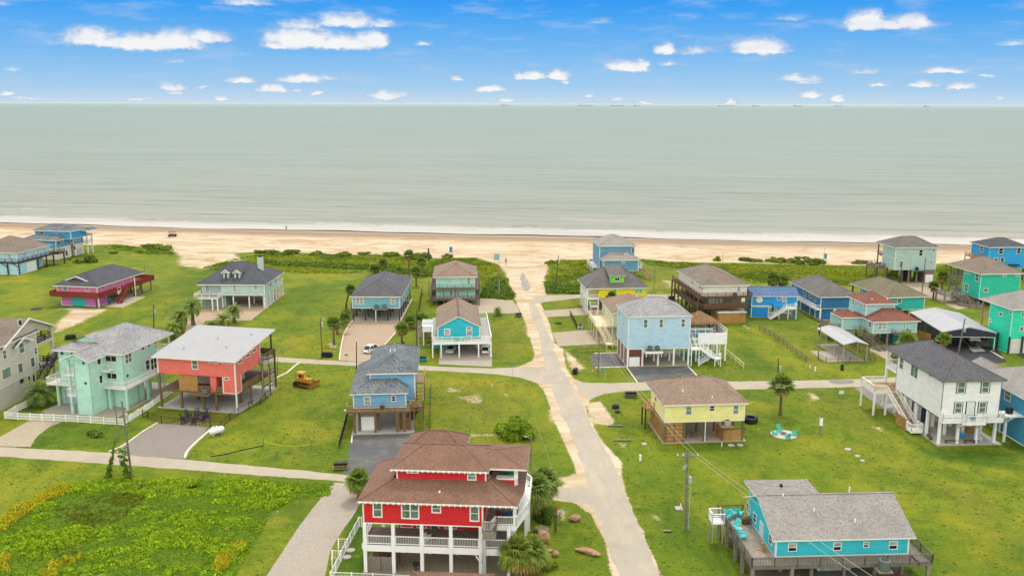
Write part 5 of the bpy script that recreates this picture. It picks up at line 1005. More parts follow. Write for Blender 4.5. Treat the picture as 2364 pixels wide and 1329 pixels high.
# side deck with glazed rail
dx0, dx1, dy0, dy1, dz = 12.26, 20.45, 2.7, 10.5, 4.75
h.deck(dx0, dx1, dy0, dy1, dz, WHB, .3, floor=CONCW)
m_ = MB(); m_.box(14.6, dx1 + .02, dy0 - .08, dy0 - .001, z, dz + 1.05); m_.box(dx1 + .001, dx1 + .09, dy0, dy1, z, dz + 1.05); m_.build('deck_skirt', siding('e7ebee', .3), h.root)
m_ = MB()
for (a, b_) in (((dx0, dy1), (dx1, dy1)), ((dx1, dy0), (dx1, dy1))):
    A_, B_ = Vector((*a, dz)), Vector((*b_, dz))
    for q in (1.15, 1.75): m_.bar(A_ + Vector((0, 0, q)), B_ + Vector((0, 0, q)), .1)
    for i in range(5): p = A_.lerp(B_, i / 4); m_.bar(p, p + Vector((0, 0, 1.8)), .12)
for x in (12.5, 14.2, 16.2, 17.6): m_.bar((x, 3.2, dz), (x, 3.2, dz + 1.7), .1)
m_.bar((12.5, 3.2, dz + 1.7), (17.6, 3.2, dz + 1.7), .12); m_.bar((12.5, 3.2, dz + .9), (17.6, 3.2, dz + .9), .08); m_.build('railing', WHB, h.root)
for q in ((dx0 + .1, dx1 - .1, dy1 - .03, dy1 - .01, dz + .3, dz + 1.7), (12.5, 17.5, 3.18, 3.2, dz + .2, dz + 1.6)): m_ = MB(); m_.box(*q); m_.build('glass_panel', glassm('7f9fae', .08), h.root)
for x in (14.4, 16.8, 18.6, 20.3):
    for y in (2.85, 6.5, 10.3): h.post(x, y, 0, z + .2, .3, WHB)
h.stairs((12.9, 3.4, dz), (13.3, 1.0, z), 1.0, WHB, tread=BRW); h.deck(12.5, 14.2, -.4, .98, z, WHB, .3); h.rail([(12.5, -.4), (14.2, -.4)], z, WHB); h.stairs((14.3, .1, z), (17.0, -.5, 1.6), 1.0, WHB); h.deck(17.0, 18.3, -1.1, .3, 1.6, WHB, .2); h.rail([(17, -1.1), (18.3, -1.1), (18.3, .3)], 1.6, WHB, h=.9); h.stairs((16.9, .9, 1.6), (14.4, .9, .05), 1.0, WHB, tread=TEAL)
for a in ((12.6, -.3), (14.1, -.3)): h.post(*a, 0, z, .16, WHB)
for a in ((17.1, -1), (18.2, -1), (18.2, .2)): h.post(*a, 0, 1.6, .14, WHB)
h.slab(-.2, 12.5, -.2, 10.1, CONC, .1); m_ = MB(); m_.box(12.6, 20.2, 3, 10.2, .002, .05); m_.build('green_mat', paint('16724a', .9, .2), h.root); h.done(); BIG = h
# thatched hut roof on that deck
x, y = h.W(16.2, 7.6); r = empty('thatched_hut', (x, y, dz), h.yaw, 'thatched palm hut standing on the white deck of the big pale blue house', 'thatched hut')
TH = speck('b08b62', '876444', 5, name='thatch', c3='6f5236')
m_ = MB(); N = 40
vs = []
for j in range(9):
    q = j / 8
    for i in range(N):
        g = 2 * math.pi * i / N; cx, cy = math.cos(g), math.sin(g); k = 1 / max(abs(cx), abs(cy)) ** .85; rad = 4.15 * q * k * .88
        vs.append((cx * rad + rr(-.05, .05), cy * rad * .85 + rr(-.05, .05), 4.5 - 2.05 * q ** .92 + rr(-.05, .05) - (rr(0, .25) if j == 8 else 0)))
m_.add(vs, [(j * N + i, j * N + (i + 1) % N, (j + 1) * N + (i + 1) % N, (j + 1) * N + i) for j in range(8) for i in range(N)])
for i in range(500):
    g = rr(0, 2 * math.pi); cx, cy = math.cos(g), math.sin(g); k = 1 / max(abs(cx), abs(cy)) ** .85; q = rr(.2, 1); rad = 4.15 * q * k * .88
    p = Vector((cx * rad, cy * rad * .85, 4.53 - 2.05 * q ** .92)); m_.bar(p, p + Vector((cx * .5, cy * .4, -.28)), .07, .03)
m_.build('thatch', TH, r)
for a in ((-3, -2.4), (3, -2.4), (3, 2.4), (-3, 2.4)): m_ = MB(); m_.tube((*a, .02), (*a, 2.75), .13, n=8); m_.build('pole', BRW, r)
# 17 white house with brown decks
h = House('stilt_house', 'white house with grey-brown roof and two levels of brown timber decks on tall stilts', 44.1, 205.06, .103)
SB = siding('dedbd0'); z = 3.72; z2 = 6.2; T = 8.6
h.wall(.4, 11.0, 1.4, 21, z2, T, SB); h.wall(2.2, 10.5, 3.2, 19, z, z2 - .05, siding('8e8874'), 'lower_wall', trim=None); h.hip(.4, 11.0, 1.4, 21, T, 2.6, SH_GB, .6, ridge=5.6)
h.deck(0, 11.8, 0, 1.38, z2, BRW); h.deck(-.9, .38, 0, 22.3, z2, BRW); h.rail([(-.9, 22.3), (-.9, 0), (11.8, 0), (11.8, 4)], z2, BRW, style='h', h=1.05); h.deck(11.02, 11.8, 1.38, 6, z2, BRW)
h.deck(.3, 10.7, -.1, 3.18, z, BRW); h.deck(-1.2, 2.18, 3.19, 22, z, BRW); h.rail([(-1.2, 18), (-1.2, 3.2), (.3, -.1), (10.7, -.1)], z, BRW, style='solid', h=1.05)
for u in (2.6, 4.4): h.opening('F', 3.2, u, u + 1.4, z, z2 - .3, 'door', paint('c7d0c6'))
h.win('F', 1.4, 'c3', 2115, 553, 2148, 598, 'w', GT)
for a in ((1710, 488, 1724, 528), (1776, 535, 1790, 575), (1798, 550, 1812, 588)): h.win('L', .4, 'c3', *a, kind='w', glass=GD)
for y in (0.2, 3.4, 6.6, 9.8, 13, 16.2, 19.4, 22): h.post(-1.0, y, 0, z2, .3, BRW)
for x in (4, 7.2, 10.4): h.post(x, .1, 0, z2, .28, BRW)
h.posts((2.5, 6, 9.5), (5, 10, 15, 20), 0, z, .3, DARKW); h.wall(3.8, 10.3, -.6, 5, 0, 2.55, ORW, 'garage_wall', trim=None); h.opening('F', -.6, 4.0, 6.9, .1, 2.4, 'garage', ORW); h.opening('F', -.6, 7.2, 10.1, .1, 2.4, 'garage', ORW); h.box('garage_cap', WH, 3.6, 10.5, -.8, 5.1, 2.56, 2.7)
hac(h, 7.9, .6, z2, 'grey air conditioner on the upper deck of the white house with brown decks'); h.done()
# 18 small bright blue
h = House('stilt_house', 'small bright blue house with blue roof and octagonal window surround, white stairs in front', 57.2, 211.45, -.012)
SB = siding('1e93d4'); z = 2.7
h.wall(0, 10.86, 0, 5.6, z, 5.3, SB); h.gable(0, 10.86, 0, 5.6, 5.3, 1.55, SH_BLUE, 'x', .35, wallm=SB); h.wall(0, 4.2, .05, 5.5, 0, z - .25, siding('1e93d4'), 'lower_wall'); h.opening('F', .05, .4, 3.9, .05, 2.1, 'garage', paint('1b8fd6')); h.box('band', WH, -.03, 6.2, -.05, -.026, z - .12, z + .22)
m = h.L('F', 0, 'c9', 1908, 160)
h.opening('F', 0, m[0] - .75, m[0] + .75, m[2] - .8, m[2] + .8, 'round', WH, WH); h.win('F', 0, 'c9', 1887, 132, 1928, 195, 'w', GD); h.win('F', 0, 'f4', 1412, 265, 1472, 315, 'w', GG); h.win('F', 0, 'f4', 1485, 265, 1545, 350, 'door', paint('9fb2a6')); h.win('L', 0, 'f4', 1000, 268, 1022, 318, 'round', GD)
h.wall(4.9, 7.0, -1.5, -.05, z - .1, z + .8, SB, 'planter_box', trim=None); h.posts((6.6, 10.4), (.3,), 0, z, .45, paint('1b8fd6')); h.posts((6.6, 10.4), (5.2,), 0, z, .45, paint('1b8fd6'))
h.deck(8.2, 10.3, -2.0, -.03, z, WHB); h.rail([(8.6, -2), (10.3, -2), (10.3, -.1)], z, WHB); h.stairs((8.2, -1.4, z), (3.9, -1.9, .1), 1.0, WHB); h.posts((8.3, 10.2), (-1.9,), 0, z, .16, WHB); h.posts((6.2,), (-1.9,), 0, 1.4, .14, WHB)
m_ = MB(); m_.box(7.2, 7.8, -1.4, -.2, .1, 2.2); h.slab(-.2, 11, -.3, 5.8, CONC, .06); h.done()
# 19 deep blue
h = House('stilt_house', 'deep blue house with grey hip roof and narrow white side balcony', 72.65, 208.42, .07)
SB = siding('1f6ea3'); SBL = siding('12609a'); z = 2.8
h.wall(0, 8.9, 0, 18.5, z, 5.58, SB); h.hip(0, 8.9, 0, 18.5, 5.58, 2.8, SH_MID, .6, ridge=5.2); h.wall(.3, 3.4, .3, 3, 0, z - .3, SB, 'lower_wall'); h.wall(.1, 4, 3.2, 15, 0, z - .3, siding('1c6a86'), 'lower_wall')
h.deck(-1.0, -.02, 0, 14, z - .05, WHB, .25); h.rail([(0, 0), (-1.0, 0), (-1.0, 14)], z - .05, WHB)
for a in ((375, 540, 395, 602), (422, 558, 442, 622), (466, 588, 486, 645)): h.win('L', 0, 'c4', *a, kind='w', glass=GD)
h.posts((.15, 3.6, 8.6), (.15, 6, 12, 18), 0, z, .34, WHB); h.deck(3, 5.5, 17, 21, z, CR2); h.rail([(-1, 14), (-1, 20.5), (5, 20.5)], z, CR2, style='solid'); h.deck(-1, 5, 18.6, 20.5, z, CR2); h.slab(-.2, 9, -.3, 18.6, DRV, .06); h.done()
# 20 turquoise with olive roof
h = House('stilt_house', 'turquoise house with olive hip roof, behind the pale aqua house with brick-red roofs', 88.09, 207.04, .156)
SB = siding('1fb3a8'); z = 2.79
h.wall(0, 9.1, 0, 13.0, z, 5.8, SB); h.hip(0, 9.1, 0, 16.6, 5.8, 2.8, SH_OLV, .6, ridge=5.0); h.posts((.3, 4.5, 8.8), (.3, 6, 12.8), 0, z, .3, DARKW); h.posts((.1, 9), (16.4,), 0, 5.8, .3, BRW); h.deck(0, 9, 13.02, 16.6, z, DW); h.rail([(0, 13.1), (0, 16.6)], z, DW)
h.win('F', 0, 'c4', 1218, 624, 1257, 660, 'w', GD); h.win('L', 0, 'c4', 880, 535, 905, 565, 'w', GT); h.stairs((2.2, -.6, z), (5.4, -.6, .1), 1.0, DARKW); h.deck(.6, 2.2, -1.2, -.02, z, DARKW); h.done()
# 21 pale aqua with brick-red roofs
h = House('stilt_house', 'pale aqua house with three brick-red hip roofs and long dark stairs', 76.04, 185.42, .092)
SB = siding('9cc7c5'); z = 2.73; z2 = 5.2
h.wall(0, 9.65, 0, 8.2, z, z2, SB); h.wall(-4.8, -.02, 4.2, 10, z, z2, SB); h.wall(0, 6.3, 3.62, 11.4, z2, 8.2, SB); h.hip(0, 9.65, 0, 8.2, z2, 2.4, SH_RED, .55); h.hip(-4.8, -1.2, 4.2, 8.4, z2, 1.5, SH_RED, .5); h.hip(0, 6.3, 3.62, 11.4, 8.2, 1.9, SH_RED, .55)
h.win('F', 0, 'c4', 1042, 838, 1122, 900, 'ww', GB); h.win('F', 0, 'c4', 1270, 838, 1294, 890, 'w', GB); h.win('L', 0, 'c4', 963, 826, 983, 882, 'w', GD); h.win('F', 3.62, 'c4', 908, 676, 934, 696, 'sq', GD); h.win('L', 0, 'c4', 815, 625, 833, 682, 'w', GT)
h.deck(4.2, 7.6, -1.4, -.02, z + .1, DW, .25, name='equipment_shelf'); h.rail([(4.2, 0), (4.2, -1.4), (7.6, -1.4), (7.6, 0)], z + .1, DW, style='x', h=.8)
h.posts((.2, 3.4, 6.5, 9.4), (.2, 4), 0, z, .36, GREYW); h.posts((-4.6, -1.4), (4.4, 9.8), 0, z, .3, BRW); h.wall(5.5, 8.8, 1.6, 7, 0, z - .2, siding('2f7f8d'), 'lower_wall', trim=None); h.wall(-4.4, -1.8, 5, 9, 0, z - .2, siding('a6cfc4'), 'lower_wall', trim=None)
h.stairs((-1.7, 3.6, z), (.4, -4.2, .1), 1.5, DW); h.deck(-7.2, -4.82, 5, 10.4, z, DW); h.rail([(-4.9, 5), (-7.2, 5), (-7.2, 10.4)], z, DW); h.posts((-7,), (5.2, 10.2), 0, z, .3, BRW)
h.vents([(1.6, 4.6), (3.2, 5.4), (5.0, 4.5)], lambda x, y: 8.9, .13, .4); h.done()
# 22 sage tall at the beach
h = House('stilt_house', 'tall sage green house with dark hip roof near the beach, white garage door beneath', 108.84, 254.22, .086)
SB = siding('a6bfb8'); z = 3.87; T = 10.14
h.wall(0, 12.28, 0, 7.4, z, T, SB); h.hip(0, 12.28, 0, 10.4, T, 2.7, SH_MID, .55, ridge=4.6); h.box('band', WH, -.03, -.022, .1, 7.3, z + 3.1, z + 3.25)
h.win('F', 0, 'c4', 1412, 180, 1448, 238, 'w', GD); h.win('F', 0, 'c4', 1533, 176, 1558, 202, 'sq', GG); h.win('F', 0, 'c4', 1240, 282, 1268, 338, 'w', GD); h.win('F', 0, 'c4', 1512, 278, 1535, 302, 'sq', GG)
h.wall(9.2, 12.2, .1, 6, 0, z - .1, siding('7a6656'), 'lower_wall', trim=None); h.opening('F', .1, 9.6, 11.9, .1, 2.4, 'garage', WHB); h.posts((1.6, 4.6, 7.0), (.3, 3.6, 7), 0, z, .4, GREYW); h.wall(5.2, 7.2, 4, 6, 0, z - .1, DARKW, 'storage_wall', trim=None)
h.posts((.1, 12), (10.2,), 0, T, .28, DW); h.deck(-3.2, -.02, 5.2, 10.4, z, DW); h.deck(-.02, 12.2, 7.42, 10.4, z, DW); h.rail([(-.1, 5.2), (-3.2, 5.2), (-3.2, 10.4), (0, 10.4)], z, DW); h.deck(-.02, 12.2, 7.42, 10.4, z + 3.1, DW); h.rail([(0, 7.5), (0, 10.4)], z + 3.1, DW); h.posts((-3.1,), (5.3, 10.2), 0, z, .26, DW); h.stairs((-1.2, 5.2, z), (.9, -1.2, .1), 1.1, DW)
h.deck(5.0, 8.6, -1.4, -.02, z, paint('3b7d86'), .3, name='equipment_shelf'); hac(h, 6.4, -.7, z, 'dark air conditioner on the shelf of the tall sage house by the beach', col=BLK); h.done()
# 23 bright blue far right
h = House('stilt_house', 'bright azure blue two-storey house with near-black roof at the beach, right edge', 138.39, 259.76, .063)
SB = siding('1a9ad6'); h.wall(0, 11.4, 0, 9.2, 3.3, 9.5, SB, trim=paint('7cc3e8')); h.hip(0, 11.4, 0, 9.2, 9.5, 2.3, SH_DK, .5); h.posts((.3, 4, 8, 11), (.3, 8.8), 0, 3.3, .35, DARKW)
for a in ((1300, 298, 1368, 392), (1590, 298, 1656, 388), (1228, 450, 1290, 500), (1325, 450, 1388, 528)): h.win('F', 0, 'e7', *a, kind='w', glass=GD)
h.win('L', 0, 'e7', 1000, 265, 1048, 358, 'w', GD); h.deck(-2.6, -.02, 3, 8, 6.2, ORW); h.rail([(-.1, 3), (-2.6, 3), (-2.6, 8)], 6.2, ORW, style='h'); h.posts((-2.5,), (3.1, 7.9), 0, 6.2, .2, BRW); h.deck(6, 9, -1.2, -.02, 4.6, DKB); h.done()
# 24 turquoise with taupe roof
h = House('stilt_house', 'vivid turquoise two-storey house with taupe roof, grey timber porches and stairs', 117.74, 223.67, .101)
SB = siding('12b79c'); z = 2.08; T = 8.35
h.wall(0, 10.69, 0, 7.3, z, T, SB, trim=paint('a4e2d2')); h.hip(0, 10.69, 0, 13.6, T, 3.3, SH_GB, .6)
h.posts((.5, 3.5, 6.8, 10.3), (.4, 6.9), 0, z, .4, DARKW); h.win('F', 0, 'e7', 1055, 945, 1126, 1012, 'sq', GG); h.win('F', 0, 'e7', 1362, 722, 1424, 758, 'sq', GB); h.win('F', 0, 'e7', 1570, 722, 1634, 752, 'sq', GB)
for a, k in (((922, 705, 978, 838), 'w'), ((748, 872, 808, 998), 'w'), ((765, 662, 800, 710), 'sq'), ((815, 672, 850, 722), 'sq')): h.win('L', 0, 'e7', *a, kind=k, glass=GG)
h.posts((.1, 5, 10.4), (13.4,), 0, T, .34, GREYW); h.posts((.1,), (10.3,), 0, T, .34, GREYW)
for zz in (z + .2, z + 3.4): h.deck(0, 10.6, 7.32, 13.6, zz, GREYW); h.rail([(0, 7.4), (0, 13.6), (10.6, 13.6)], zz, GREYW, style='h')
h.deck(-6.6, -.02, 4.0, 8.2, z + .2, GREYW); h.rail([(-6.6, 8.2), (-6.6, 4.0), (-3.2, 4.0)], z + .2, GREYW, style='h'); h.stairs((-1.8, 4.0, z + .2), (-.8, -1.6, .1), 1.4, GREYW); h.stairs((-3.6, 4.0, z + .2), (-2.2, 1.0, 1.0), .9, GREYW)
for a in ((-6.5, 4.1), (-6.5, 8.1), (-4.4, 4.1), (-3.2, 4.1), (-3.2, 2.0), (-2.4, -.2), (-1.0, -1.5)): h.post(*a, 0, z + 1.2 if a[1] > 3 else 1.6, .34, GREYW)
h.rail([(-4.2, 2), (-3, -1.4), (.4, -2)], 0, GREYW, style='solid', h=1.0); h.done()
# 25 aqua at right edge
h = House('stilt_house', 'light turquoise three-level house with pale grey roof and small square windows at the right edge', 101.93, 179.92, .115)
SB = siding('1fd0ac'); T = 9.2
h.wall(0, 11, 0, 7.2, 0, T, SB, trim=paint('a8ead6')); h.hip(0, 11, 0, 9.9, T, 3.0, SH_PALE, .6)
for a in ((2137, 745, 2170, 780), (2228, 732, 2252, 766), (2048, 802, 2068, 832)): h.win('L', 0, 'c4', *a, kind='sq', glass=GG)
for a in ((2337, 740, 2361, 790), (2322, 872, 2358, 918)): h.win('F', 0, 'c4', *a, kind='sq', glass=GG)
h.opening('F', 0, .3, 2.6, .1, 3.0, 'garage', paint('d9d5cb')); h.opening('F', 0, 2.9, 5.2, .1, 3.0, 'garage', paint('d9d5cb'))
m_ = MB()
for a in ((-.2, -.3), (2.75, -.25), (-.25, 3.4), (-.25, 7)): m_.box(a[0] - .14, a[0] + .14, a[1] - .14, a[1] + .14, 0, 3.6)
m_.build('netting_pole', DARKW, h.root); h.posts((.1,), (9.7,), 0, T, .3, TANW)
for zz in (3.1, 6.2): h.deck(0, 11, 7.22, 9.9, zz, TANW); h.rail([(0, 7.3), (0, 9.9)], zz, TANW, style='h')
h.rail([(-3.6, 6.4), (-.6, 5.2)], 0, DW, style='solid', h=1.4); h.done()
# 26 large white house
h = House('stilt_house', 'large white three-level house with charcoal roof, tan side stairs and white balcony', 64.03, 128.89, .054)
SB = siding('e2e3e2', .16); z = 4.05; T = 9.89; NV = paint('3f4658', .5)
h.wall(0, 8.9, 0, 14.4, z, T, SB, trim=NV, tw=.05); h.hip(0, 8.9, 0, 18.3, T, 2.7, SH_CHA, .5, trim=GRYM, ridge=5.2)
for a, k, gl in (((1288, 502, 1362, 612), 'w', GG), ((1520, 498, 1592, 608), 'w', GG), ((1262, 698, 1332, 802), 'w', GG), ((1492, 694, 1562, 800), 'w', GG), ((1376, 694, 1448, 822), 'door', paint('d5dccf'))):
    h.win('F', 0, 'c12', *a, kind=k, glass=gl, tw=.10)
    p = h.L('F', 0, 'c12', a[0] - 4, a[1] - 4); q = h.L('F', 0, 'c12', a[2] + 4, a[3] + 4); m_ = MB(); m_.box(p[0], q[0], -.018, -.0005, q[2], p[2]); m_.build('window_surround', NV, h.root)
h.win('L', 0, 'c12', 735, 268, 775, 385, 'w', GG); h.win('L', 0, 'c12', 842, 325, 915, 465, 'wh', GG); h.win('L', 0, 'c12', 1015, 408, 1042, 455, 'sq', GG)
for x in (.15, 3.0, 5.9, 8.7):
    for y in (.15, 3.8, 7.4, 11, 14.2): h.post(x, y, 0, z, .36, WHB)
h.wall(.6, 8, 9.5, 14, 0, z - .1, siding('d8d4c8'), 'lower_wall'); h.opening('F', 9.5, 2, 3.4, .1, 2.6, 'door', paint('2f4d66'))
m_ = MB(); bz = 4.1
for b in ((-.1, 2.9, -1.0, -.03), (2.9, 6.0, -1.9, -.03), (6.0, 9.2, -1.0, -.03)): m_.box(b[0], b[1] - .01, b[2], b[3], bz - .45, bz)
m_.build('balcony', WHB, h.root); h.rail([(-.1, -.1), (-.1, -1.0), (2.9, -1.0), (2.9, -1.9), (6, -1.9), (6, -1.0), (9.2, -1.0), (9.2, -.1)], bz, WHB, w=.12, sp=1.6)
for x in (3.0, 5.9): h.mb('brace', WHB).bar((x, .0, 2.6), (x - .3, -1.6, 3.7), .2)
h.deck(0, 8.9, 14.42, 18.2, z + 3.0, WHB, .4); h.rail([(0, 14.5), (0, 18.2), (8.9, 18.2)], z + 3.0, WHB); h.post(.1, 18.1, 0, T, .34, WHB); h.post(8.7, 18.1, 0, T, .34, WHB)
h.deck(-4.0, -.02, 13.2, 18.2, z, WHB, .4, floor=TANW); h.deck(-.02, 8.9, 14.42, 18.2, z, WHB, .4, floor=TANW); h.rail([(-2.2, 13.2), (-4.0, 13.2), (-4.0, 18.2), (0, 18.2)], z, WHB, w=.12)
h.stairs((-1.2, 13.2, z), (-1.2, 5.6, .7), 1.5, WHB, tread=wood('a8825c', '8f6c4a', 'stair_tread')); h.deck(-2.1, -.3, 4.0, 5.6, .7, WHB, .4); h.rail([(-2.1, 5.6), (-2.1, 4.0), (-.3, 4.0), (-.3, 5.6)], .7, WHB, w=.12)
for a in ((-3.9, 13.3), (-3.9, 18.1), (-1.9, 13.3)): h.post(*a, 0, z, .26, WHB)
h.wall(-2.0, -1.9, 5.8, 9.6, 0, 1.9, ORW, 'timber_screen', trim=None)
h.slab(-.4, 9.6, -.6, 18.6, CONCW, .12); h.done(); WHT = h
# 27 blue house at right edge
h = House('stilt_house', 'mid blue house with pale grey roof cut by the right edge, beside the white house', 76.61, 128.85, .042)
SB = siding('3a8fb4')
h.wall(0, 12, -6, 8.5, 0, 7.1, SB); h.hip(0, 12, -6, 14, 7.2, 2.6, SH_PALE, .7, ridge=6.2); h.gable(0, 5.5, 12, 17.5, 7.1, 1.4, SH_PALE, 'y', .3, wallm=SB)
h.win('L', 0, 'c12', 1742, 575, 1804, 685, 'w', GG); h.posts((-2.0,), (1.3,), 0, 4.2, .3, WHB); m_ = h.mb('brace', WHB); m_.bar((-2, 1.3, 3.2), (-.1, 1.3, 4.2), .16); m_.bar((-2, 1.3, 3.2), (-2, .1, 4.2), .16)
h.deck(-2.8, -.02, .2, 2.6, 4.5, WHB, .25, name='equipment_shelf'); hac(h, -1.6, 1.4, 4.5, 'black air conditioner on a white bracket shelf of the blue house at the right edge', s_=1.1, col=BLK); h.post(-.3, 5.4, 0, 3, .2, WHB); h.done()
# 28 yellow house
h = House('stilt_house', 'pale yellow house with brown roof on timber posts near the street corner', 22.93, 129.08, .087)
SB = siding('e6df94', .14); z = 3.24; T = 5.95
h.wall(0, 12.26, 0, 8.7, z, T, SB); h.hip(0, 12.26, 0, 11.4, T, 2.6, SH_BR, .45, ridge=4.3); h.deck(0, 12.2, 8.72, 11.3, z, ORW)
h.win('F', 0, 'c10', 954, 456, 1018, 548, 'w', GT); h.win('F', 0, 'c10', 1188, 450, 1244, 508, 'w', GD); h.win('F', 0, 'c10', 1422, 446, 1482, 538, 'w', GT)
h.win('L', 0, 'c10', 652, 345, 672, 415, 'w', GD); h.win('L', 0, 'c10', 710, 422, 726, 462, 'w', GD)
for x in (.15, 3.0, 6.2, 9.0, 12.1):
    for y in (.15, 4.3, 8.5): h.post(x, y, 0, z, .34 if x < 3.2 else .28, MIDW)
h.wall(.35, 2.8, .05, .2, 0, z - .02, ORW, 'timber_wall', trim=None); m_ = MB()
for i in range(14): y = .5 + i * .58; m_.box(-.02, .06, y, y + .32, .05, z - .02)
m_.build('side_slats', ORW, h.root); h.mb('brace', MIDW).box(1.5, 1.62, .0, .04, .05, z - .05)
for i in range(5): h.mb('brace', MIDW).box(.35, 2.8, -.01, .045, .3 + i * .6, .38 + i * .6)
h.wall(8.9, 12.0, .1, .22, 0, 1.85, ORW, 'timber_screen', trim=None); h.wall(8.9, 9.02, .25, 3, 0, 1.85, ORW, 'timber_screen', trim=None); h.mb('brace', MIDW).box(8.8, 12.1, .05, .3, 1.86, 1.95)
h.deck(8.6, 10.4, -1.0, -.02, z - .6, ORW, .15, name='equipment_shelf'); hac(h, 9.5, -.5, z - .58, 'pale grey air conditioner on a small shelf of the pale yellow house', s_=1.0, col=MET); h.post(6.25, -.05, 0, z, .1, WHB)
h.deck(-1.5, -.02, 6.2, 8.7, z, ORW); h.rail([(-.1, 6.2), (-1.5, 6.2), (-1.5, 8.7)], z, ORW, style='x'); h.posts((-1.4,), (6.3, 8.6), 0, z, .2, DARKW); h.vents([(3.2, 2.2), (7.4, .9), (9.6, 5)], lambda x, y: 6.6 if y < 1.5 else 7.4, .1, .3)
for a in ((3.6, 6.2), (5.5, 6.1), (6.6, 6.1)): h.box('roof_vent', GRYM, a[0], a[0] + .4, a[1], a[1] + .4, 7.9, 8.75)
h.slab(-.3, 12.6, -.3, 9, CONC, .12); h.done(); YEL = h
# 29 cyan house at the bottom
h = House('stilt_house', 'long turquoise house with broad grey gable roof and wraparound deck at the bottom right', 28.22, 89.36, .053)
SB = siding('29b9c9', .17); z = 2.55; T = 4.6
h.wall(0, 14.6, 0, 9.4, z, T, SB); 
rz = 7.08; ry = 5.4; k1 = (rz - T) / (ry + .5)
m_ = MB(); th = .16
vs = [(-.5, -.5, T - .05), (15.1, -.5, T - .05), (15.1, ry, rz), (-.5, ry, rz)]; m_.add(vs + [(a, b, c + th) for a, b, c in vs], [(4, 5, 6, 7)], 0); m_.add(m_.v[:8], [(3, 2, 1, 0), (0, 1, 5, 4), (1, 2, 6, 5), (3, 0, 4, 7)], 1)
vs = [(-.5, 10.0, T + .2), (15.1, 10.0, T + .2), (15.1, ry + .001, rz), (-.5, ry + .001, rz)]; n0 = len(m_.v); m_.add(vs + [(a, b, c + th) for a, b, c in vs], [(5, 4, 7, 6)], 0); m_.add(m_.v[n0:n0 + 8], [(0, 1, 2, 3), (1, 0, 4, 5), (2, 1, 5, 6), (0, 3, 7, 4)], 1)
m_.bar((-.5, ry, rz + th), (15.1, ry, rz + th), .28, .05, 0); m_.build('roof', [SH_PALE, WH], h.root)
for x in (.004, 14.47): m_ = MB(); m_.add([(x, 0, T), (x, 9.4, T), (x, ry, rz), (x + .12, 0, T), (x + .12, 9.4, T), (x + .12, ry, rz)], [(0, 2, 1), (3, 4, 5), (0, 3, 5, 2), (1, 2, 5, 4)]); m_.build('gable_wall', SB, h.root)
h.hip(1.2, 8.4, 9.6, 14, 4.9, .5, SH_PALE, .3, name='rear_roof')
h.wall(1.5, 8.1, 9.6, 13.8, z, 4.9, SB, 'rear_wall')
tz_ = GD
for a in ((1052, 628, 1125, 698), (1430, 620, 1500, 690), (1682, 616, 1732, 664), (1897, 610, 1970, 680)):
    h.win('F', 0, 'c11', *a, kind='w', glass=GD, tw=.08)
    p = h.L('F', 0, 'c11', a[0] + 5, a[1]); q = h.L('F', 0, 'c11', a[2] - 5, (a[1] + a[3]) / 2); m_ = MB(); m_.box(p[0] + .04, q[0] - .04, -.03, -.0235, q[2] + .05, p[2] - .09); m_.build('window_blind', GB, h.root)
for a, k, gl in (((706, 295, 736, 372), 'w', GD), ((760, 375, 788, 458), 'w', GD), ((814, 448, 846, 588), 'door', paint('c9d3d0')), ((892, 555, 922, 640), 'w', GD)): h.win('L', 0, 'c11', *a, kind=k, glass=gl, tw=.07)
h.deck(-3.15, 14.9, -2.06, -.02, z, DW, floor=GREYW); h.deck(-3.15, -.02, -.02, 10.8, z, DW, floor=wood('a59a8b', '8b8072', 'deck_boards')); h.deck(14.62, 16.2, -2.06, 3, z, DW, floor=GREYW)
h.rail([(-.2, 10.8), (-3.15, 10.8), (-3.15, -2.06), (16.2, -2.06), (16.2, 3.0), (14.7, 3.0)], z, wood('6f6557', '544c42', 'rail_wood'), style='picket', w=.11, sp=2.4)
for a in ((-3, -1.9), (-3, 1.5), (-3, 4.13), (-3, 7.4), (-3, 10.6), (1.2, -1.9), (15.9, -1.9), (1.2, 1.5), (4.2, .3), (7.8, .3), (11.2, .3), (14.2, .3), (4.2, 6), (11, 6)): h.post(*a, 0, z - .28, .34, GREYW)
h.deck(-4.6, -3.17, 8.0, 9.6, z + .05, WHB, .15, name='lift_landing'); h.rail([(-3.2, 9.6), (-4.6, 9.6), (-4.6, 8), (-3.2, 8)], z + .05, WHB, style='picket', h=1.15); h.posts((-4.5, -3.3), (8.1, 9.5), 0, z, .09, MET)
h.wall(5.4, 9.0, 1.4, 6, 0, z - .3, siding('29b9c9'), 'lower_wall'); h.opening('F', 1.4, 6.1, 8.2, .1, 2.1, 'garage', paint('b9bfc4'))
h.deck(9.9, 11.4, -3.4, -2.1, z - .2, GREYW, .15, name='equipment_shelf'); hac(h, 10.7, -2.75, z - .18, 'large grey-green air conditioner outside the deck rail of the long turquoise house', s_=1.3, col=AC_G)
h.slab(-2.2, 14.8, -2.6, 9.4, speck('8f8574', '7a7162', 3), .08); h.vents([(5.2, 3.1), (9.2, 1.6), (10.6, 6.6), (2.4, 5.2)], lambda x, y: T + k1 * (y + .5) if y < 5 else 6.9, .08, .5)
h.box('roof_vent', BLK, 4.4, 4.7, 11.5, 11.8, 5.3, 5.7); h.done(); CYN = h
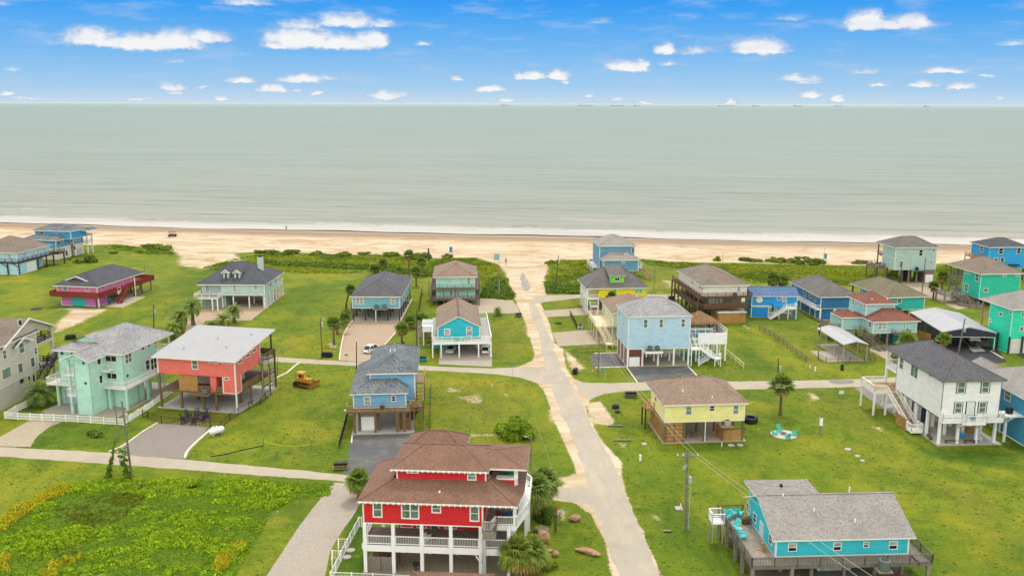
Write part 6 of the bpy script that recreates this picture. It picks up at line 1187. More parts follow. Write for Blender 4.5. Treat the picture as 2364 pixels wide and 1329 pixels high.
# 32 brown roof behind
h = House('stilt_house', 'house with red-brown roof half hidden behind the vivid turquoise house at the right edge', 142.5, 231.5, .1)
h.wall(0, 10, 0, 10, 2.6, 6.6, siding('8fae9a')); h.hip(0, 10, 0, 10, 6.6, 2.3, SH_RB, .5); h.posts((.3, 5, 9.7), (.3, 9.7), 0, 2.6, .35, DARKW); h.opening('L', 0, 3, 4.2, 4.2, 5.6, 'w', GD); h.done()
# 30 big metal carport
h = House('metal_carport', 'big open metal carport with white ribbed roof and dark blue end panel, boat beneath', 89.47, 182.8, -.059, 'carport', 'free-standing metal shelters'); a = 3.69
h.gable(0, 10.87, 0, 18.2, a, 1.14, metalroof('a9aaab', .45, 1), 'y', .1, trim=MET)
m_ = MB(); m_.add([(.05, .05, a - .9), (10.8, .05, a - .9), (10.8, .05, a - .1), (5.43, .05, a + 1.0), (.05, .05, a - .1), (.05, .12, a - .9), (10.8, .12, a - .9), (10.8, .12, a - .1), (5.43, .12, a + 1.0), (.05, .12, a - .1)], [(0, 1, 2, 3, 4), (9, 8, 7, 6, 5), (0, 5, 6, 1)]); m_.build('end_panel', paint('2a2f42', .5), h.root)
m_ = MB(); m_.box(.03, .09, .2, 18, .9, a - .1); m_.build('side_panel', paint('232b40', .5), h.root)
for x in (.1, 10.75):
    for y in (.15, 4.6, 9, 13.5, 18): h.post(x, y, 0, a, .14, WHB)
h.box('beam', WHB, .1, 10.8, .0, .045, a - .95, a - .86); h.done()
# 31 pavilion over slab
h = House('metal_shelter', 'small open shelter with white gabled metal roof over a fenced concrete slab', 65.79, 173.88, .062, 'shelter', 'free-standing metal shelters')
h.gable(0, 5.0, 0, 13.35, 3.29, .62, metalroof('adadac', .4, 1), 'y', .1, trim=MET)
for x in (.15, 4.9):
    for y in (.2, 4.5, 8.9, 13.2): h.post(x, y, 0, 3.3, .12, MET)
h.done()
sheet('slab', pl('c4', 430, 1095, 490, 1092, 590, 1100, 490, 1035, 665, 1030, 940, 1190, 570, 1197), CONC, .03)
# tool shed
h = House('garden_shed', 'tan garden shed with dark gabled roof beside the turquoise gabled house', *gat('c2', 1503, 858), .06, 'shed', None)
h.wall(0, 2.9, 0, 3.4, 0, 2.2, siding('b7a083'), trim=None); h.gable(0, 2.9, 0, 3.4, 2.2, .9, SH_CHA, 'y', .15, wallm=siding('b7a083')); h.box('door', wood('a08868', '8b7454', 'shed_door'), .9, 2.0, -.04, -.002, .1, 1.9); h.done()
# edge of the brown garden roof at the bottom of the frame
p = gat('f5', 1215, 784, 2.4)
h = House('garden_pavilion', 'brown shingled pavilion roof at the bottom edge in front of the red house', p[0] - 4.0, p[1] - 4.2, -.069, 'pavilion', None)
h.hip(0, 8, 0, 4.6, 2.4, 1.2, SH_RB, .3, ridge=1.2); h.posts((.2, 7.8), (.2, 4.4), 0, 2.4, .2, WHB); h.done()

# ------------------------------------------------------------------ plants
def leafmat(name, c1, c2, trans=.25):
    mt, t, b = newmat(name); a = NT(t, 'ShaderNodeAttribute', attribute_name='tint'); o = OC(t)
    n = NOISE(t, o, 2.5, 4, .7)
    c = MIX(t, SS(t, n, .35, .65), lin(c1), lin(c2)); c = MIX(t, 1.0, c, a.outputs[0], 'MULTIPLY')
    t.links.new(c, b.inputs['Base Color']); b.inputs['Roughness'].default_value = .7; b.inputs['Specular IOR Level'].default_value = .2
    tr = NT(t, 'ShaderNodeBsdfTranslucent'); t.links.new(MIX(t, 1.0, c, (1.0, 1.0, .6), 'MULTIPLY'), tr.inputs[0])
    mx = NT(t, 'ShaderNodeMixShader', _0=trans); t.links.new(b.outputs[0], mx.inputs[1]); t.links.new(tr.outputs[0], mx.inputs[2])
    t.links.new(mx.outputs[0], t.nodes['Material Output'].inputs[0]); return mt
def npmesh(name, V, Fq, mat, tint=None, parent=None):
    """V (n,3) float, Fq (m,4) int"""
    me = bpy.data.meshes.new(name); me.vertices.add(len(V)); me.vertices.foreach_set('co', V.astype(np.float32).ravel())
    me.loops.add(Fq.size); me.loops.foreach_set('vertex_index', Fq.astype(np.int32).ravel()); me.polygons.add(len(Fq))
    me.polygons.foreach_set('loop_start', np.arange(0, Fq.size, Fq.shape[1], dtype=np.int32)); me.update(calc_edges=True)
    if tint is not None: ca = me.color_attributes.new('tint', 'FLOAT_COLOR', 'POINT'); ca.data.foreach_set('color', np.c_[tint, np.ones(len(V))].astype(np.float32).ravel())
    me.materials.append(mat); o = bpy.data.objects.new(name, me); COL.objects.link(o)
    if parent: o.parent = parent
    return o
RN = np.random.default_rng(11)
def leafclump(k, size=.35, flat=.7, up=.3):
    """k leaf quads spread through a dome of unit radius"""
    d = RN.normal(size=(k, 3)); d[:, 2] = np.abs(d[:, 2]); d /= np.linalg.norm(d, axis=1)[:, None]
    r = RN.uniform(.35, 1, k) ** .6; c = d * r[:, None]; c[:, 2] *= flat
    n = d + RN.normal(size=(k, 3)) * .6; n[:, 2] += up; n /= np.linalg.norm(n, axis=1)[:, None]
    a = np.cross(n, RN.normal(size=(k, 3))); a /= np.linalg.norm(a, axis=1)[:, None]; b = np.cross(n, a)
    s = size * RN.uniform(.6, 1.3, (k, 1)); a *= s; b *= s * .6
    return np.stack([c - a, c + b, c + a, c - b], 1)                # k,4,3
def scatter(name, pts, sizes, hts, cols, mat, k=22, leaf=.36, nvar=8, kind='stuff', parent=None, flat=.7):
    T = np.stack([leafclump(k, leaf, flat) for _ in range(nvar)]); n = len(pts); v = T[RN.integers(0, nvar, n)]      # n,k,4,3
    g = RN.uniform(0, 6.28, n); c, s = np.cos(g)[:, None, None], np.sin(g)[:, None, None]
    x = v[..., 0] * c - v[..., 1] * s; y = v[..., 0] * s + v[..., 1] * c
    V = np.stack([x * sizes[:, None, None] + pts[:, 0][:, None, None], y * sizes[:, None, None] + pts[:, 1][:, None, None], v[..., 2] * hts[:, None, None] + (pts[:, 2][:, None, None] if pts.shape[1] > 2 else 0)], -1).reshape(-1, 3)
    tint = np.repeat(cols, k * 4, axis=0) * np.repeat(RN.uniform(.72, 1.25, n * k), 4)[:, None]
    o = npmesh(name, V, np.arange(len(V)).reshape(-1, 4), mat, tint, parent)
    if kind: o['kind'] = kind
    return o
def inpoly(P, poly):
    poly = np.array(poly); ins = np.zeros(len(P), bool); n = len(poly)
    for i in range(n):
        a, b = poly[i], poly[(i + 1) % n]; c = (a[1] > P[:, 1]) != (b[1] > P[:, 1])
        if a[1] != b[1]: ins ^= c & (P[:, 0] < (b[0] - a[0]) * (P[:, 1] - a[1]) / (b[1] - a[1]) + a[0])
    return ins
def fill(poly, n):
    q = np.array(poly); lo, hi = q.min(0), q.max(0); P = RN.uniform(lo, hi, (n * 6, 2)); return P[inpoly(P, q)][:n]
def vnoise(P, s, seed=0):
    g = np.random.default_rng(seed); v = 0; q = 0
    for k in range(26):
        a = g.uniform(0, 6.28); f = s * math.exp(g.uniform(-.3, 2.0)); w_ = (s / f) ** .6; q += w_ * w_ / 2
        v = v + w_ * np.sin(P[:, 0] * f * math.cos(a) + P[:, 1] * f * math.sin(a) + g.uniform(0, 6.28))
    return v / (math.sqrt(q) * 1.7)
LEAF = leafmat('weed_leaves', '9db52c', '7a9a20', .35)
SHRUB = leafmat('shrub_leaves', '7f9036', '63782c'); GOLD = leafmat('goldenrod', 'cfc23a', 'a5b02c', .3)
# the overgrown lot at lower left
field = pl('e3', -500, 900, 0, 745, 200, 640, 420, 512, 700, 480, 1000, 480, 1400, 480, 1900, 500, 2235, 505, 2180, 590, 1950, 610, 1850, 660, 1780, 740, 1700, 900, 1620, 1010, 1540, 1150, 1500, 1300, -500, 1300)
P = fill(field, 24000); nz = vnoise(P, .22, 1); nz2 = vnoise(P, .55, 5)
nz3 = vnoise(P, 1.5, 9); nz2 = nz2 * .8 + .6 * nz3
sz = .22 + .26 * np.clip(nz2 + .4, 0, 1.2) * RN.uniform(.6, 1.2, len(P)); ht = sz * (.8 + .8 * np.clip(nz2, -.3, 1)) + .2 * np.clip(nz, 0, 1) * np.clip(nz2, 0, 1)
cols = (np.array([.72, .84, .62]) + np.clip(nz2 + .1, 0, .5)[:, None] * np.array([.9, .62, .3])) * RN.uniform(.75, 1.25, (len(P), 1))
dk_ = inpoly(P, pl('e3', 340, 680, 560, 600, 760, 560, 1000, 590, 830, 740, 640, 820, 400, 760)) | inpoly(P, pl('e3', 340, 960, 540, 900, 560, 960, 400, 1000))
cols[dk_] *= np.array([.55, .48, .55]); ht[dk_] *= .45; sz[dk_] *= .7
g2 = (P[:, 1] < 92) & (nz > .3); cols[g2] *= np.array([.9, 1.05, 1.5])
thin = RN.uniform(size=len(P)) < np.where(nz2 < -.3, .55, .85); P, sz, ht, cols = P[thin], sz[thin], ht[thin], cols[thin]
scatter('overgrown_weeds', P, sz, ht, cols, LEAF, 17, .30)
gp = [pl('e3', 0, 840, 0, 770, 60, 700, 200, 620, 280, 590, 390, 515, 490, 530, 470, 560, 330, 610, 290, 650, 160, 720), pl('e3', 1480, 960, 1560, 915, 1640, 900, 1640, 930, 1560, 990, 1500, 1080, 1440, 1120, 1400, 1100), pl('e3', 330, 1030, 560, 985, 500, 1040, 330, 1080), pl('e3', 280, 1100, 380, 1090, 370, 1140, 280, 1140), pl('e3', 0, 990, 60, 980, 60, 1100, 0, 1100)]
P = np.concatenate([fill(q, n_) for q, n_ in zip(gp, (620, 200, 40, 30, 40))])
scatter('goldenrod_patches', P, RN.uniform(.2, .42, len(P)), RN.uniform(.5, 1.1, len(P)), RN.uniform(.8, 1.25, (len(P), 1)) * np.array([1, .95, .75]), GOLD, 18, .26)
# the dune meadow strips along the beach
D1 = pl('p', 470, 618, 545, 596, 620, 584, 760, 588, 900, 590, 1000, 598, 1100, 597, 1148, 614, 1166, 640, 1185, 684, 1112, 680, 1108, 640, 1000, 640, 960, 632, 880, 632, 700, 630, 580, 620, 520, 630)
D2 = pl('p', 1268, 606, 1300, 602, 1372, 602, 1366, 640, 1340, 655, 1332, 676, 1264, 674, 1258, 650)
D3 = pl('p', 1480, 600, 1560, 607, 1700, 610, 1960, 614, 2030, 618, 2060, 640, 2000, 668, 1900, 650, 1800, 648, 1740, 655, 1690, 640, 1620, 640, 1560, 618, 1500, 612)
D4 = pl('p', 2160, 615, 2250, 608, 2270, 640, 2190, 660, 2160, 650); D5 = pl('p', 195, 568, 260, 566, 330, 572, 400, 575, 400, 592, 330, 585, 250, 575)
P = np.concatenate([fill(q, n_) for q, n_ in zip((D1, D2, D3, D4, D5), (8600, 2000, 6800, 1100, 500))])
nz = vnoise(P, .10, 3); nz2 = vnoise(P, .33, 8)
keep = (nz2 > -.6) | (RN.uniform(size=len(P)) < .4); P, nz, nz2 = P[keep], nz[keep], nz2[keep]
sz = .45 + .65 * np.clip(nz2 + .4, 0, 1.2) * RN.uniform(.5, 1, len(P)); ht = .2 + .55 * np.clip(nz2 + .1, 0, 1)
cols = np.where((nz > .05)[:, None], np.array([1.0, .80, .5]), np.array([.56, .58, .40])) * RN.uniform(.65, 1.25, (len(P), 1))
scatter('dune_meadow', P, sz, ht, cols, LEAF, 20, .34)
P = np.concatenate([fill(pl('p', 600, 598, 620, 612, 880, 624, 990, 640, 990, 632, 880, 614, 640, 606), 750), fill(pl('p', 1128, 650, 1150, 640, 1186, 682, 1176, 692, 1112, 686), 420), fill(pl('p', 1264, 658, 1330, 662, 1330, 678, 1264, 676), 200)])
scatter('dune_scrub', P, RN.uniform(.7, 1.3, len(P)), RN.uniform(.6, 1.3, len(P)), RN.uniform(.8, 1.1, (len(P), 1)) * np.array([.75, .9, .6]), SHRUB, 30, .30)
# tall grass verges: small tufts that roughen the lawns
P = np.concatenate([RN.uniform((-105, 78), (110, 230), (26000, 2))]); keep = np.ones(len(P), bool)
ix = np.clip(np.searchsorted(gx, P[:, 0]), 0, len(gx) - 1); iy = np.clip(np.searchsorted(gy, P[:, 1]), 0, len(gy) - 1)
keep &= sand[iy, ix] < .3; dd = vnoise(P, .15, 2); keep &= (dd > -.2) | (RN.uniform(size=len(P)) < .4)
for q in (sheet_polys if 'sheet_polys' in globals() else []): keep &= ~inpoly(P, q)
P = P[keep]
scatter('lawn_tufts', P, RN.uniform(.10, .26, len(P)), RN.uniform(.05, .13, len(P)), RN.uniform(.42, .75, (len(P), 1)) * np.array([.95, 1.0, .7]), LEAF, 8, .5)

def shrub(px, py, r_, h_, label, tint=(1, 1, 1), k=60, mat=SHRUB, name='shrub', n=None, crop='p', group='shrubs around the houses', z=0):
    x, y = gat(crop, px, py); n = n or max(5, int(10 * r_)); root = empty(name, (x, y, z), 0, label, name.replace('_', ' '), group)
    P = np.c_[RN.normal(0, r_ * .45, n), RN.normal(0, r_ * .4, n), np.abs(RN.normal(0, h_ * .25, n))]; P[:, :2] = np.clip(P[:, :2], -r_ * .75, r_ * .75)
    s = np.full(n, r_ * .45) * RN.uniform(.7, 1.2, n)
    scatter('foliage', P, s, s * h_ / r_ * 1.1, np.tile(np.array(tint), (n, 1)) * RN.uniform(.7, 1.2, (n, 1)), mat, k, .30, kind=None, parent=root)
    m_ = MB()
    for i in range(4): m_.tube((rr(-.1, .1), rr(-.1, .1), 0), (rr(-.5, .5) * r_, rr(-.5, .5) * r_, h_ * .6), .05, .02, 5)
    m_.build('stem', BRW, root); return root
WIL = leafmat('willow_leaves', 'a5bb38', '7f9c2c', .35)
shrub(1192, 1003, 2.7, 2.6, 'big round willowy bush on the open lot between the blue deck house and the street', (.8, .85, .55), 260, WIL, 'bush', 34, group=None)
shrub(217, 1004, 1.5, .9, 'low dark shrub on the grass outside the white picket fence', (.7, .8, .75), 60)
shrub(1270, 525, 1.1, 1.6, 'bright rounded shrub at the far edge of the overgrown lot near the side street', (1.2, 1.2, .8), 90, LEAF, crop='e3'); shrub(985, 530, .9, .8, 'small dark shrub in the overgrown lot right of the leaning vine-covered pole', (.8, .9, .7), 60, crop='e3')
shrub(1248, 1205, 1.1, 1.5, 'dark clipped round shrub in a stone ring beside the red house', (.45, .6, .5), 110); shrub(1235, 1230, .6, .6, 'low shrub between the sabal palm and the dark round shrub', (.9, .9, .7), 50)
shrub(264, 585, 1.3, 1.1, 'low dark bush alone on the grass near the beach at left', (.7, .85, .6), 60); shrub(179, 607, 1.5, 1.7, 'reddish green shrub beside the bright blue three-level house', (1.1, .85, .6), 60); shrub(165, 600, .9, 1.0, 'small round shrub at the corner of the bright blue three-level house')
shrub(211, 605, 2.0, 3.6, 'tall dark yucca clump on the grass right of the bright blue three-level house', (.8, .9, .65), 120)
shrub(1715, 990, .4, .3, 'tiny plant tuft near the pale yellow house slab'); shrub(1848, 610, 1.6, 1.5, 'left of two grey-green bushes on the dune near the blue beach marker', (.8, .95, .9), 60); shrub(1878, 611, 1.6, 1.4, 'right of two grey-green bushes on the dune near the blue beach marker', (.8, .95, .9), 60)
shrub(1655, 602, 1.3, 1.6, 'upright green bush on the sand edge behind the white house with brown decks', (1, 1, .7), 70)
for i, (a, b_, r_) in enumerate(((370, 575, 3.2), (345, 572, 2.5), (628, 585, 2.6), (672, 585, 2.8), (735, 588, 2.2), (795, 590, 2.4), (838, 588, 2.2), (905, 590, 2.6), (970, 595, 3.2), (1033, 594, 2.2), (1745, 603, 2.2), (1790, 604, 3.0), (1830, 605, 2.6), (1880, 606, 3.0), (1725, 602, 2.4), (1985, 608, 2.4), (1270, 607, 1.8), (600, 583, 2.0), (2040, 612, 2.0))):
    o_ = shrub(a, b_, r_, r_ * .6, ['first', 'second', 'third', 'fourth', 'fifth', 'sixth', 'seventh', 'eighth', 'ninth', 'tenth', 'eleventh', 'twelfth', 'thirteenth', 'fourteenth', 'fifteenth', 'sixteenth', 'seventeenth', 'eighteenth', 'nineteenth'][i] + ' listed mound shrub', (.95, .95, .62), 70, group='mounded shrubs along the dune edge')
    LM = {0: 'largest mounded shrub at the dune edge left of the bare sandy patch', 1: 'smaller mounded shrub joined to the largest one left of the sandy patch', 2: 'mounded shrub on the dune edge directly behind the chimney of the sage house', 3: 'mounded shrub just right of the sage house chimney on the dune', 4: 'mounded shrub on the dune edge behind the wide lawn, leftmost there', 5: 'yellowish mounded shrub on the dune behind the middle of the wide lawn', 6: 'small mounded shrub right of the yellowish one on the dune', 7: 'mounded shrub on the dune left of the palms behind the teal house', 8: 'broad mounded shrub beside the short dark post on the dune', 9: 'mounded shrub below the blue stand on the beach at centre', 10: 'mounded shrub on the sand right of the upright green bush, leftmost of a row', 11: 'wide mounded shrub in the sand row behind the small bright blue house', 12: 'mounded shrub in the sand row left of the blue beach marker', 13: 'mounded shrub on the sand touching the blue beach marker', 14: 'low mounded shrub at the left end of the sand row at right', 15: 'lone mounded shrub right of the blue beach marker', 16: 'small isolated shrub on the sand left of the dune patch by the beach road', 17: 'mounded shrub left of the sage house chimney on the dune', 18: 'mounded shrub left of the tall sage green house stairs'}
    o_['label'] = LM[i]

# palms ------------------------------------------------------------
PALM = leafmat('palm_fronds', '8a9c4c', '667b36', .25); DEAD = leafmat('dead_fronds', 'b79a5e', '8f7444', .15); TRUNK = speck('83735c', '62543f', 5, name='palm_trunk', c3='4c4234')
def fan_crown(r_, n=34, lo=-35, hi=85, droop=.35, blades=13, w_=.055, seed=0):
    V = []; rnd = random.Random(seed)
    for i in range(n):
        az_ = i * 2.39996 + rnd.uniform(-.2, .2); e_ = math.radians(lo + (hi - lo) * ((i + .5) / n) ** .85 + rnd.uniform(-8, 8)); L = r_ * rnd.uniform(.85, 1.1)
        d = Vector((math.cos(az_) * math.cos(e_), math.sin(az_) * math.cos(e_), math.sin(e_))); sd = Vector((-math.sin(az_), math.cos(az_), 0)); nn = d.cross(sd)
        hub = d * L * .45; V.append([d * .05 - sd * .02, d * .05 + sd * .02, hub + sd * .02, hub - sd * .02])
        for k in range(blades):
            a = math.radians(-100 + 200 * k / (blades - 1)); bd = (d * math.cos(a) + sd * math.sin(a)).normalized(); bl = L * .62 * (1 - .25 * abs(a) / 1.75)
            mid = hub + bd * bl * .6 + nn * .03 * (k % 2); tip = hub + bd * bl + Vector((0, 0, -droop * L * rnd.uniform(.15, .4))); ww = nn.cross(bd).normalized() * L * w_
            V.append([hub, mid - ww, tip, mid + ww])
    return np.array([[tuple(p) for p in q] for q in V])
def feather_crown(r_, n=30, lo=-25, hi=82, seed=0, nl=20):
    V = []; rnd = random.Random(seed)
    for i in range(n):
        az_ = i * 2.39996 + rnd.uniform(-.2, .2); e_ = math.radians(lo + (hi - lo) * ((i + .5) / n) ** .8 + rnd.uniform(-6, 6)); L = r_ * rnd.uniform(.85, 1.12)
        p = Vector((0, 0, 0)); pts = [p.copy()]; ang = e_; out = Vector((math.cos(az_), math.sin(az_), 0))
        for k in range(8):
            p = p + (out * math.cos(ang) + Vector((0, 0, math.sin(ang)))) * L / 8; ang -= .16 + .07 * k * math.cos(e_) * .6; pts.append(p.copy())
        sd = Vector((-math.sin(az_), math.cos(az_), 0))
        for a, b in zip(pts[:-1], pts[1:]): V.append([a - sd * .02, a + sd * .02, b + sd * .015, b - sd * .015])
        for k in range(nl):
            q = (k + 2) / (nl + 2) * 8; j = min(7, int(q)); c = pts[j].lerp(pts[j + 1], q - j); fd = (pts[j + 1] - pts[j]).normalized(); ll = L * .22 * math.sin(math.pi * min(1, (k + 3) / (nl + 3)) ** .8) + L * .05
            for sg in (-1, 1):
                dr_ = (sd * sg * .85 + fd * .6 + Vector((0, 0, .18))).normalized(); tip = c + dr_ * ll + Vector((0, 0, -ll * .25)); w = fd * L * .021
                V.append([c - w, c + w, tip + w * .3, tip - w * .3])
    return np.array([[tuple(p) for p in q] for q in V])
def crownobj(name, Q, mat, parent, z, tint=(1, 1, 1)):
    n = len(Q); V = Q.reshape(-1, 3) + np.array([0, 0, z]); tt = np.repeat(RN.uniform(.7, 1.25, n), 4)[:, None] * np.array(tint); zz = Q.reshape(-1, 3)
    return npmesh(name, V, np.arange(len(V)).reshape(-1, 4), mat, tt, parent)
def trunkmb(h_, r0, r1, lean=(0, 0), n=9):
    m_ = MB(); prev = None
    for i in range(7):
        q = i / 6; c = Vector((lean[0] * q * q, lean[1] * q * q, h_ * q)); rad = r0 + (r1 - r0) * q + (.10 * (1 - q) ** 6)
        if prev: m_.tube(prev[0], c, prev[1], rad, n, cap=(i in (1, 6)))
        prev = (c, rad)
    return m_
def palm(kind, px, py, h_, label, r_=None, crop='p', seed=0, rz=0, lean=(0, 0), z=0, group='palms among the houses', tint=(1, 1, 1), skirt=True):
    x, y = gat(crop, px, py); root = empty(kind, (x, y, z), rz, label, 'palm tree', group)
    if kind == 'fan_palm':
        r_ = r_ or 1.7; trunkmb(h_, .24, .17, lean).build('trunk', TRUNK, root)
        o = crownobj('crown', fan_crown(r_, 34, -25, 85, .4, seed=seed), PALM, root, h_, tint); o.location = (*lean, 0)
        if skirt: o = crownobj('dead_fronds', fan_crown(r_ * .8, 16, -82, -35, .1, 9, .07, seed=seed + 3), DEAD, root, h_); o.location = (*lean, 0)
    elif kind == 'sabal_palm':
        r_ = r_ or 2.2; trunkmb(h_, .26, .2, lean).build('trunk', TRUNK, root)
        o = crownobj('crown', fan_crown(r_, 52, -45, 85, .8, 15, .045, seed=seed), PALM, root, h_, tint); o.location = (*lean, 0)
        o = crownobj('dead_fronds', fan_crown(r_ * .95, 20, -70, -15, .7, 11, .05, seed=seed + 3), DEAD, root, h_, (1, .95, .8)); o.location = (*lean, 0)
    else:
        r_ = r_ or 3.0; trunkmb(h_, .42, .34, lean).build('trunk', TRUNK, root)
        o = crownobj('crown', feather_crown(r_, 34, -30, 82, seed=seed), PALM, root, h_, tint); o.location = (*lean, 0)
    return root
palm('fan_palm', 771, 795, 4.4, 'tall fan palm with brown skirt left of the sandy drive', 2.0, seed=1)
palm('fan_palm', 778, 771, 3.2, 'leaning fan palm just behind the tall skirted one by the sandy drive', 1.7, seed=2, lean=(1.6, 1.2)); palm('fan_palm', 790, 752, 2.4, 'small leaning palm nearest the left side of the teal house on black stilts', 1.5, seed=3, lean=(1.0, .5), tint=(.8, .9, .8))
palm('fan_palm', 799, 712, 4.6, 'dark fan palm rising at the front left corner of the teal house', 1.8, seed=4, lean=(1.2, 0), tint=(.7, .85, .6))
palm('fan_palm', 928, 800, 3.6, 'fan palm with a leafy lower trunk right of the sandy drive', 1.9, seed=5); shrub(928, 798, .9, 1.3, 'leafy growth round the foot of the fan palm right of the sandy drive', (1, 1, .7), 60)
palm('fan_palm', 947, 758, 1.4, 'short palm between the teal house and the tan garden shed', 2.0, seed=6); shrub(968, 735, 1.6, 2.0, 'dark shrub behind the tan garden shed', (.75, .9, .7), 60)
palm('fan_palm', 884, 634, 3.2, 'leftmost palm behind the ridge of the teal house', 2.0, seed=7); palm('fan_palm', 945, 650, 7.5, 'tallest slender palm behind the teal house by the dunes', 2.1, seed=8); palm('fan_palm', 974, 637, 4.0, 'palm at the right of the group behind the teal house', 2.0, seed=9)
palm('fan_palm', 961, 661, 4.0, 'nearest palm right of the teal house roof', 2.1, seed=10); palm('fan_palm', 864, 636, 1.6, 'low dark palm behind the left eave of the teal house', 2.0, seed=11, tint=(.7, .8, .6))
palm('sago_palm', 1149, 728, 1.1, 'small sago palm on the lawn edge by the driveway of the aqua two-level house', 1.5, seed=12, tint=(.8, .95, .8))
palm('date_palm', 419, 768, 3.8, 'front left date palm behind the mint house', 3.0, seed=13); palm('date_palm', 446, 750, 4.4, 'taller date palm at the left edge of the sandy forecourt', 3.2, seed=14); palm('date_palm', 541, 745, 2.8, 'date palm at the front right of the sandy forecourt', 2.7, seed=15)
palm('date_palm', 517, 762, 2.4, 'date palm peeking over the pale metal roof of the coral house', 2.9, seed=16, tint=(1.2, 1.15, .9)); palm('date_palm', 399, 783, 2.4, 'date palm hidden behind the rear porch roof of the mint house', 2.8, seed=17, tint=(1.15, 1.1, .9)); palm('date_palm', 489, 765, 1.2, 'small date palm tip between two others above the metal roof', 2.0, seed=18)
palm('date_palm', 93, 934, 1.9, 'big date palm in front of the beige house inside the picket fence', 3.5, seed=19, tint=(.9, .95, .9))
palm('sabal_palm', 829, 1152, 2.6, 'sabal palm half hidden behind the left side of the red house', 2.0, seed=20, tint=(1.1, 1.1, .9)); palm('sabal_palm', 1235, 1193, 3.7, 'sabal palm at the right side of the red house, front trunk', 2.5, seed=21, tint=(1.05, 1.05, 1)); palm('sabal_palm', 1254, 1172, 3.4, 'second sabal palm just behind the one at the right of the red house', 2.4, seed=22)
palm('sabal_palm', 1193, 1335, 3.0, 'golden sabal palm at the bottom edge in front of the red house porch', 2.3, seed=23, tint=(1.25, 1.15, .85)); palm('sabal_palm', 1226, 1322, 2.5, 'shorter sabal palm touching the golden one at the bottom edge', 2.1, seed=24, tint=(1.15, 1.1, .85)); shrub(1262, 1310, 1.1, 1.0, 'leafy shrub under the sabal palms at the bottom edge', (1, 1, .8), 80)
palm('fan_palm', 1801, 958, 5.0, 'lone fan palm with thick skirt near the white fire pit circle', 2.4, seed=25, tint=(.95, 1, .8))
palm('fan_palm', 1783, 674, 3.4, 'left of two fan palms in the dune meadow behind the small bright blue house', 2.6, seed=26); palm('fan_palm', 1806, 672, 2.6, 'right of two fan palms in the dune meadow behind the small bright blue house', 2.2, seed=27)
palm('fan_palm', 2154, 690, 3.2, 'front fan palm on the grass beside the concrete drive at right', 1.9, seed=28, tint=(.8, .85, .7)); palm('fan_palm', 2174, 668, 3.6, 'rear fan palm beside the concrete drive at right', 2.0, seed=29, tint=(.85, .9, .75)); palm('fan_palm', 2060, 652, 1.5, 'bushy palm under the corner of the tall sage green house', 2.4, seed=30, tint=(.7, .8, .65))
palm('fan_palm', 2090, 822, 3.2, 'pale palm behind the roof ridge of the large white house', 2.2, seed=31, tint=(1.2, 1.2, 1)); palm('fan_palm', 2176, 822, 3.4, 'palm beside the big metal carport behind the white house roof', 1.8, seed=32, tint=(1.15, 1.15, .9)); palm('fan_palm', 2067, 836, 1.3, 'short palm under the rear porch of the large white house', 1.4, seed=33)
palm('fan_palm', 1410, 745, 6.2, 'dark palm in front of the bright yellow house wall', 1.5, seed=34, tint=(.6, .75, .55), skirt=False)
shrub(2216, 848, 1.1, .7, 'yellow-green shrub in a pale stone bed on the black gravel', (1.4, 1.3, .7), 50); shrub(2230, 850, .4, 1.6, 'upright pale plant beside the yellow-green shrub on the black gravel', (2.2, 2.0, 1.2), 30); shrub(1470, 1050 - 0, .01, .01, 'x') if False else None
shrub(1288, 747, .9, .6, 'low agave-like plant on the small lawn right of the street', (.6, .9, .9), 40, crop='p')

# ------------------------------------------------------------------ utility poles and lines
POLEM = wood('8a8175', '6c6459', 'pole_wood', .6); POLED = wood('544a40', '40382f', 'dark_pole_wood', .6)
def upole(crop, bx, by, tx, ty, label, mt=POLEM, arm=False, trans=None, lamp=None, r_=.16, pipe=False, name='utility_pole'):
    x, y = gat(crop, bx, by); d = ray(*PX(crop, tx, ty)); k = y / d.y; ht = CAMH + d.z * k; xt = d.x * k - x
    root = empty(name, (x, y, 0), 0, label, 'utility pole' if name == 'utility_pole' else 'post', 'utility poles and posts')
    m_ = MB(); m_.tube((0, 0, -.1), (xt, 0, ht), r_, r_ * .7, 9); m_.build('pole', mt, root)
    if arm:
        m_ = MB(); m_.bar((xt - 1.25, -.2, ht - .9), (xt + 1.25, -.2, ht - .75), .14, .12); m_.bar((xt - .8, -.15, ht - .85), (xt, -.1, ht - 1.5), .05); m_.bar((xt + .8, -.15, ht - .8), (xt, -.1, ht - 1.5), .05); m_.build('crossarm', POLEM, root)
        for u in (-1.15, -.5, 1.2): m_ = MB(); m_.lathe([(.03, 0), (.07, .06), (.05, .14), (.08, .2), (.03, .26)], (xt + u, -.2, ht - .78), 8); m_.build('insulator', WHB, root)
        m_ = MB(); m_.bar((xt - .55, -.2, ht - 2.2), (xt + .1, -.1, ht - 1.9), .08); m_.bar((xt - .5, -.2, ht - 2.5), (xt - .1, -.1, ht - 2.2), .08); m_.build('fuse_bracket', MET, root)
    if trans is not None:
        m_ = MB(); q = ht - trans; m_.lathe([(.20, 0), (.22, .05), (.22, .75), (.12, .85)], (xt * q / ht + (.38 if trans > 0 else -.38), -.1, q), 12); m_.build('transformer', MET, root)
    if lamp is not None:
        m_ = MB(); m_.tube((xt, 0, ht - .6), (xt + lamp, -.1, ht - .2), .03, n=6); m_.lathe([(.05, .1), (.16, 0), (.12, -.1)], (xt + lamp, -.1, ht - .2), 8); m_.build('lamp_arm', MET, root)
    if pipe: m_ = MB(); m_.tube((.32, -.1, 0), (.30, -.1, ht * .55), .06, n=8); m_.build('conduit', MET, root)
    return x + xt, y, ht
p1 = upole('p', 304, 1098, 281, 925, 'leaning grey pole with meter box at the edge of the overgrown lot', trans=2.6)
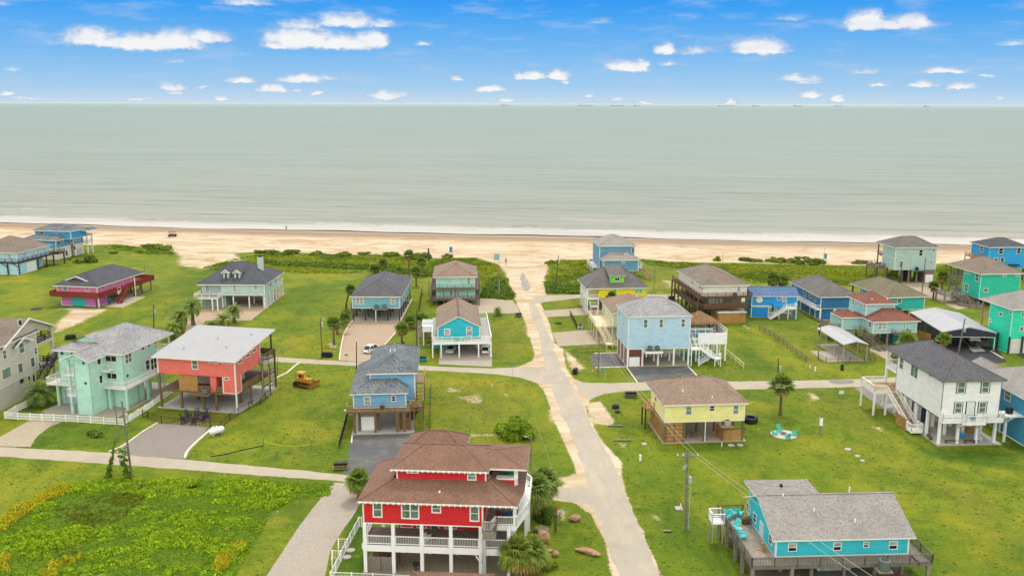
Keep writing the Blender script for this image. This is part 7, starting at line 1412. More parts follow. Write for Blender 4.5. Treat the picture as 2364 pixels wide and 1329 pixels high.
upole('p', 274, 1012, 262, 902, 'thin mottled pole in front of the mint house by the picket fence', r_=.11)
p9 = upole('p', 1583, 1222, 1587, 1036, 'grey pole with crossarm and transformer on the lawn by the long turquoise house', arm=True, trans=4.2, pipe=True)
p8 = upole('p', 1381, 862, 1384, 776, 'pale pole with white conduit left of the dark gravel drives', trans=None, pipe=True)
upole('p', 1225, 1092, 1227, 1003, 'thin grey pole with lamp arm behind the right side of the red house', lamp=-.8, r_=.12)
upole('p', 355, 757, 355, 703, 'dark pole with white meter box behind the mint house roof', POLED, trans=2.0, r_=.13)
p3 = upole('p', 744, 822, 739, 733, 'dark slender pole with lamp arm and white box beside the black bin', POLED, lamp=.7, trans=1.8, r_=.11)
upole('p', 823, 856, 823, 788, 'short dark pole behind the mid blue slate-roofed house', POLED, r_=.12)
p5 = upole('p', 963, 831, 962, 716, 'brown pole with white pipe left of the turquoise gabled house', POLED, pipe=True, r_=.14)
upole('p', 1150, 686, 1151, 611, 'pale pole with conduit at the dune meadow left of the beach road', pipe=True, r_=.14)
p7 = upole('p', 1282, 672, 1289, 589, 'dark pole at the right side of the beach road by the dune meadow', POLED, trans=2.2, r_=.14)
p11 = upole('p', 2212, 814, 2228, 735, 'grey pole with white transformer behind the large white house roof', trans=2.8, r_=.17)
upole('p', 2128, 679, 2137, 594, 'tall dark pole beside the concrete drive of the tall sage house', POLED, r_=.12); upole('p', 2080, 654, 2082, 604, 'pale short pole under the tall sage house', r_=.14)
p14 = upole('p', 1888, 829, 1896, 745, 'slender pole at the corner of the fenced concrete slab', lamp=-.5, r_=.10)
upole('p', 1898, 622, 1904, 571, 'slender mast beside the blue beach marker', r_=.07, name='mast'); upole('p', 1509, 671, 1513, 607, 'pale slim pole on the grass right of the yellow house', r_=.10, name='mast'); upole('p', 1563, 640, 1563, 586, 'thin mast left of the white house with brown decks', r_=.06, name='mast'); upole('p', 1668, 616, 1669, 580, 'thin mast on the dune behind the white house with brown decks', r_=.06, name='mast')
upole('p', 990, 602, 989, 573, 'short thick dark post on the dune behind the aqua two-level house', POLED, r_=.35, name='wooden_post')
upole('p', 1796, 862, 1797, 826, 'short pole with white boxes behind the lone fan palm', POLED, trans=2.4, r_=.12)
upole('p', 641, 868, 641, 826, 'thin post by the pale edging right of the coral house', POLED, r_=.06, name='wooden_post')
upole('c1', 1305, 560, 1303, 486, 'white-topped post at the far end of the pink house deck', r_=.12, name='wooden_post')
upole('c12', 1305, 210, 1302, 190, 'stub') if False else None
# vine-covered stub
x, y = gat('e3', 722, 462); r = empty('vine_covered_pole', (x, y, 0), 0, 'slender pole wrapped in green vines leaning right at the edge of the overgrown lot', 'pole', None); m_ = MB(); m_.tube((0, 0, 0), (1.4, 0, 5.6), .09, .03, 6); m_.build('pole', POLED, r)
P = np.array([[1.4 * q + RN.normal(0, .12 * (1 - q)), RN.normal(0, .12), 5.4 * q] for q in RN.uniform(0, .95, 60) ** 1.3]); scatter('vines', P, (.42 - P[:, 2] * .06), (.5 - P[:, 2] * .05), np.tile([.75, .9, .55], (60, 1)), SHRUB, 16, .4, kind=None, parent=r)
x, y = gat('e3', 875, 462); P = np.array([[x - .3 - .16 * q * 4.2 + RN.normal(0, .2), y - .25 + RN.normal(0, .2), 4.2 * q] for q in RN.uniform(0, 1, 50) ** 1.6]); o = scatter('climbing_vine', P, np.full(50, .36), np.full(50, .4), np.tile([.75, .9, .55], (50, 1)), SHRUB, 16, .4, kind=None); tag(o, 'green vine climbing the foot of the leaning grey pole', 'vine')
WIRE = paint('b9b59c', .6, .05, name='wire'); WIRD = paint('56544e', .6, .05, name='dark_wire')
def wire(a, b, label, sag=.8, mt=WIRE, r_=.022):
    a, b = Vector(a), Vector(b); m_ = MB(); prev = a
    for i in range(1, 15):
        q = i / 14; c = a.lerp(b, q) - Vector((0, 0, sag * 4 * q * (1 - q))); m_.tube(prev, c, r_, n=4, cap=False); prev = c
    return tag(m_.build('power_line', mt), label, 'cable', 'overhead cables')
T8, T9 = Vector(p8), Vector(p9)
wire(T8 + Vector((-.2, 0, -.2)), T9 + Vector((0, -.2, -.05)), 'overhead cable on the left between the pale pole and the crossarm pole'); wire(T8 + Vector((.2, 0, -.2)), T9 + Vector((1.2, -.2, -.5)), 'overhead cable on the right between the pale pole and the crossarm pole')
wire(T9 + Vector((.1, -.2, -.1)), (39, 62, 6.5), 'lower cable from the crossarm pole over the turquoise house deck', .6); wire(T9 + Vector((1.2, -.2, -.5)), (40.5, 63, 6.5), 'upper cable from the crossarm pole over the turquoise house deck', .6)
wire(p7, (18.4, 216, 5), 'thin cable from the dark road pole down to the yellow house porch', .3, WIRE, .015); wire(p3, (-37, 207, 5.5), 'thin cable from the slender dark pole to the teal house', .5, WIRD, .012); wire(p5, (-14.8, 178, 5.4), 'thin cable from the brown pole to the turquoise gabled house', .3, WIRD, .012)
tp = gat('p', 1225, 1092); wire((tp[0] + .3, tp[1], 8.6), (tp[0] + 3.3, tp[1] - 1.2, .1), 'guy wire slanting from the thin pole behind the red house', 0, WIRE, .02)
# ------------------------------------------------------------------ fences
def fence(name, pts, h_, style, mt, label, sp=2.4, cat='fence', pw=.1, group='fences between the lots'):
    root = empty(name, (*pts[0], 0), 0, label, cat, group); O = Vector((*pts[0], 0)); U = Vector((0, 0, 1)); pm = None
    for a, b in zip(pts[:-1], pts[1:]):
        a, b = Vector((*a, 0)) - O, Vector((*b, 0)) - O; L = (b - a).length; n = max(1, round(L / sp))
        for i in range(n + (1 if b + O == Vector((*pts[-1], 0)) else 0)):
            p = a.lerp(b, i / n)
            if pm is None: m_ = MB(); m_.box(-pw / 2, pw / 2, -pw / 2, pw / 2, 0, h_ + .08); po = m_.build('post', mt, root); pm = po.data; po.location = p
            else: po = bpy.data.objects.new('post', pm); COL.objects.link(po); po.parent = root; po.location = p
        m_ = MB()
        if style == 'picket':
            for q in (.18, h_ * .55, h_ * .95): m_.bar(a + U * q, b + U * q, .05, .09)
            k = int(L / .17)
            for i in range(k): p = a.lerp(b, (i + .5) / k); m_.bar(p + U * .08, p + U * h_ * .95, .06, .03)
        elif style == 'rail':
            for q in (.3, .62, .95): m_.bar(a + U * q * h_, b + U * q * h_, .05, .12)
        elif style == 'pipe':
            for q in (.2, .45, .7, .97): m_.bar(a + U * q * h_, b + U * q * h_, .05)
        elif style == 'mesh':
            m_.bar(a + U * h_, b + U * h_, .05); m_.bar(a + U * .1, b + U * .1, .03); k = int(L / .3)
            for i in range(k): p = a.lerp(b, i / k); m_.bar(p + U * .1, p + U * h_, .018)
            for q in range(1, 4): m_.bar(a + U * h_ * q / 4, b + U * h_ * q / 4, .018)
        elif style == 'solid': m_.bar(a + U * h_ * .5, b + U * h_ * .5, .03, h_ * .92)
        elif style == 'top': m_.bar(a + U * h_, b + U * h_, .12, .06); m_.bar(a + U * h_ * .45, b + U * h_ * .45, .05, .1)
        m_.build('fence_panel', mt, root)
    return root
fence('picket_fence', pl('f1', 470, 610, 340, 665, 205, 730, 66, 812) + pl('f1', 230, 822, 392, 830, 690, 842, 998, 856, 1330, 880, 1582, 896, 1860, 720, 2050, 590, 2240, 465, 2420, 350), 1.15, 'picket', WHB, 'long white picket fence around the yard of the mint green house', pw=.14)
fence('mesh_fence', pl('c6', 0, 868, 40, 880, 155, 920, 320, 935, 560, 952, 650, 958, 720, 900, 790, 852, 880, 800, 975, 765, 1060, 690), 1.15, 'mesh', BLK, 'low black mesh fence around the fire pit yard of the coral house', sp=3)
fence('shade_fence', pl('c7', 222, 740, 188, 880, 138, 1060), 1.3, 'solid', DKB, 'black cloth fence running down the left side of the mid blue house', sp=3)
fence('wire_fence', pl('c7', 1016, 470, 1010, 700, 1004, 925), 1.2, 'mesh', BLK, 'thin wire fence right of the mid blue house', sp=3, pw=.06); fence('wire_fence', pl('c2', 150, 1120, 610, 1185, 840, 1200), .9, 'rope', BRW, 'low posts behind the bulldozer along the side street', sp=8, pw=.06) if False else None
fence('dark_fence', pl('e4', 64, 505, 45, 620, 32, 700), 1.3, 'solid', BLK, 'dark fence between the teal house and the tan garden shed', sp=3)
fence('dark_fence', pl('g5', 845, 655, 880, 720, 908, 782), 1.2, 'mesh', BLK, 'dark short fence across the small lawn right of the street', sp=1.5); fence('dark_fence', pl('g5', 865, 1000, 1000, 990, 1160, 980), .9, 'mesh', BLK, 'low black fence by the lawn left of the pale blue house', sp=3, pw=.06)
fence('rail_fence', pl('f4', 1165, 735, 1380, 850, 1560, 990, 1812, 1180) + pl('f2', 490, 1172), 1.2, 'rail', DW, 'long grey rail fence dividing the lawns right of the pale blue house', sp=2.6)
fence('rail_fence', pl('f4', 715, 1085, 830, 1180, 945, 1275), 1.1, 'top', CR2, 'short cream-topped fence beside the deck stairs of the pale blue house', sp=2)
fence('pipe_fence', pl('f2', 662, 1135, 765, 1188, 1100, 1190, 1300, 1182), 1.05, 'pipe', wood('6d5a4a', '574739', 'rusty_rail'), 'rusty pipe fence along the front of the concrete slab', sp=2.6); fence('pipe_fence', pl('f2', 1085, 960, 1240, 1060, 1385, 1150, 1390, 1185, 1450, 1185, 1450, 1130, 1290, 1040, 1110, 940), 1.05, 'rail', DW, 'weathered rail pen right of the open metal shelter', sp=2.2)
fence('board_fence', pl('f3', 365, 620, 470, 650, 600, 690), 2.0, 'solid', ORW, 'orange-brown board fence at the left side of the big metal carport', sp=2.5); fence('board_fence', pl('f3', 1215, 690, 1280, 720, 1300, 700), 1.8, 'solid', BRW, 'brown board fence behind the boat under the carport', sp=2.5)
fence('porch_fence', [gat('f5', 325, 195, 1.2), gat('f5', 300, 192, 1.2), gat('f5', 165, 440, 1.2), gat('f5', 12, 745, 1.2), gat('f5', 440, 760, 1.2), gat('f5', 860, 782, 1.2)], 1.2, 'mesh', WHB, 'white railing fence around the side lawn of the red house', sp=2.2, pw=.13)
fence('gate_fence', [gat('f5', 185, 408, 1.1), gat('f5', 92, 410, 1.1), gat('f5', 92, 470, 1.1)], 1.1, 'mesh', WHB, 'upper small white gate bay on the driveway side of the red house fence', sp=1.5, pw=.13, cat='gate'); fence('gate_fence', [gat('f5', 115, 528, 1.1), gat('f5', 30, 525, 1.1), gat('f5', 28, 600, 1.1)], 1.1, 'mesh', WHB, 'lower small white gate bay on the driveway side of the red house fence', sp=1.5, pw=.13, cat='gate')
fence('boundary_fence', pl('c3', 1340, 590, 1400, 580, 1580, 575), 1.2, 'mesh', paint('a7a790', .7), 'pale wire fence on the grass behind the yellow house', sp=2.2, pw=.08)
fence('silt_barrier', pl('e3', 1405, 328, 1500, 315, 1600, 288, 1750, 258), .14, 'solid', DKB, 'long low dark silt barrier lying across the lawn', sp=3, pw=.04, cat='barrier')
ROPE = paint('c9c21c', .6, .05, name='yellow_rope')
a = gat('e3', 1755, 262); b = gat('e3', 2072, 285); wire((*a, .95), (*b, .9), 'yellow rope strung between thin stakes on the lawn', .5, ROPE, .03)['category'] = 'rope'
for i, (p_, l_) in enumerate(((a, 'left'), (b, 'right'))): m_ = MB(); m_.tube((0, 0, 0), (0, 0, 1.4), .035, n=6); tag(m_.build('stake', POLED, loc=p_), l_ + ' thin dark stake holding the yellow rope on the lawn', 'stake', 'thin stakes in the lawns')
# ------------------------------------------------------------------ vehicles
def car(px, py, rz, col, label, L=4.5, Wd=1.8, H_=1.45, crop='p', suv=False, open_hatch=False):
    x, y = gat(crop, px, py); root = empty('parked_car', (x, y, .03), rz, label, 'car', 'parked cars'); body = paint(col, .25, .03, name='car_paint')
    l = L / 2; prof = [(-l, .55, .30, .86), (-l + .15, .80, .22, .9), (-l * .45, .92, .2, .97), (0, .95, .2, 1.0), (l * .55, .90, .2, .97), (l - .2, .72, .22, .9), (l, .5, .34, .78)]
    m_ = MB(); vs = []
    for (yy, zt, zb, wk) in prof:
        w_ = Wd / 2 * wk; vs += [(-w_, yy, zb), (-w_ * 1.0, yy, zt * .62), (-w_ * .92, yy, zt), (w_ * .92, yy, zt), (w_, yy, zt * .62), (w_, yy, zb)]
    n = 6; fs = [(j * n + i, j * n + (i + 1) % n, (j + 1) * n + (i + 1) % n, (j + 1) * n + i) for j in range(len(prof) - 1) for i in range(n)] + [tuple(range(n - 1, -1, -1)), tuple(range((len(prof) - 1) * n, len(prof) * n))]
    m_.add(vs, fs); m_.build('body', body, root, smooth=False)
    g = MB(); y0, y1, y2, y3 = (-l * .55, -l * .2, l * .5, l * .86) if not suv else (-l * .5, -l * .2, l * .72, l * .95)
    wb, wt = Wd * .43, Wd * .36; vs = [(-wb, y0, .9), (wb, y0, .9), (wb, y3, .9), (-wb, y3, .9), (-wt, y1, H_ - .03), (wt, y1, H_ - .03), (wt, y2, H_ - .03), (-wt, y2, H_ - .03)]
    g.add(vs, [(0, 1, 5, 4), (1, 2, 6, 5), (2, 3, 7, 6), (3, 0, 4, 7)]); g.build('window_glass', GD, root)
    g = MB(); g.add([(-wt - .02, y1, H_ - .035), (wt + .02, y1, H_ - .035), (wt + .02, y2, H_ - .035), (-wt - .02, y2, H_ - .035), (-wt, y1 + .08, H_ + .02), (wt, y1 + .08, H_ + .02), (wt, y2 - .08, H_ + .02), (-wt, y2 - .08, H_ + .02)], [(4, 5, 6, 7), (0, 1, 5, 4), (1, 2, 6, 5), (2, 3, 7, 6), (3, 0, 4, 7)])
    for sx_ in (-1, 1):
        for ya, yb in ((y0, y1), (y3, y2)): g.bar((sx_ * wb, ya, .9), (sx_ * wt, yb, H_), .07)
        g.bar((sx_ * (wb + wt) / 2 * 1.06, (y1 + y2) / 2, .9), (sx_ * wt, (y1 + y2) / 2, H_), .06)
    g.build('roof', body, root)
    for sx_ in (-1, 1):
        for yy in (-l * .62, l * .62):
            w1 = MB(); w1.tube((sx_ * (Wd / 2 - .2), yy, .32), (sx_ * (Wd / 2 + .01), yy, .32), .33, n=14); o = w1.build('wheel', BLK, root); w1 = MB(); w1.tube((sx_ * (Wd / 2 + .012), yy, .32), (sx_ * (Wd / 2 + .02), yy, .32), .19, n=10); w1.build('rim', MET, o)
        w1 = MB(); w1.box(sx_ * Wd * .28, sx_ * Wd * .42, -l - .02, -l + .12, .52, .68); w1.build('headlight', paint('e8ecee', .2), root); w1 = MB(); w1.box(sx_ * Wd * .3, sx_ * Wd * .44, l - .1, l + .02, .55, .72); w1.build('tail_light', paint('8a1d1a', .3), root)
    m_ = MB(); m_.box(-.3, .3, -l - .03, -l + .02, .35, .48); m_.build('number_plate', WHB, root)
    return root
car(858, 811, math.radians(155), 'e9e9e6', 'white saloon car parked on the sandy drive before the teal house'); car(1041, 812, math.radians(-4), 'b4b8ba', 'silver hatchback under the white deck of the turquoise gabled house', 4.3, crop='p', suv=True); car(1122, 812, math.radians(176), 'f0f0ee', 'white estate car under the right side of the white deck', 4.4, suv=True)
x, y = gat('p', 703, 890); r = empty('bulldozer', (x, y, 0), math.radians(-28), 'yellow bulldozer with raised cab parked on the lawn right of the coral house', 'bulldozer'); YL = paint('d69a1e', .5, .15, name='yellow_paint')
for sy_ in (-1, 1):
    m_ = MB(); pr = [(-1.7, .35), (-1.45, .08), (1.35, .08), (1.65, .35), (1.4, .85), (-1.4, .85)]
    m_.add([(a, sy_ * .75, b) for a, b in pr] + [(a, sy_ * 1.25, b) for a, b in pr], [tuple(range(6)), tuple(range(11, 5, -1))] + [(i, (i + 1) % 6, 6 + (i + 1) % 6, 6 + i) for i in range(6)])
    for i in range(12): m_.box(-1.4 + i * .24, -1.3 + i * .24, sy_ * .74, sy_ * 1.26, .86, .91)
    m_.build('track', paint('3a2a1e', .9, .2), r)
m_ = MB(); m_.box(-.1, 1.5, -.5, .5, .6, 1.5); m_.box(-1.5, .0, -.7, .7, .6, 1.25); m_.box(1.5, 1.56, -.4, .4, .7, 1.4); m_.build('body', YL, r)
m_ = MB(); m_.box(-1.45, .1, -.72, .72, 2.35, 2.5)
for a in (-1.4, .05):
    for b in (-.66, .66): m_.bar((a, b, 1.2), (a, b, 2.4), .1)
m_.box(-1.4, 0, -.66, .66, 1.2, 1.5); m_.build('cab', YL, r); m_ = MB(); m_.box(-1.0, -.4, -.3, .3, 1.5, 1.95); m_.build('seat', BLK, r); m_ = MB(); m_.tube((.9, .25, 1.5), (.9, .25, 2.2), .07, n=8); m_.build('exhaust', BLK, r)
m_ = MB(); m_.add([(2.3, -1.5, .1), (2.3, 1.5, .1), (2.15, 1.5, .7), (2.15, -1.5, .7), (2.35, 1.5, 1.2), (2.35, -1.5, 1.2), (2.4, -1.5, .1), (2.4, 1.5, .1), (2.27, 1.5, .7), (2.27, -1.5, .7), (2.45, 1.5, 1.2), (2.45, -1.5, 1.2)], [(0, 1, 2, 3), (3, 2, 4, 5), (7, 6, 9, 8), (8, 9, 11, 10), (0, 6, 7, 1), (5, 4, 10, 11)]); m_.bar((-.2, -1.3, .5), (2.2, -1.3, .4), .15); m_.bar((-.2, 1.3, .5), (2.2, 1.3, .4), .15); m_.build('blade', paint('b07a26', .7, .3), r)
x, y = gat('p', 398, 546); r = empty('golf_cart', (x, y, -.02), .1, 'small dark red roofed buggy driving on the beach', 'buggy'); DR = paint('6e2a2c', .4)
m_ = MB(); m_.box(-1.5, 1.5, -.6, .6, .3, .75); m_.box(.9, 1.6, -.6, .6, .75, 1.0); m_.build('body', DR, r); m_ = MB(); m_.box(-1.2, 1.1, -.65, .65, 1.85, 1.95)
for a in (-1.1, 1.0):
    for b in (-.6, .6): m_.bar((a, b, .7), (a, b, 1.9), .07)
m_.build('canopy', BLK, r)
for a in (-1.0, 1.0):
    for b in (-.6, .6): m_ = MB(); m_.tube((a, b - .1, .3), (a, b + .1, .3), .32, n=10); m_.build('wheel', BLK, r)
for a in (-.7, .1): m_ = MB(); m_.box(a, a + .5, -.5, .5, .75, .95); m_.box(a - .08, a, -.5, .5, .75, 1.4); m_.build('seat', BLK, r)
# boat on its trailer under the carport
h = House('covered_boat', 'covered motor boat on a trailer under the big metal carport', *gat('f3', 1150, 760), -.12, 'boat', None)
m_ = MB(); st = [(0, 1.15, .9), (1.5, 1.2, .85), (3.5, 1.15, .85), (5.2, .8, .95), (6.6, .12, 1.15)]; vs = []
for yy, w_, zb in st: vs += [(-w_, yy, 1.75), (-w_ * .85, yy, zb + .3), (0, yy, zb - .1), (w_ * .85, yy, zb + .3), (w_, yy, 1.75)]
m_.add(vs, [(j * 5 + i, j * 5 + i + 1, (j + 1) * 5 + i + 1, (j + 1) * 5 + i) for j in range(4) for i in range(4)] + [(0, 1, 2, 3, 4)] + [(j * 5 + 4, j * 5, (j + 1) * 5, (j + 1) * 5 + 4) for j in range(4)]); m_.build('hull', DKB, h.root)
m_ = MB(); m_.add([(-1.15, .1, 1.77), (1.15, .1, 1.77), (1.1, 4, 1.77), (-1.1, 4, 1.77), (-.7, .6, 2.6), (.7, .6, 2.6), (.6, 3.6, 2.7), (-.6, 3.6, 2.7)], [(4, 5, 6, 7), (0, 1, 5, 4), (1, 2, 6, 5), (2, 3, 7, 6), (3, 0, 4, 7)]); m_.build('cover', paint('b6b9b2', .7, .15), h.root)
m_ = MB(); m_.box(-.25, .25, -.7, -.05, .7, 1.9); m_.build('outboard_motor', BLK, h.root); m_ = MB(); m_.bar((-.8, 0, .5), (-.8, 5, .5), .12); m_.bar((.8, 0, .5), (.8, 5, .5), .12); m_.bar((0, 5, .5), (0, 7.5, .5), .12); m_.build('trailer_frame', MET, h.root)
for b in (-1.1, 1.1): m_ = MB(); m_.tube((b - .1, 2, .35), (b + .1, 2, .35), .34, n=12); m_.build('wheel', BLK, h.root)
# ------------------------------------------------------------------ yard things
TANK = paint('e9eae8', .4, .04, name='tank_paint')
x, y = gat('p', 501, 1003); r = empty('propane_tank', (x, y, 0), math.radians(50), 'white propane tank lying on the lawn beside the brown gravel lot', 'gas tank'); m_ = MB()
pr = [(.02, 0), (.3, .08), (.46, .28), (.5, .5), (.5, 2.0), (.46, 2.22), (.3, 2.42), (.02, 2.5)]; n = 16; vs = []
for rad, q in pr:
    for i in range(n): g = 2 * math.pi * i / n; vs.append((q - 1.25, rad * math.cos(g), .72 + rad * math.sin(g)))
m_.add(vs, [(j * n + i, j * n + (i + 1) % n, (j + 1) * n + (i + 1) % n, (j + 1) * n + i) for j in range(7) for i in range(n)]); m_.build('tank', TANK, r, smooth=True); m_ = MB(); m_.lathe([(.17, 0), (.17, .14), (.1, .22)], (0, 0, 1.2), 10); m_.build('valve_cap', TANK, r)
for q in (-.7, .7): m_ = MB(); m_.box(q - .1, q + .1, -.3, .3, 0, .3); m_.build('leg', MET, r)
def adirondack(col):
    r = empty('adirondack_chair', (0, 0, 0)); mt = paint(col, .5, .08, name='chair_paint')
    m_ = MB(); m_.add([(-.28, -.35, .38), (.28, -.35, .38), (.25, .28, .22), (-.25, .28, .22), (-.28, -.35, .42), (.28, -.35, .42), (.25, .28, .26), (-.25, .28, .26)], [(4, 5, 6, 7), (3, 2, 1, 0), (0, 1, 5, 4), (1, 2, 6, 5), (2, 3, 7, 6), (3, 0, 4, 7)]); m_.build('seat', mt, r)
    m_ = MB()
    for i in range(5): q = (i - 2) * .115; m_.bar((q, .24, .24), (q * 1.25, .58, 1.08 - abs(i - 2) * .05), .095, .025)
    m_.build('backrest', mt, r)
    for sg in (-1, 1):
        m_ = MB(); m_.box(sg * .29 - .06, sg * .29 + .06, -.42, .3, .55, .58); m_.build('armrest', mt, r); m_ = MB(); m_.box(sg * .27 - .03, sg * .27 + .03, -.38, -.3, 0, .55); m_.build('leg', mt, r); m_ = MB(); m_.bar((sg * .27, .55, .02), (sg * .27, -.3, .36), .04, .1); m_.build('leg', mt, r)
    return r
def chairs(col, spots, cx, cy, z, group, face=True, s_=1.0):
    first = None
    for i, (x, y, lab) in enumerate(spots):
        if first is None: first = adirondack(col); o = first; o['category'] = 'chair'
        else: o = copy_tree(first)
        put(o, x, y, z, math.atan2(cy - y, cx - x) + math.pi / 2, s_, lab, group)
cx, cy = gat('c10', 1925, 740)
r = empty('fire_pit', (cx, cy, 0), 0, 'round white fire pit circle on the lawn right of the yellow house', 'fire pit'); m_ = MB(); m_.lathe([(2.0, .002), (2.0, .06), (1.95, .07)], n=36); m_.build('gravel_circle', speck('dedcd4', 'c9c5bb', 6, name='white_gravel'), r)
m_ = MB(); m_.lathe([(.5, .07), (.5, .3), (.36, .3), (.36, .1)], n=20); m_.build('stone_ring', speck('b9aa9e', '94867b', 5), r); m_ = MB(); m_.lathe([(.34, .1), (.34, .2)], n=16); m_.build('ash', BLK, r)
q = [('c10', 1885, 712, 'teal chair at the back of the white fire pit circle'), ('c10', 1838, 745, 'teal chair at the left of the white fire pit circle'), ('c10', 1968, 782, 'teal chair at the front of the white fire pit circle'), ('c10', 2030, 750, 'teal chair at the right of the white fire pit circle')]
chairs('1fc0ab', [(*gat(a, b, c), l_) for a, b, c, l_ in q], cx, cy, .07, 'teal chairs round the fire pit', s_=1.0)
x, y = gat('c6', 435, 890); r = empty('fire_pit', (x, y, 0), 0, 'sunken round fire pit in the fenced yard of the coral house', 'fire pit'); m_ = MB(); m_.lathe([(2.5, .002), (2.5, .04)], n=30); m_.build('brick_circle', speck('a98b68', '8a6f51', 4), r); m_ = MB(); m_.lathe([(.55, .04), (.55, .35), (.4, .35), (.4, .1)], n=16); m_.build('stone_ring', paint('7c2f24', .8, .3), r)
q = [(x + 1.75 * math.cos(a_), y + 1.75 * math.sin(a_)) for a_ in [i * math.pi / 4 + .2 for i in range(8)]]; lb = ['right', 'right rear', 'rear', 'left rear', 'left', 'left front', 'front', 'right front']
chairs('333a49', [(*p_, 'dark slatted chair at the %s of the coral house fire pit' % l_) for p_, l_ in zip(q, lb)], x, y, .04, 'dark chairs round the coral house fire pit', s_=1.2)
DZ = 2.57; q = [(-2.3, 9.9, 'turquoise chair at the far left corner of the upper deck'), (-.9, 9.9, 'turquoise chair beside the wall at the far end of the deck'), (-2.45, 6.6, 'turquoise chair by the rail, upper of the middle pair'), (-2.2, 4.3, 'white-footed turquoise chair by the rail, lower of the middle pair'), (-2.6, 9.0, 'pale turquoise chair next to the lift landing')]
first = None
for a, b, l_ in q:
    o = adirondack('4fd0cf') if first is None else copy_tree(first)
    if first is None: first = o; o['category'] = 'chair'
    put(o, *CYN.W(a, b), DZ, rr(0, 6), 1.15, l_ + ' of the long turquoise house' if len(l_.split()) < 11 else l_, 'turquoise deck chairs')
for a, b, l_ in ((-1.6, 9.6, 'round turquoise side table at the far end of the deck'), (-2.3, 5.5, 'round turquoise table between the middle pair of deck chairs')):
    x, y = CYN.W(a, b); r = empty('side_table', (x, y, DZ), 0, l_, 'table', 'turquoise deck tables'); m_ = MB(); m_.lathe([(.42, .6), (.42, .65)], n=14); m_.build('table_top', paint('4fd0cf', .5), r)
    for i in range(3): g = i * 2.09; m_ = MB(); m_.bar((.12 * math.cos(g), .12 * math.sin(g), .6), (.3 * math.cos(g), .3 * math.sin(g), 0), .05); m_.build('leg', paint('4fd0cf', .5), r)
x, y = CYN.W(-.7, 8.0); m_ = MB(); m_.box(-.45, .45, -.35, .35, 0, .62); m_.box(-.48, .48, -.38, .38, .621, .70); tag(m_.build('storage_box', BRW, loc=(x, y, DZ)), 'dark brown storage box against the wall on the turquoise house deck', 'box')
x, y = CYN.W(-.8, 1.6); r = empty('garden_stool', (x, y, DZ), 0, 'small carved wooden stand on the deck beside the turquoise house door', 'stand'); m_ = MB(); m_.lathe([(.14, .1), (.1, .5), (.22, .8), (.12, .95)], n=8); m_.build('column', ORW, r); m_ = MB(); m_.box(-.55, .55, -.09, .09, 0, .1); m_.box(-.09, .09, -.55, .55, .101, .18); m_.build('base', ORW, r)
for a, l_ in ((11.9, 'left'), (13.2, 'right')):
    x, y = CYN.W(a, -1.4); o = adirondack('7d3a22'); put(o, x, y, .1, rr(2, 4), 1.2, l_ + ' brown rocking chair under the deck of the long turquoise house', 'brown rocking chairs'); o['category'] = 'chair'
x, y = WHT.W(5.0, 2.2); o = adirondack('4aa6dc'); put(o, x, y, .13, 2.8, 1.2, 'blue chair on the patio under the large white house'); o['category'] = 'chair'
x, y = WHT.W(6.9, .9); o = adirondack('dfe3e4'); put(o, x, y, .13, 2.4, 1.2, 'white chair on the patio under the large white house'); o['category'] = 'chair'
x, y = WHT.W(4.4, -1.2); o = adirondack('2e6ea8'); put(o, x, y, 4.12, 3.0, 1.1, 'blue chair on the middle bay of the white house balcony'); o['category'] = 'chair'
def bench(x, y, z, rz, mt, label, L=1.6, name='bench'):
    r = empty(name, (x, y, z), rz, label, name.replace('_', ' '), 'benches and planters'); m_ = MB(); m_.box(-L / 2, L / 2, -.25, .25, .40, .46); m_.build('seat', mt, r)
    for q in (-L * .38, L * .38): m_ = MB(); m_.box(q - .05, q + .05, -.22, .22, 0, .4); m_.build('leg', mt, r)
    return r
bench(*WHT.W(2.2, .2), .13, .05, BRW, 'long brown bench at the front left of the white house patio', 2.2); bench(*WHT.W(5.0, .1), .13, .05, BRW, 'brown bench at the front middle of the white house patio', 1.8); bench(*WHT.W(-.1, 2.2), .13, 1.4, BRW, 'brown bench between the left columns of the white house patio', 1.8)
x, y = WHT.W(7.6, 4.6); m_ = MB(); m_.box(-.8, .8, -.5, .5, 0, .7); m_.box(-.85, .85, -.55, .55, .701, .78); tag(m_.build('storage_chest', ORW, loc=(x, y, .12)), 'orange wooden chest on the patio under the large white house', 'chest'); bench(*WHT.W(1.2, 5.5), .13, 1.2, ORW, 'wicker daybed under the left part of the large white house', 2.0, 'daybed')
bench(*YEL.W(4.6, 2.4), .12, 1.2, GREYW, 'left grey picnic bench under the pale yellow house', 2.2); bench(*YEL.W(5.4, 2.2), .12, 1.2, GREYW, 'right grey picnic bench under the pale yellow house', 2.2)
for a, l_, cl in ((14.5, 'left', '6b3a24'), (15.2, 'middle', '28517c'), (16.0, 'right', '28517c')):
    x, y = RED.W(a, 2.4); o = adirondack(cl); put(o, x, y, 5.76, 3.1, 1.1, l_ + ' chair on the covered corner porch of the red house', 'porch chairs of the red house'); o['category'] = 'chair'
for a, b, l_ in ((14.6, 6, 'left'), (15.5, 5.8, 'right')):
    x, y = RED.W(a, b); o = adirondack('23a888'); put(o, x, y, 9.22, 3.1, 1.1, l_ + ' green chair on the top balcony of the red house', 'green balcony chairs'); o['category'] = 'chair'
x, y = RED.W(6.6, 1.4); o = adirondack('e6e8e8'); put(o, x, y, 3.32, 2.6, 1.1, 'white chair on the middle porch of the red house'); o['category'] = 'chair'
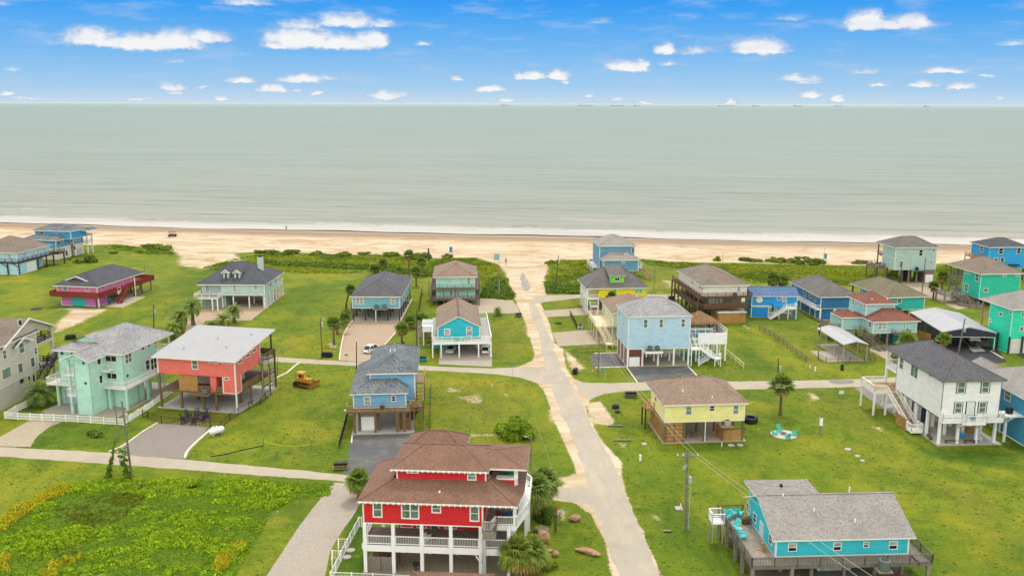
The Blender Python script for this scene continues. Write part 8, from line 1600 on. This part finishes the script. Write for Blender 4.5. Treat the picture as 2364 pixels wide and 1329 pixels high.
x, y = RED.W(5.6, .3); r = empty('barbecue_grill', (x, y, .08), .2, 'black barbecue grill on the slab under the red house', 'grill'); m_ = MB(); m_.box(-.35, .35, -.25, .25, .8, 1.1); m_.build('firebox', BLK, r); m_ = MB(); m_.tube((0, 0, 0), (0, 0, .8), .05, n=8); m_.build('stand', BLK, r)
# bins, racks and small service things
def binrack(crop, a, b, rz, label, mt=None, cols=(BLK,), n=1, frame=None):
    x, y = gat(crop, a, b); r = empty('trash_rack', (x, y, 0), rz, label, 'bin rack', 'bins and racks by the streets'); fr = frame or GREYW
    m_ = MB(); W_ = .62 * n + .3
    for q in (-W_ / 2, W_ / 2):
        for s_ in (-.4, .4): m_.bar((q, s_, 0), (q, s_, .85), .09)
    for s_ in (-.42, .42):
        for zz in (.3, .62): m_.bar((-W_ / 2, s_, zz), (W_ / 2, s_, zz), .04, .12)
    for q in (-W_ / 2, W_ / 2): m_.bar((q, -.4, .62), (q, .4, .62), .04, .12)
    m_.box(-W_ / 2, W_ / 2, -.4, .4, .16, .2); m_.build('frame', fr, r)
    for i in range(n):
        q = (i - (n - 1) / 2) * .62; m_ = MB(); m_.add([(q - .24, -.26, .21), (q + .24, -.26, .21), (q + .24, .26, .21), (q - .24, .26, .21), (q - .3, -.33, 1.0), (q + .3, -.33, 1.0), (q + .3, .33, 1.0), (q - .3, .33, 1.0)], [(3, 2, 1, 0), (0, 1, 5, 4), (1, 2, 6, 5), (2, 3, 7, 6), (3, 0, 4, 7)]); m_.box(q - .32, q + .32, -.35, .35, 1.001, 1.07); m_.build('bin', cols[i % len(cols)], r)
    return r
binrack('p', 755, 824, 0, 'wide black bin rack beside the slender dark pole', n=3, frame=BLK); binrack('p', 977, 834, 0, 'turquoise bin rack at the street left of the parked cars', n=2, frame=TEAL); binrack('p', 787, 1083, .1, 'bin rack with black bins at the foot of the dark gravel drive', n=3, frame=TANW)
binrack('p', 1197, 732, .3, 'grey bin rack at the street by the sago palm', n=2, frame=GREYW); binrack('p', 1328, 862, 1.3, 'black bin rack beside the street left of the pale pole', n=2, frame=BLK); binrack('p', 1340, 758, 1.4, 'black and white bin rack on the small lawn right of the street', n=2, frame=WHB)
binrack('p', 163, 783, .5, 'cluttered bin rack behind the left eave of the mint house', n=3, frame=BLK); binrack('p', 1456, 917, 0, 'grey timber bin box on the lawn left of the yellow house roof', n=3, frame=GREYW); binrack('p', 1550, 692, .3, 'dark bin rack behind the ridge of the big pale blue house', n=2, frame=BRW)
def torus(crop, a, b, R_, r_, label, mt, name, cat, z=0, flat=1):
    x, y = gat(crop, a, b); m_ = MB(); m_.lathe([(R_ - r_, .02), (R_, .0), (R_ + r_ * .6, r_ * .4 * flat), (R_ + r_ * .6, r_ * 1.6 * flat), (R_, 2 * r_ * flat), (R_ - r_, 1.8 * r_ * flat), (R_ - r_, .1)], n=20); return tag(m_.build(name, mt, loc=(x, y, z)), label, cat, 'tyres and rings on the lawns')
torus('c10', 262, 478, .5, .22, 'large black tyre on the lawn near the street corner', BLK, 'tyre', 'tyre', flat=1.4); torus('c10', 282, 520, .38, .15, 'small black tyre lying below the larger one on the lawn', BLK, 'tyre', 'tyre')
torus('c10', 1595, 615, 1.0, .3, 'big black planter ring beside the pale yellow house', BLK, 'planter_ring', 'planter', flat=1.6); shrub(1732, 972, .8, .6, 'dark plant growing inside the black planter ring', (.6, .6, .5), 40, z=.2)
torus('g6', 140, 1032, .8, .1, 'ring of pale stones round the dark clipped shrub', speck('c2ab92', 'a08a72', 4), 'stone_ring', 'stone ring')
def rock(crop, a, b, sx_, sy_, sz, rz, label):
    x, y = gat(crop, a, b); bpy_m = MB(); n, k = 12, 7; vs = []
    for j in range(k):
        th = math.pi * (j + .5) / k
        for i in range(n):
            g = 2 * math.pi * i / n; q = 1 + .18 * math.sin(3 * g + j + a) + rr(-.1, .1); vs.append((sx_ * q * math.sin(th) * math.cos(g), sy_ * q * math.sin(th) * math.sin(g), sz * .5 + sz * .6 * math.cos(th) * (.9 + rr(-.1, .1))))
    bpy_m.add(vs, [((j + 1) * n + i, (j + 1) * n + (i + 1) % n, j * n + (i + 1) % n, j * n + i) for j in range(k - 1) for i in range(n)] + [tuple(range(n)), tuple(range(k * n - 1, (k - 1) * n - 1, -1))]); return tag(bpy_m.build('boulder', speck('d0a684', 'ab8361', 3, name='sandstone', c3='8f6f56'), loc=(x, y, 0), rz=rz), label, 'boulder', 'boulders beside the street')
rock('g6', 353, 975, .75, .5, .8, .1, 'squat brown boulder on the lawn nearest the street junction'); rock('g6', 440, 1185, 1.5, .5, .6, -.5, 'long slab-like brown boulder near the bottom of the lawn'); rock('g6', 145, 1110, .8, .7, 1.4, 0, 'tall orange boulder beside the red house palms'); rock('g6', 225, 1200, .4, .35, .7, 0, 'small upright orange stone right of the sabal palms'); rock('g6', 190, 1170, .5, .3, .25, .5, 'flat pale stone between the tall boulder and the upright stone')
def stake(crop, bx, by, hgt, label, mt=WHB, top=None, w_=.09, name='marker_post', extra=None):
    x, y = gat(crop, bx, by); r = empty(name, (x, y, 0), 0, label, name.replace('_', ' '), 'marker posts and signs'); m_ = MB(); m_.box(-w_ / 2, w_ / 2, -w_ / 2, w_ / 2, 0, hgt); m_.build('post', mt, r)
    if top: m_ = MB(); m_.box(-w_ * .7, w_ * .7, -w_ * .7, w_ * .7, hgt * .55, hgt); m_.build('cap', top, r)
    if extra: m_ = MB(); m_.box(*extra[0]); m_.build('panel', extra[1], r)
    return r
OR = paint('e2702a', .5)
stake('g6', 1030, 895, 1.4, 'white marker post with orange top beside the crossarm pole', WHB, OR, .12); stake('c7', 1603, 470, 1.4, 'white and orange marker post on the open lot below the side street', WHB, OR, .14); stake('f2', 543, 1265, 1.5, 'orange-topped marker post on the lawn below the long rail fence', WHB, OR, .14); stake('f2', 615, 1310, .9, 'short white post right of the orange-topped marker on the lawn', WHB, None, .2)
stake('g6', 245, 940, 1.4, 'leaning orange and white marker beside the brown wooden post', WHB, OR, .12); stake('g6', 228, 1042, 2.3, 'thick brown wooden post on the lawn right of the red house', BRW, None, .3, 'wooden_post'); stake('g5', 1045, 1165, .9, 'small orange marker in white stones left of the pale pole', WHB, OR, .12)
stake('c2', 1448, 1060, 2.6, 'yellow diamond road sign on a post left of the turquoise bin rack', MET, None, .07, 'road_sign', ((-.35, .35, -.06, -.04, 1.9, 2.6), paint('e0b21e', .5))); stake('c2', 860, 1085, 1.9, 'small green street sign before the white saloon car', MET, None, .06, 'street_sign', ((-.35, .35, -.06, -.04, 1.55, 1.8), paint('3f6f52', .5))); stake('g5', 325, 1215, 2.6, 'grey street name sign at the street corner', MET, None, .07, 'street_sign', ((-.45, .45, -.06, -.04, 2.35, 2.6), paint('6f7f78', .5)))
stake('g6', 547, 85, 2.3, 'thin green sign post on the lawn before the dark gravel drives', MET, None, .07, 'street_sign', ((-.3, .3, -.06, -.04, 2.0, 2.3), paint('5c8f82', .5))); stake('c12', 173, 645, 1.2, 'small white yard sign on two legs left of the large white house', MET, None, .05, 'yard_sign', ((-.42, .42, -.05, -.03, .5, 1.1), WHB)); stake('c10', 2287, 735, 2.6, 'grey post with a pointed white top on the lawn right of the fire pit', GREYW, WHB, .3, 'wooden_post')
stake('g6', 771, 592, .95, 'short white utility pedestal on the lawn between street and yellow house', WHB, None, .28, 'utility_pedestal'); stake('f2', 988, 1295, 1.2, 'small black object on a stand on the lawn below the fenced slab', BLK, None, .45, 'water_meter'); stake('g6', 1293, 500, .6, 'short white pipe beside the yellow house slab', WHB, None, .12, 'vent_pipe_post')
for i, (c_, a, b, l_) in enumerate((('c10', 1405, 848, 'left of two round white septic lids before the yellow house'), ('c10', 1495, 846, 'right of two round white septic lids before the yellow house'), ('c10', 545, 835, 'lone white lid on the lawn left of the yellow house slab'), ('c12', 330, 1215, 'upper white lid on the lawn at lower right'), ('c12', 378, 1260, 'lower white lid on the lawn at lower right'), ('f5', 218, 525, 'upper round white stepping disc on the red house side lawn'), ('f5', 183, 595, 'lower round white stepping disc on the red house side lawn'), ('f4', 962, 683, 'left pale lid on the lawn behind the thatched hut'), ('f4', 1007, 711, 'right pale lid on the lawn behind the thatched hut'), ('c2', 1598, 925, 'oval pale lid on the grass left of the parked silver car'), ('c12', 240, 1150, 'smallest white lid on the lawn at lower right'))):
    x, y = gat(c_, a, b); m_ = MB(); m_.lathe([(.5 - .04 * i % .2, .0), (.5 - .04 * i % .2, .09), (.3, .11)], n=16); tag(m_.build('access_lid', CONCW, loc=(x, y, .002)), l_, 'lid', 'round lids in the lawns')
x, y = gat('g6', 1018, 897); m_ = MB(); m_.box(-.45, .45, -.5, .5, 0, .12); tag(m_.build('concrete_pad', CONCW, loc=(x, y, .0)), 'white square pad beside the orange-topped marker and crossarm pole', 'pad')
for c_, a, b, l_, sx_ in (('g6', 615, 372, 'upper culvert opening in the grass near the street', 1.2), ('g6', 655, 465, 'lower culvert opening in the grass near the street', 1.3), ('g6', 945, 1048, 'culvert opening in the lawn left of the crossarm pole', .45)):
    x, y = gat(c_, a, b); r = empty('culvert', (x, y, 0), 0, l_, 'culvert', 'drain culverts'); m_ = MB(); m_.tube((-sx_, 0, .02), (sx_, 0, .02), .13, n=12); m_.build('pipe', paint('2b2b28', .8), r); m_ = MB(); m_.box(-sx_, sx_, .2, .38, 0, .1); m_.build('headwall', CONC, r)
BSB = paint('2f86b8', .5)
for a, b, w_, h_, l_ in ((1041, 590, 1.0, 3.0, 'blue lifeguard-style stand on the sand behind the short dark post'), (1147, 610, 1.6, 3.4, 'light blue information board at the left mouth of the beach road'), (1168, 613, .5, 2.2, 'narrow grey-blue sign at the mouth of the beach road'), (1905, 604, .8, 2.6, 'blue marker board on the beach at right')):
    x, y = at(a, b); r = empty('beach_sign', (x, y, 0), 0, l_, 'beach sign', 'signs on the beach'); m_ = MB(); m_.box(-w_ / 2, w_ / 2, -.08, .08, h_ * .4, h_); m_.build('panel', BSB if w_ != 1.6 else paint('7fb6cf', .5), r)
    for q in (-w_ / 2 + .06, w_ / 2 - .06): m_ = MB(); m_.box(q - .05, q + .05, .081, .18, 0, h_ + .2); m_.build('leg', GREYW, r)
# the walker on the beach
def person(px, py, label, shirt, short):
    x, y = at(px, py, -.5); r = empty('person', (x, y, -.35), .4, label, 'person'); me = bpy.data.meshes.new('person_body')
    J = [(0, 0, .95), (0, 0, 1.2), (0, 0, 1.42), (0, 0, 1.52), (0, .01, 1.66), (.1, 0, .9), (.12, -.12, .5), (.12, .0, .06), (.12, -.12, .03), (-.1, 0, .9), (-.12, .12, .5), (-.12, .25, .1), (-.12, .16, .03), (.2, 0, 1.38), (.27, .06, 1.12), (.27, -.06, .88), (.27, -.1, .8), (-.2, 0, 1.38), (-.27, -.06, 1.12), (-.26, -.2, .92), (-.26, -.25, .85)]
    E = [(0, 1), (1, 2), (2, 3), (3, 4), (0, 5), (5, 6), (6, 7), (7, 8), (0, 9), (9, 10), (10, 11), (11, 12), (2, 13), (13, 14), (14, 15), (15, 16), (2, 17), (17, 18), (18, 19), (19, 20)]
    Rr = [.15, .14, .15, .06, .1, .09, .065, .045, .04, .09, .065, .045, .04, .06, .045, .035, .035, .06, .045, .035, .035]
    me.from_pydata(J, E, []); o = bpy.data.objects.new('body', me); COL.objects.link(o); o.parent = r; md = o.modifiers.new('s', 'SKIN')
    for i, v in enumerate(me.skin_vertices[0].data): v.radius = (Rr[i], Rr[i]); v.use_root = (i == 0)
    o.modifiers.new('u', 'SUBSURF').levels = 1; me.materials.append(paint('9a6a4e', .7)); m_ = MB(); m_.lathe([(.17, .92), (.18, 1.05), (.19, 1.4), (.1, 1.5)], n=10); m_.build('shirt', paint(shirt, .8), r); m_ = MB(); m_.lathe([(.16, .62), (.19, .75), (.18, .98)], n=10); m_.build('shorts', paint(short, .8), r); m_ = MB(); m_.lathe([(.1, 1.66), (.115, 1.72), (.09, 1.79), (.02, 1.81)], n=10); m_.build('hair', BLK, r)
person(661, 532, 'person in dark clothes walking along the waterline at left', '3a3d48', '2b2c33')
# ships on the horizon, greys lightened to put the haze into their colour
for i, (a, w_, l_) in enumerate(((1165, 16, 'leftmost long dark ship on the horizon'), (1353, 34, 'very long low ship on the horizon right of the centre'), (1425, 30, 'second long ship on the horizon right of the centre'), (1470, 16, 'short ship close right of the second long one'), (1677, 38, 'long ship under the small cloud on the horizon'), (1745, 16, 'small ship right of the long one under the cloud'), (1843, 18, 'small ship on the horizon above the white house at right'), (1935, 16, 'faint small ship on the horizon at right'), (2140, 14, 'faintest ship on the far right horizon'))):
    D_ = 21000; d = ray(a, 244); x = d.x / d.y * D_; L = w_ / F * D_; r = empty('cargo_ship', (x, D_, SEAZ), rr(-.2, .2), l_, 'ship', 'ships on the horizon'); m_ = MB(); hh = 13
    m_.add([(-L / 2, -16, 0), (L / 2 - 14, -16, 0), (L / 2, 0, hh), (L / 2 - 14, 16, 0), (-L / 2, 16, 0), (-L / 2, -16, hh), (L / 2 - 10, -16, hh), (L / 2 - 10, 16, hh), (-L / 2, 16, hh)], [(0, 1, 6, 5), (1, 2, 6), (1, 3, 2), (3, 7, 2), (2, 7, 6), (3, 4, 8, 7), (4, 0, 5, 8), (5, 6, 7, 8)]); m_.build('hull', paint('8c989d', .7), r); m_ = MB(); m_.box(-L / 2 + 6, -L / 2 + 34, -14, 14, hh + .1, hh + 14); m_.build('superstructure', paint('9aa4a8', .7), r)
# mower / junk heap by the pink house and low dirt mound
x, y = gat('e1', 485, 1290); m_ = MB(); m_.lathe([(1.4, 0), (1.2, .2), (.6, .35), (.1, .4)], n=12); tag(m_.build('brush_heap', DARKW, loc=(x, y, 0)), 'low dark heap of branches on the grass left of the pink house', 'heap')
x, y = gat('e1', 1440, 1200); m_ = MB(); m_.lathe([(.7, 0), (.85, .4), (.85, 1.1), (.6, 1.3)], n=16); tag(m_.build('water_tub', paint('2d7fae', .5), loc=(x, y, .02)), 'round blue tub on the patio under the pink house stairs', 'tub')
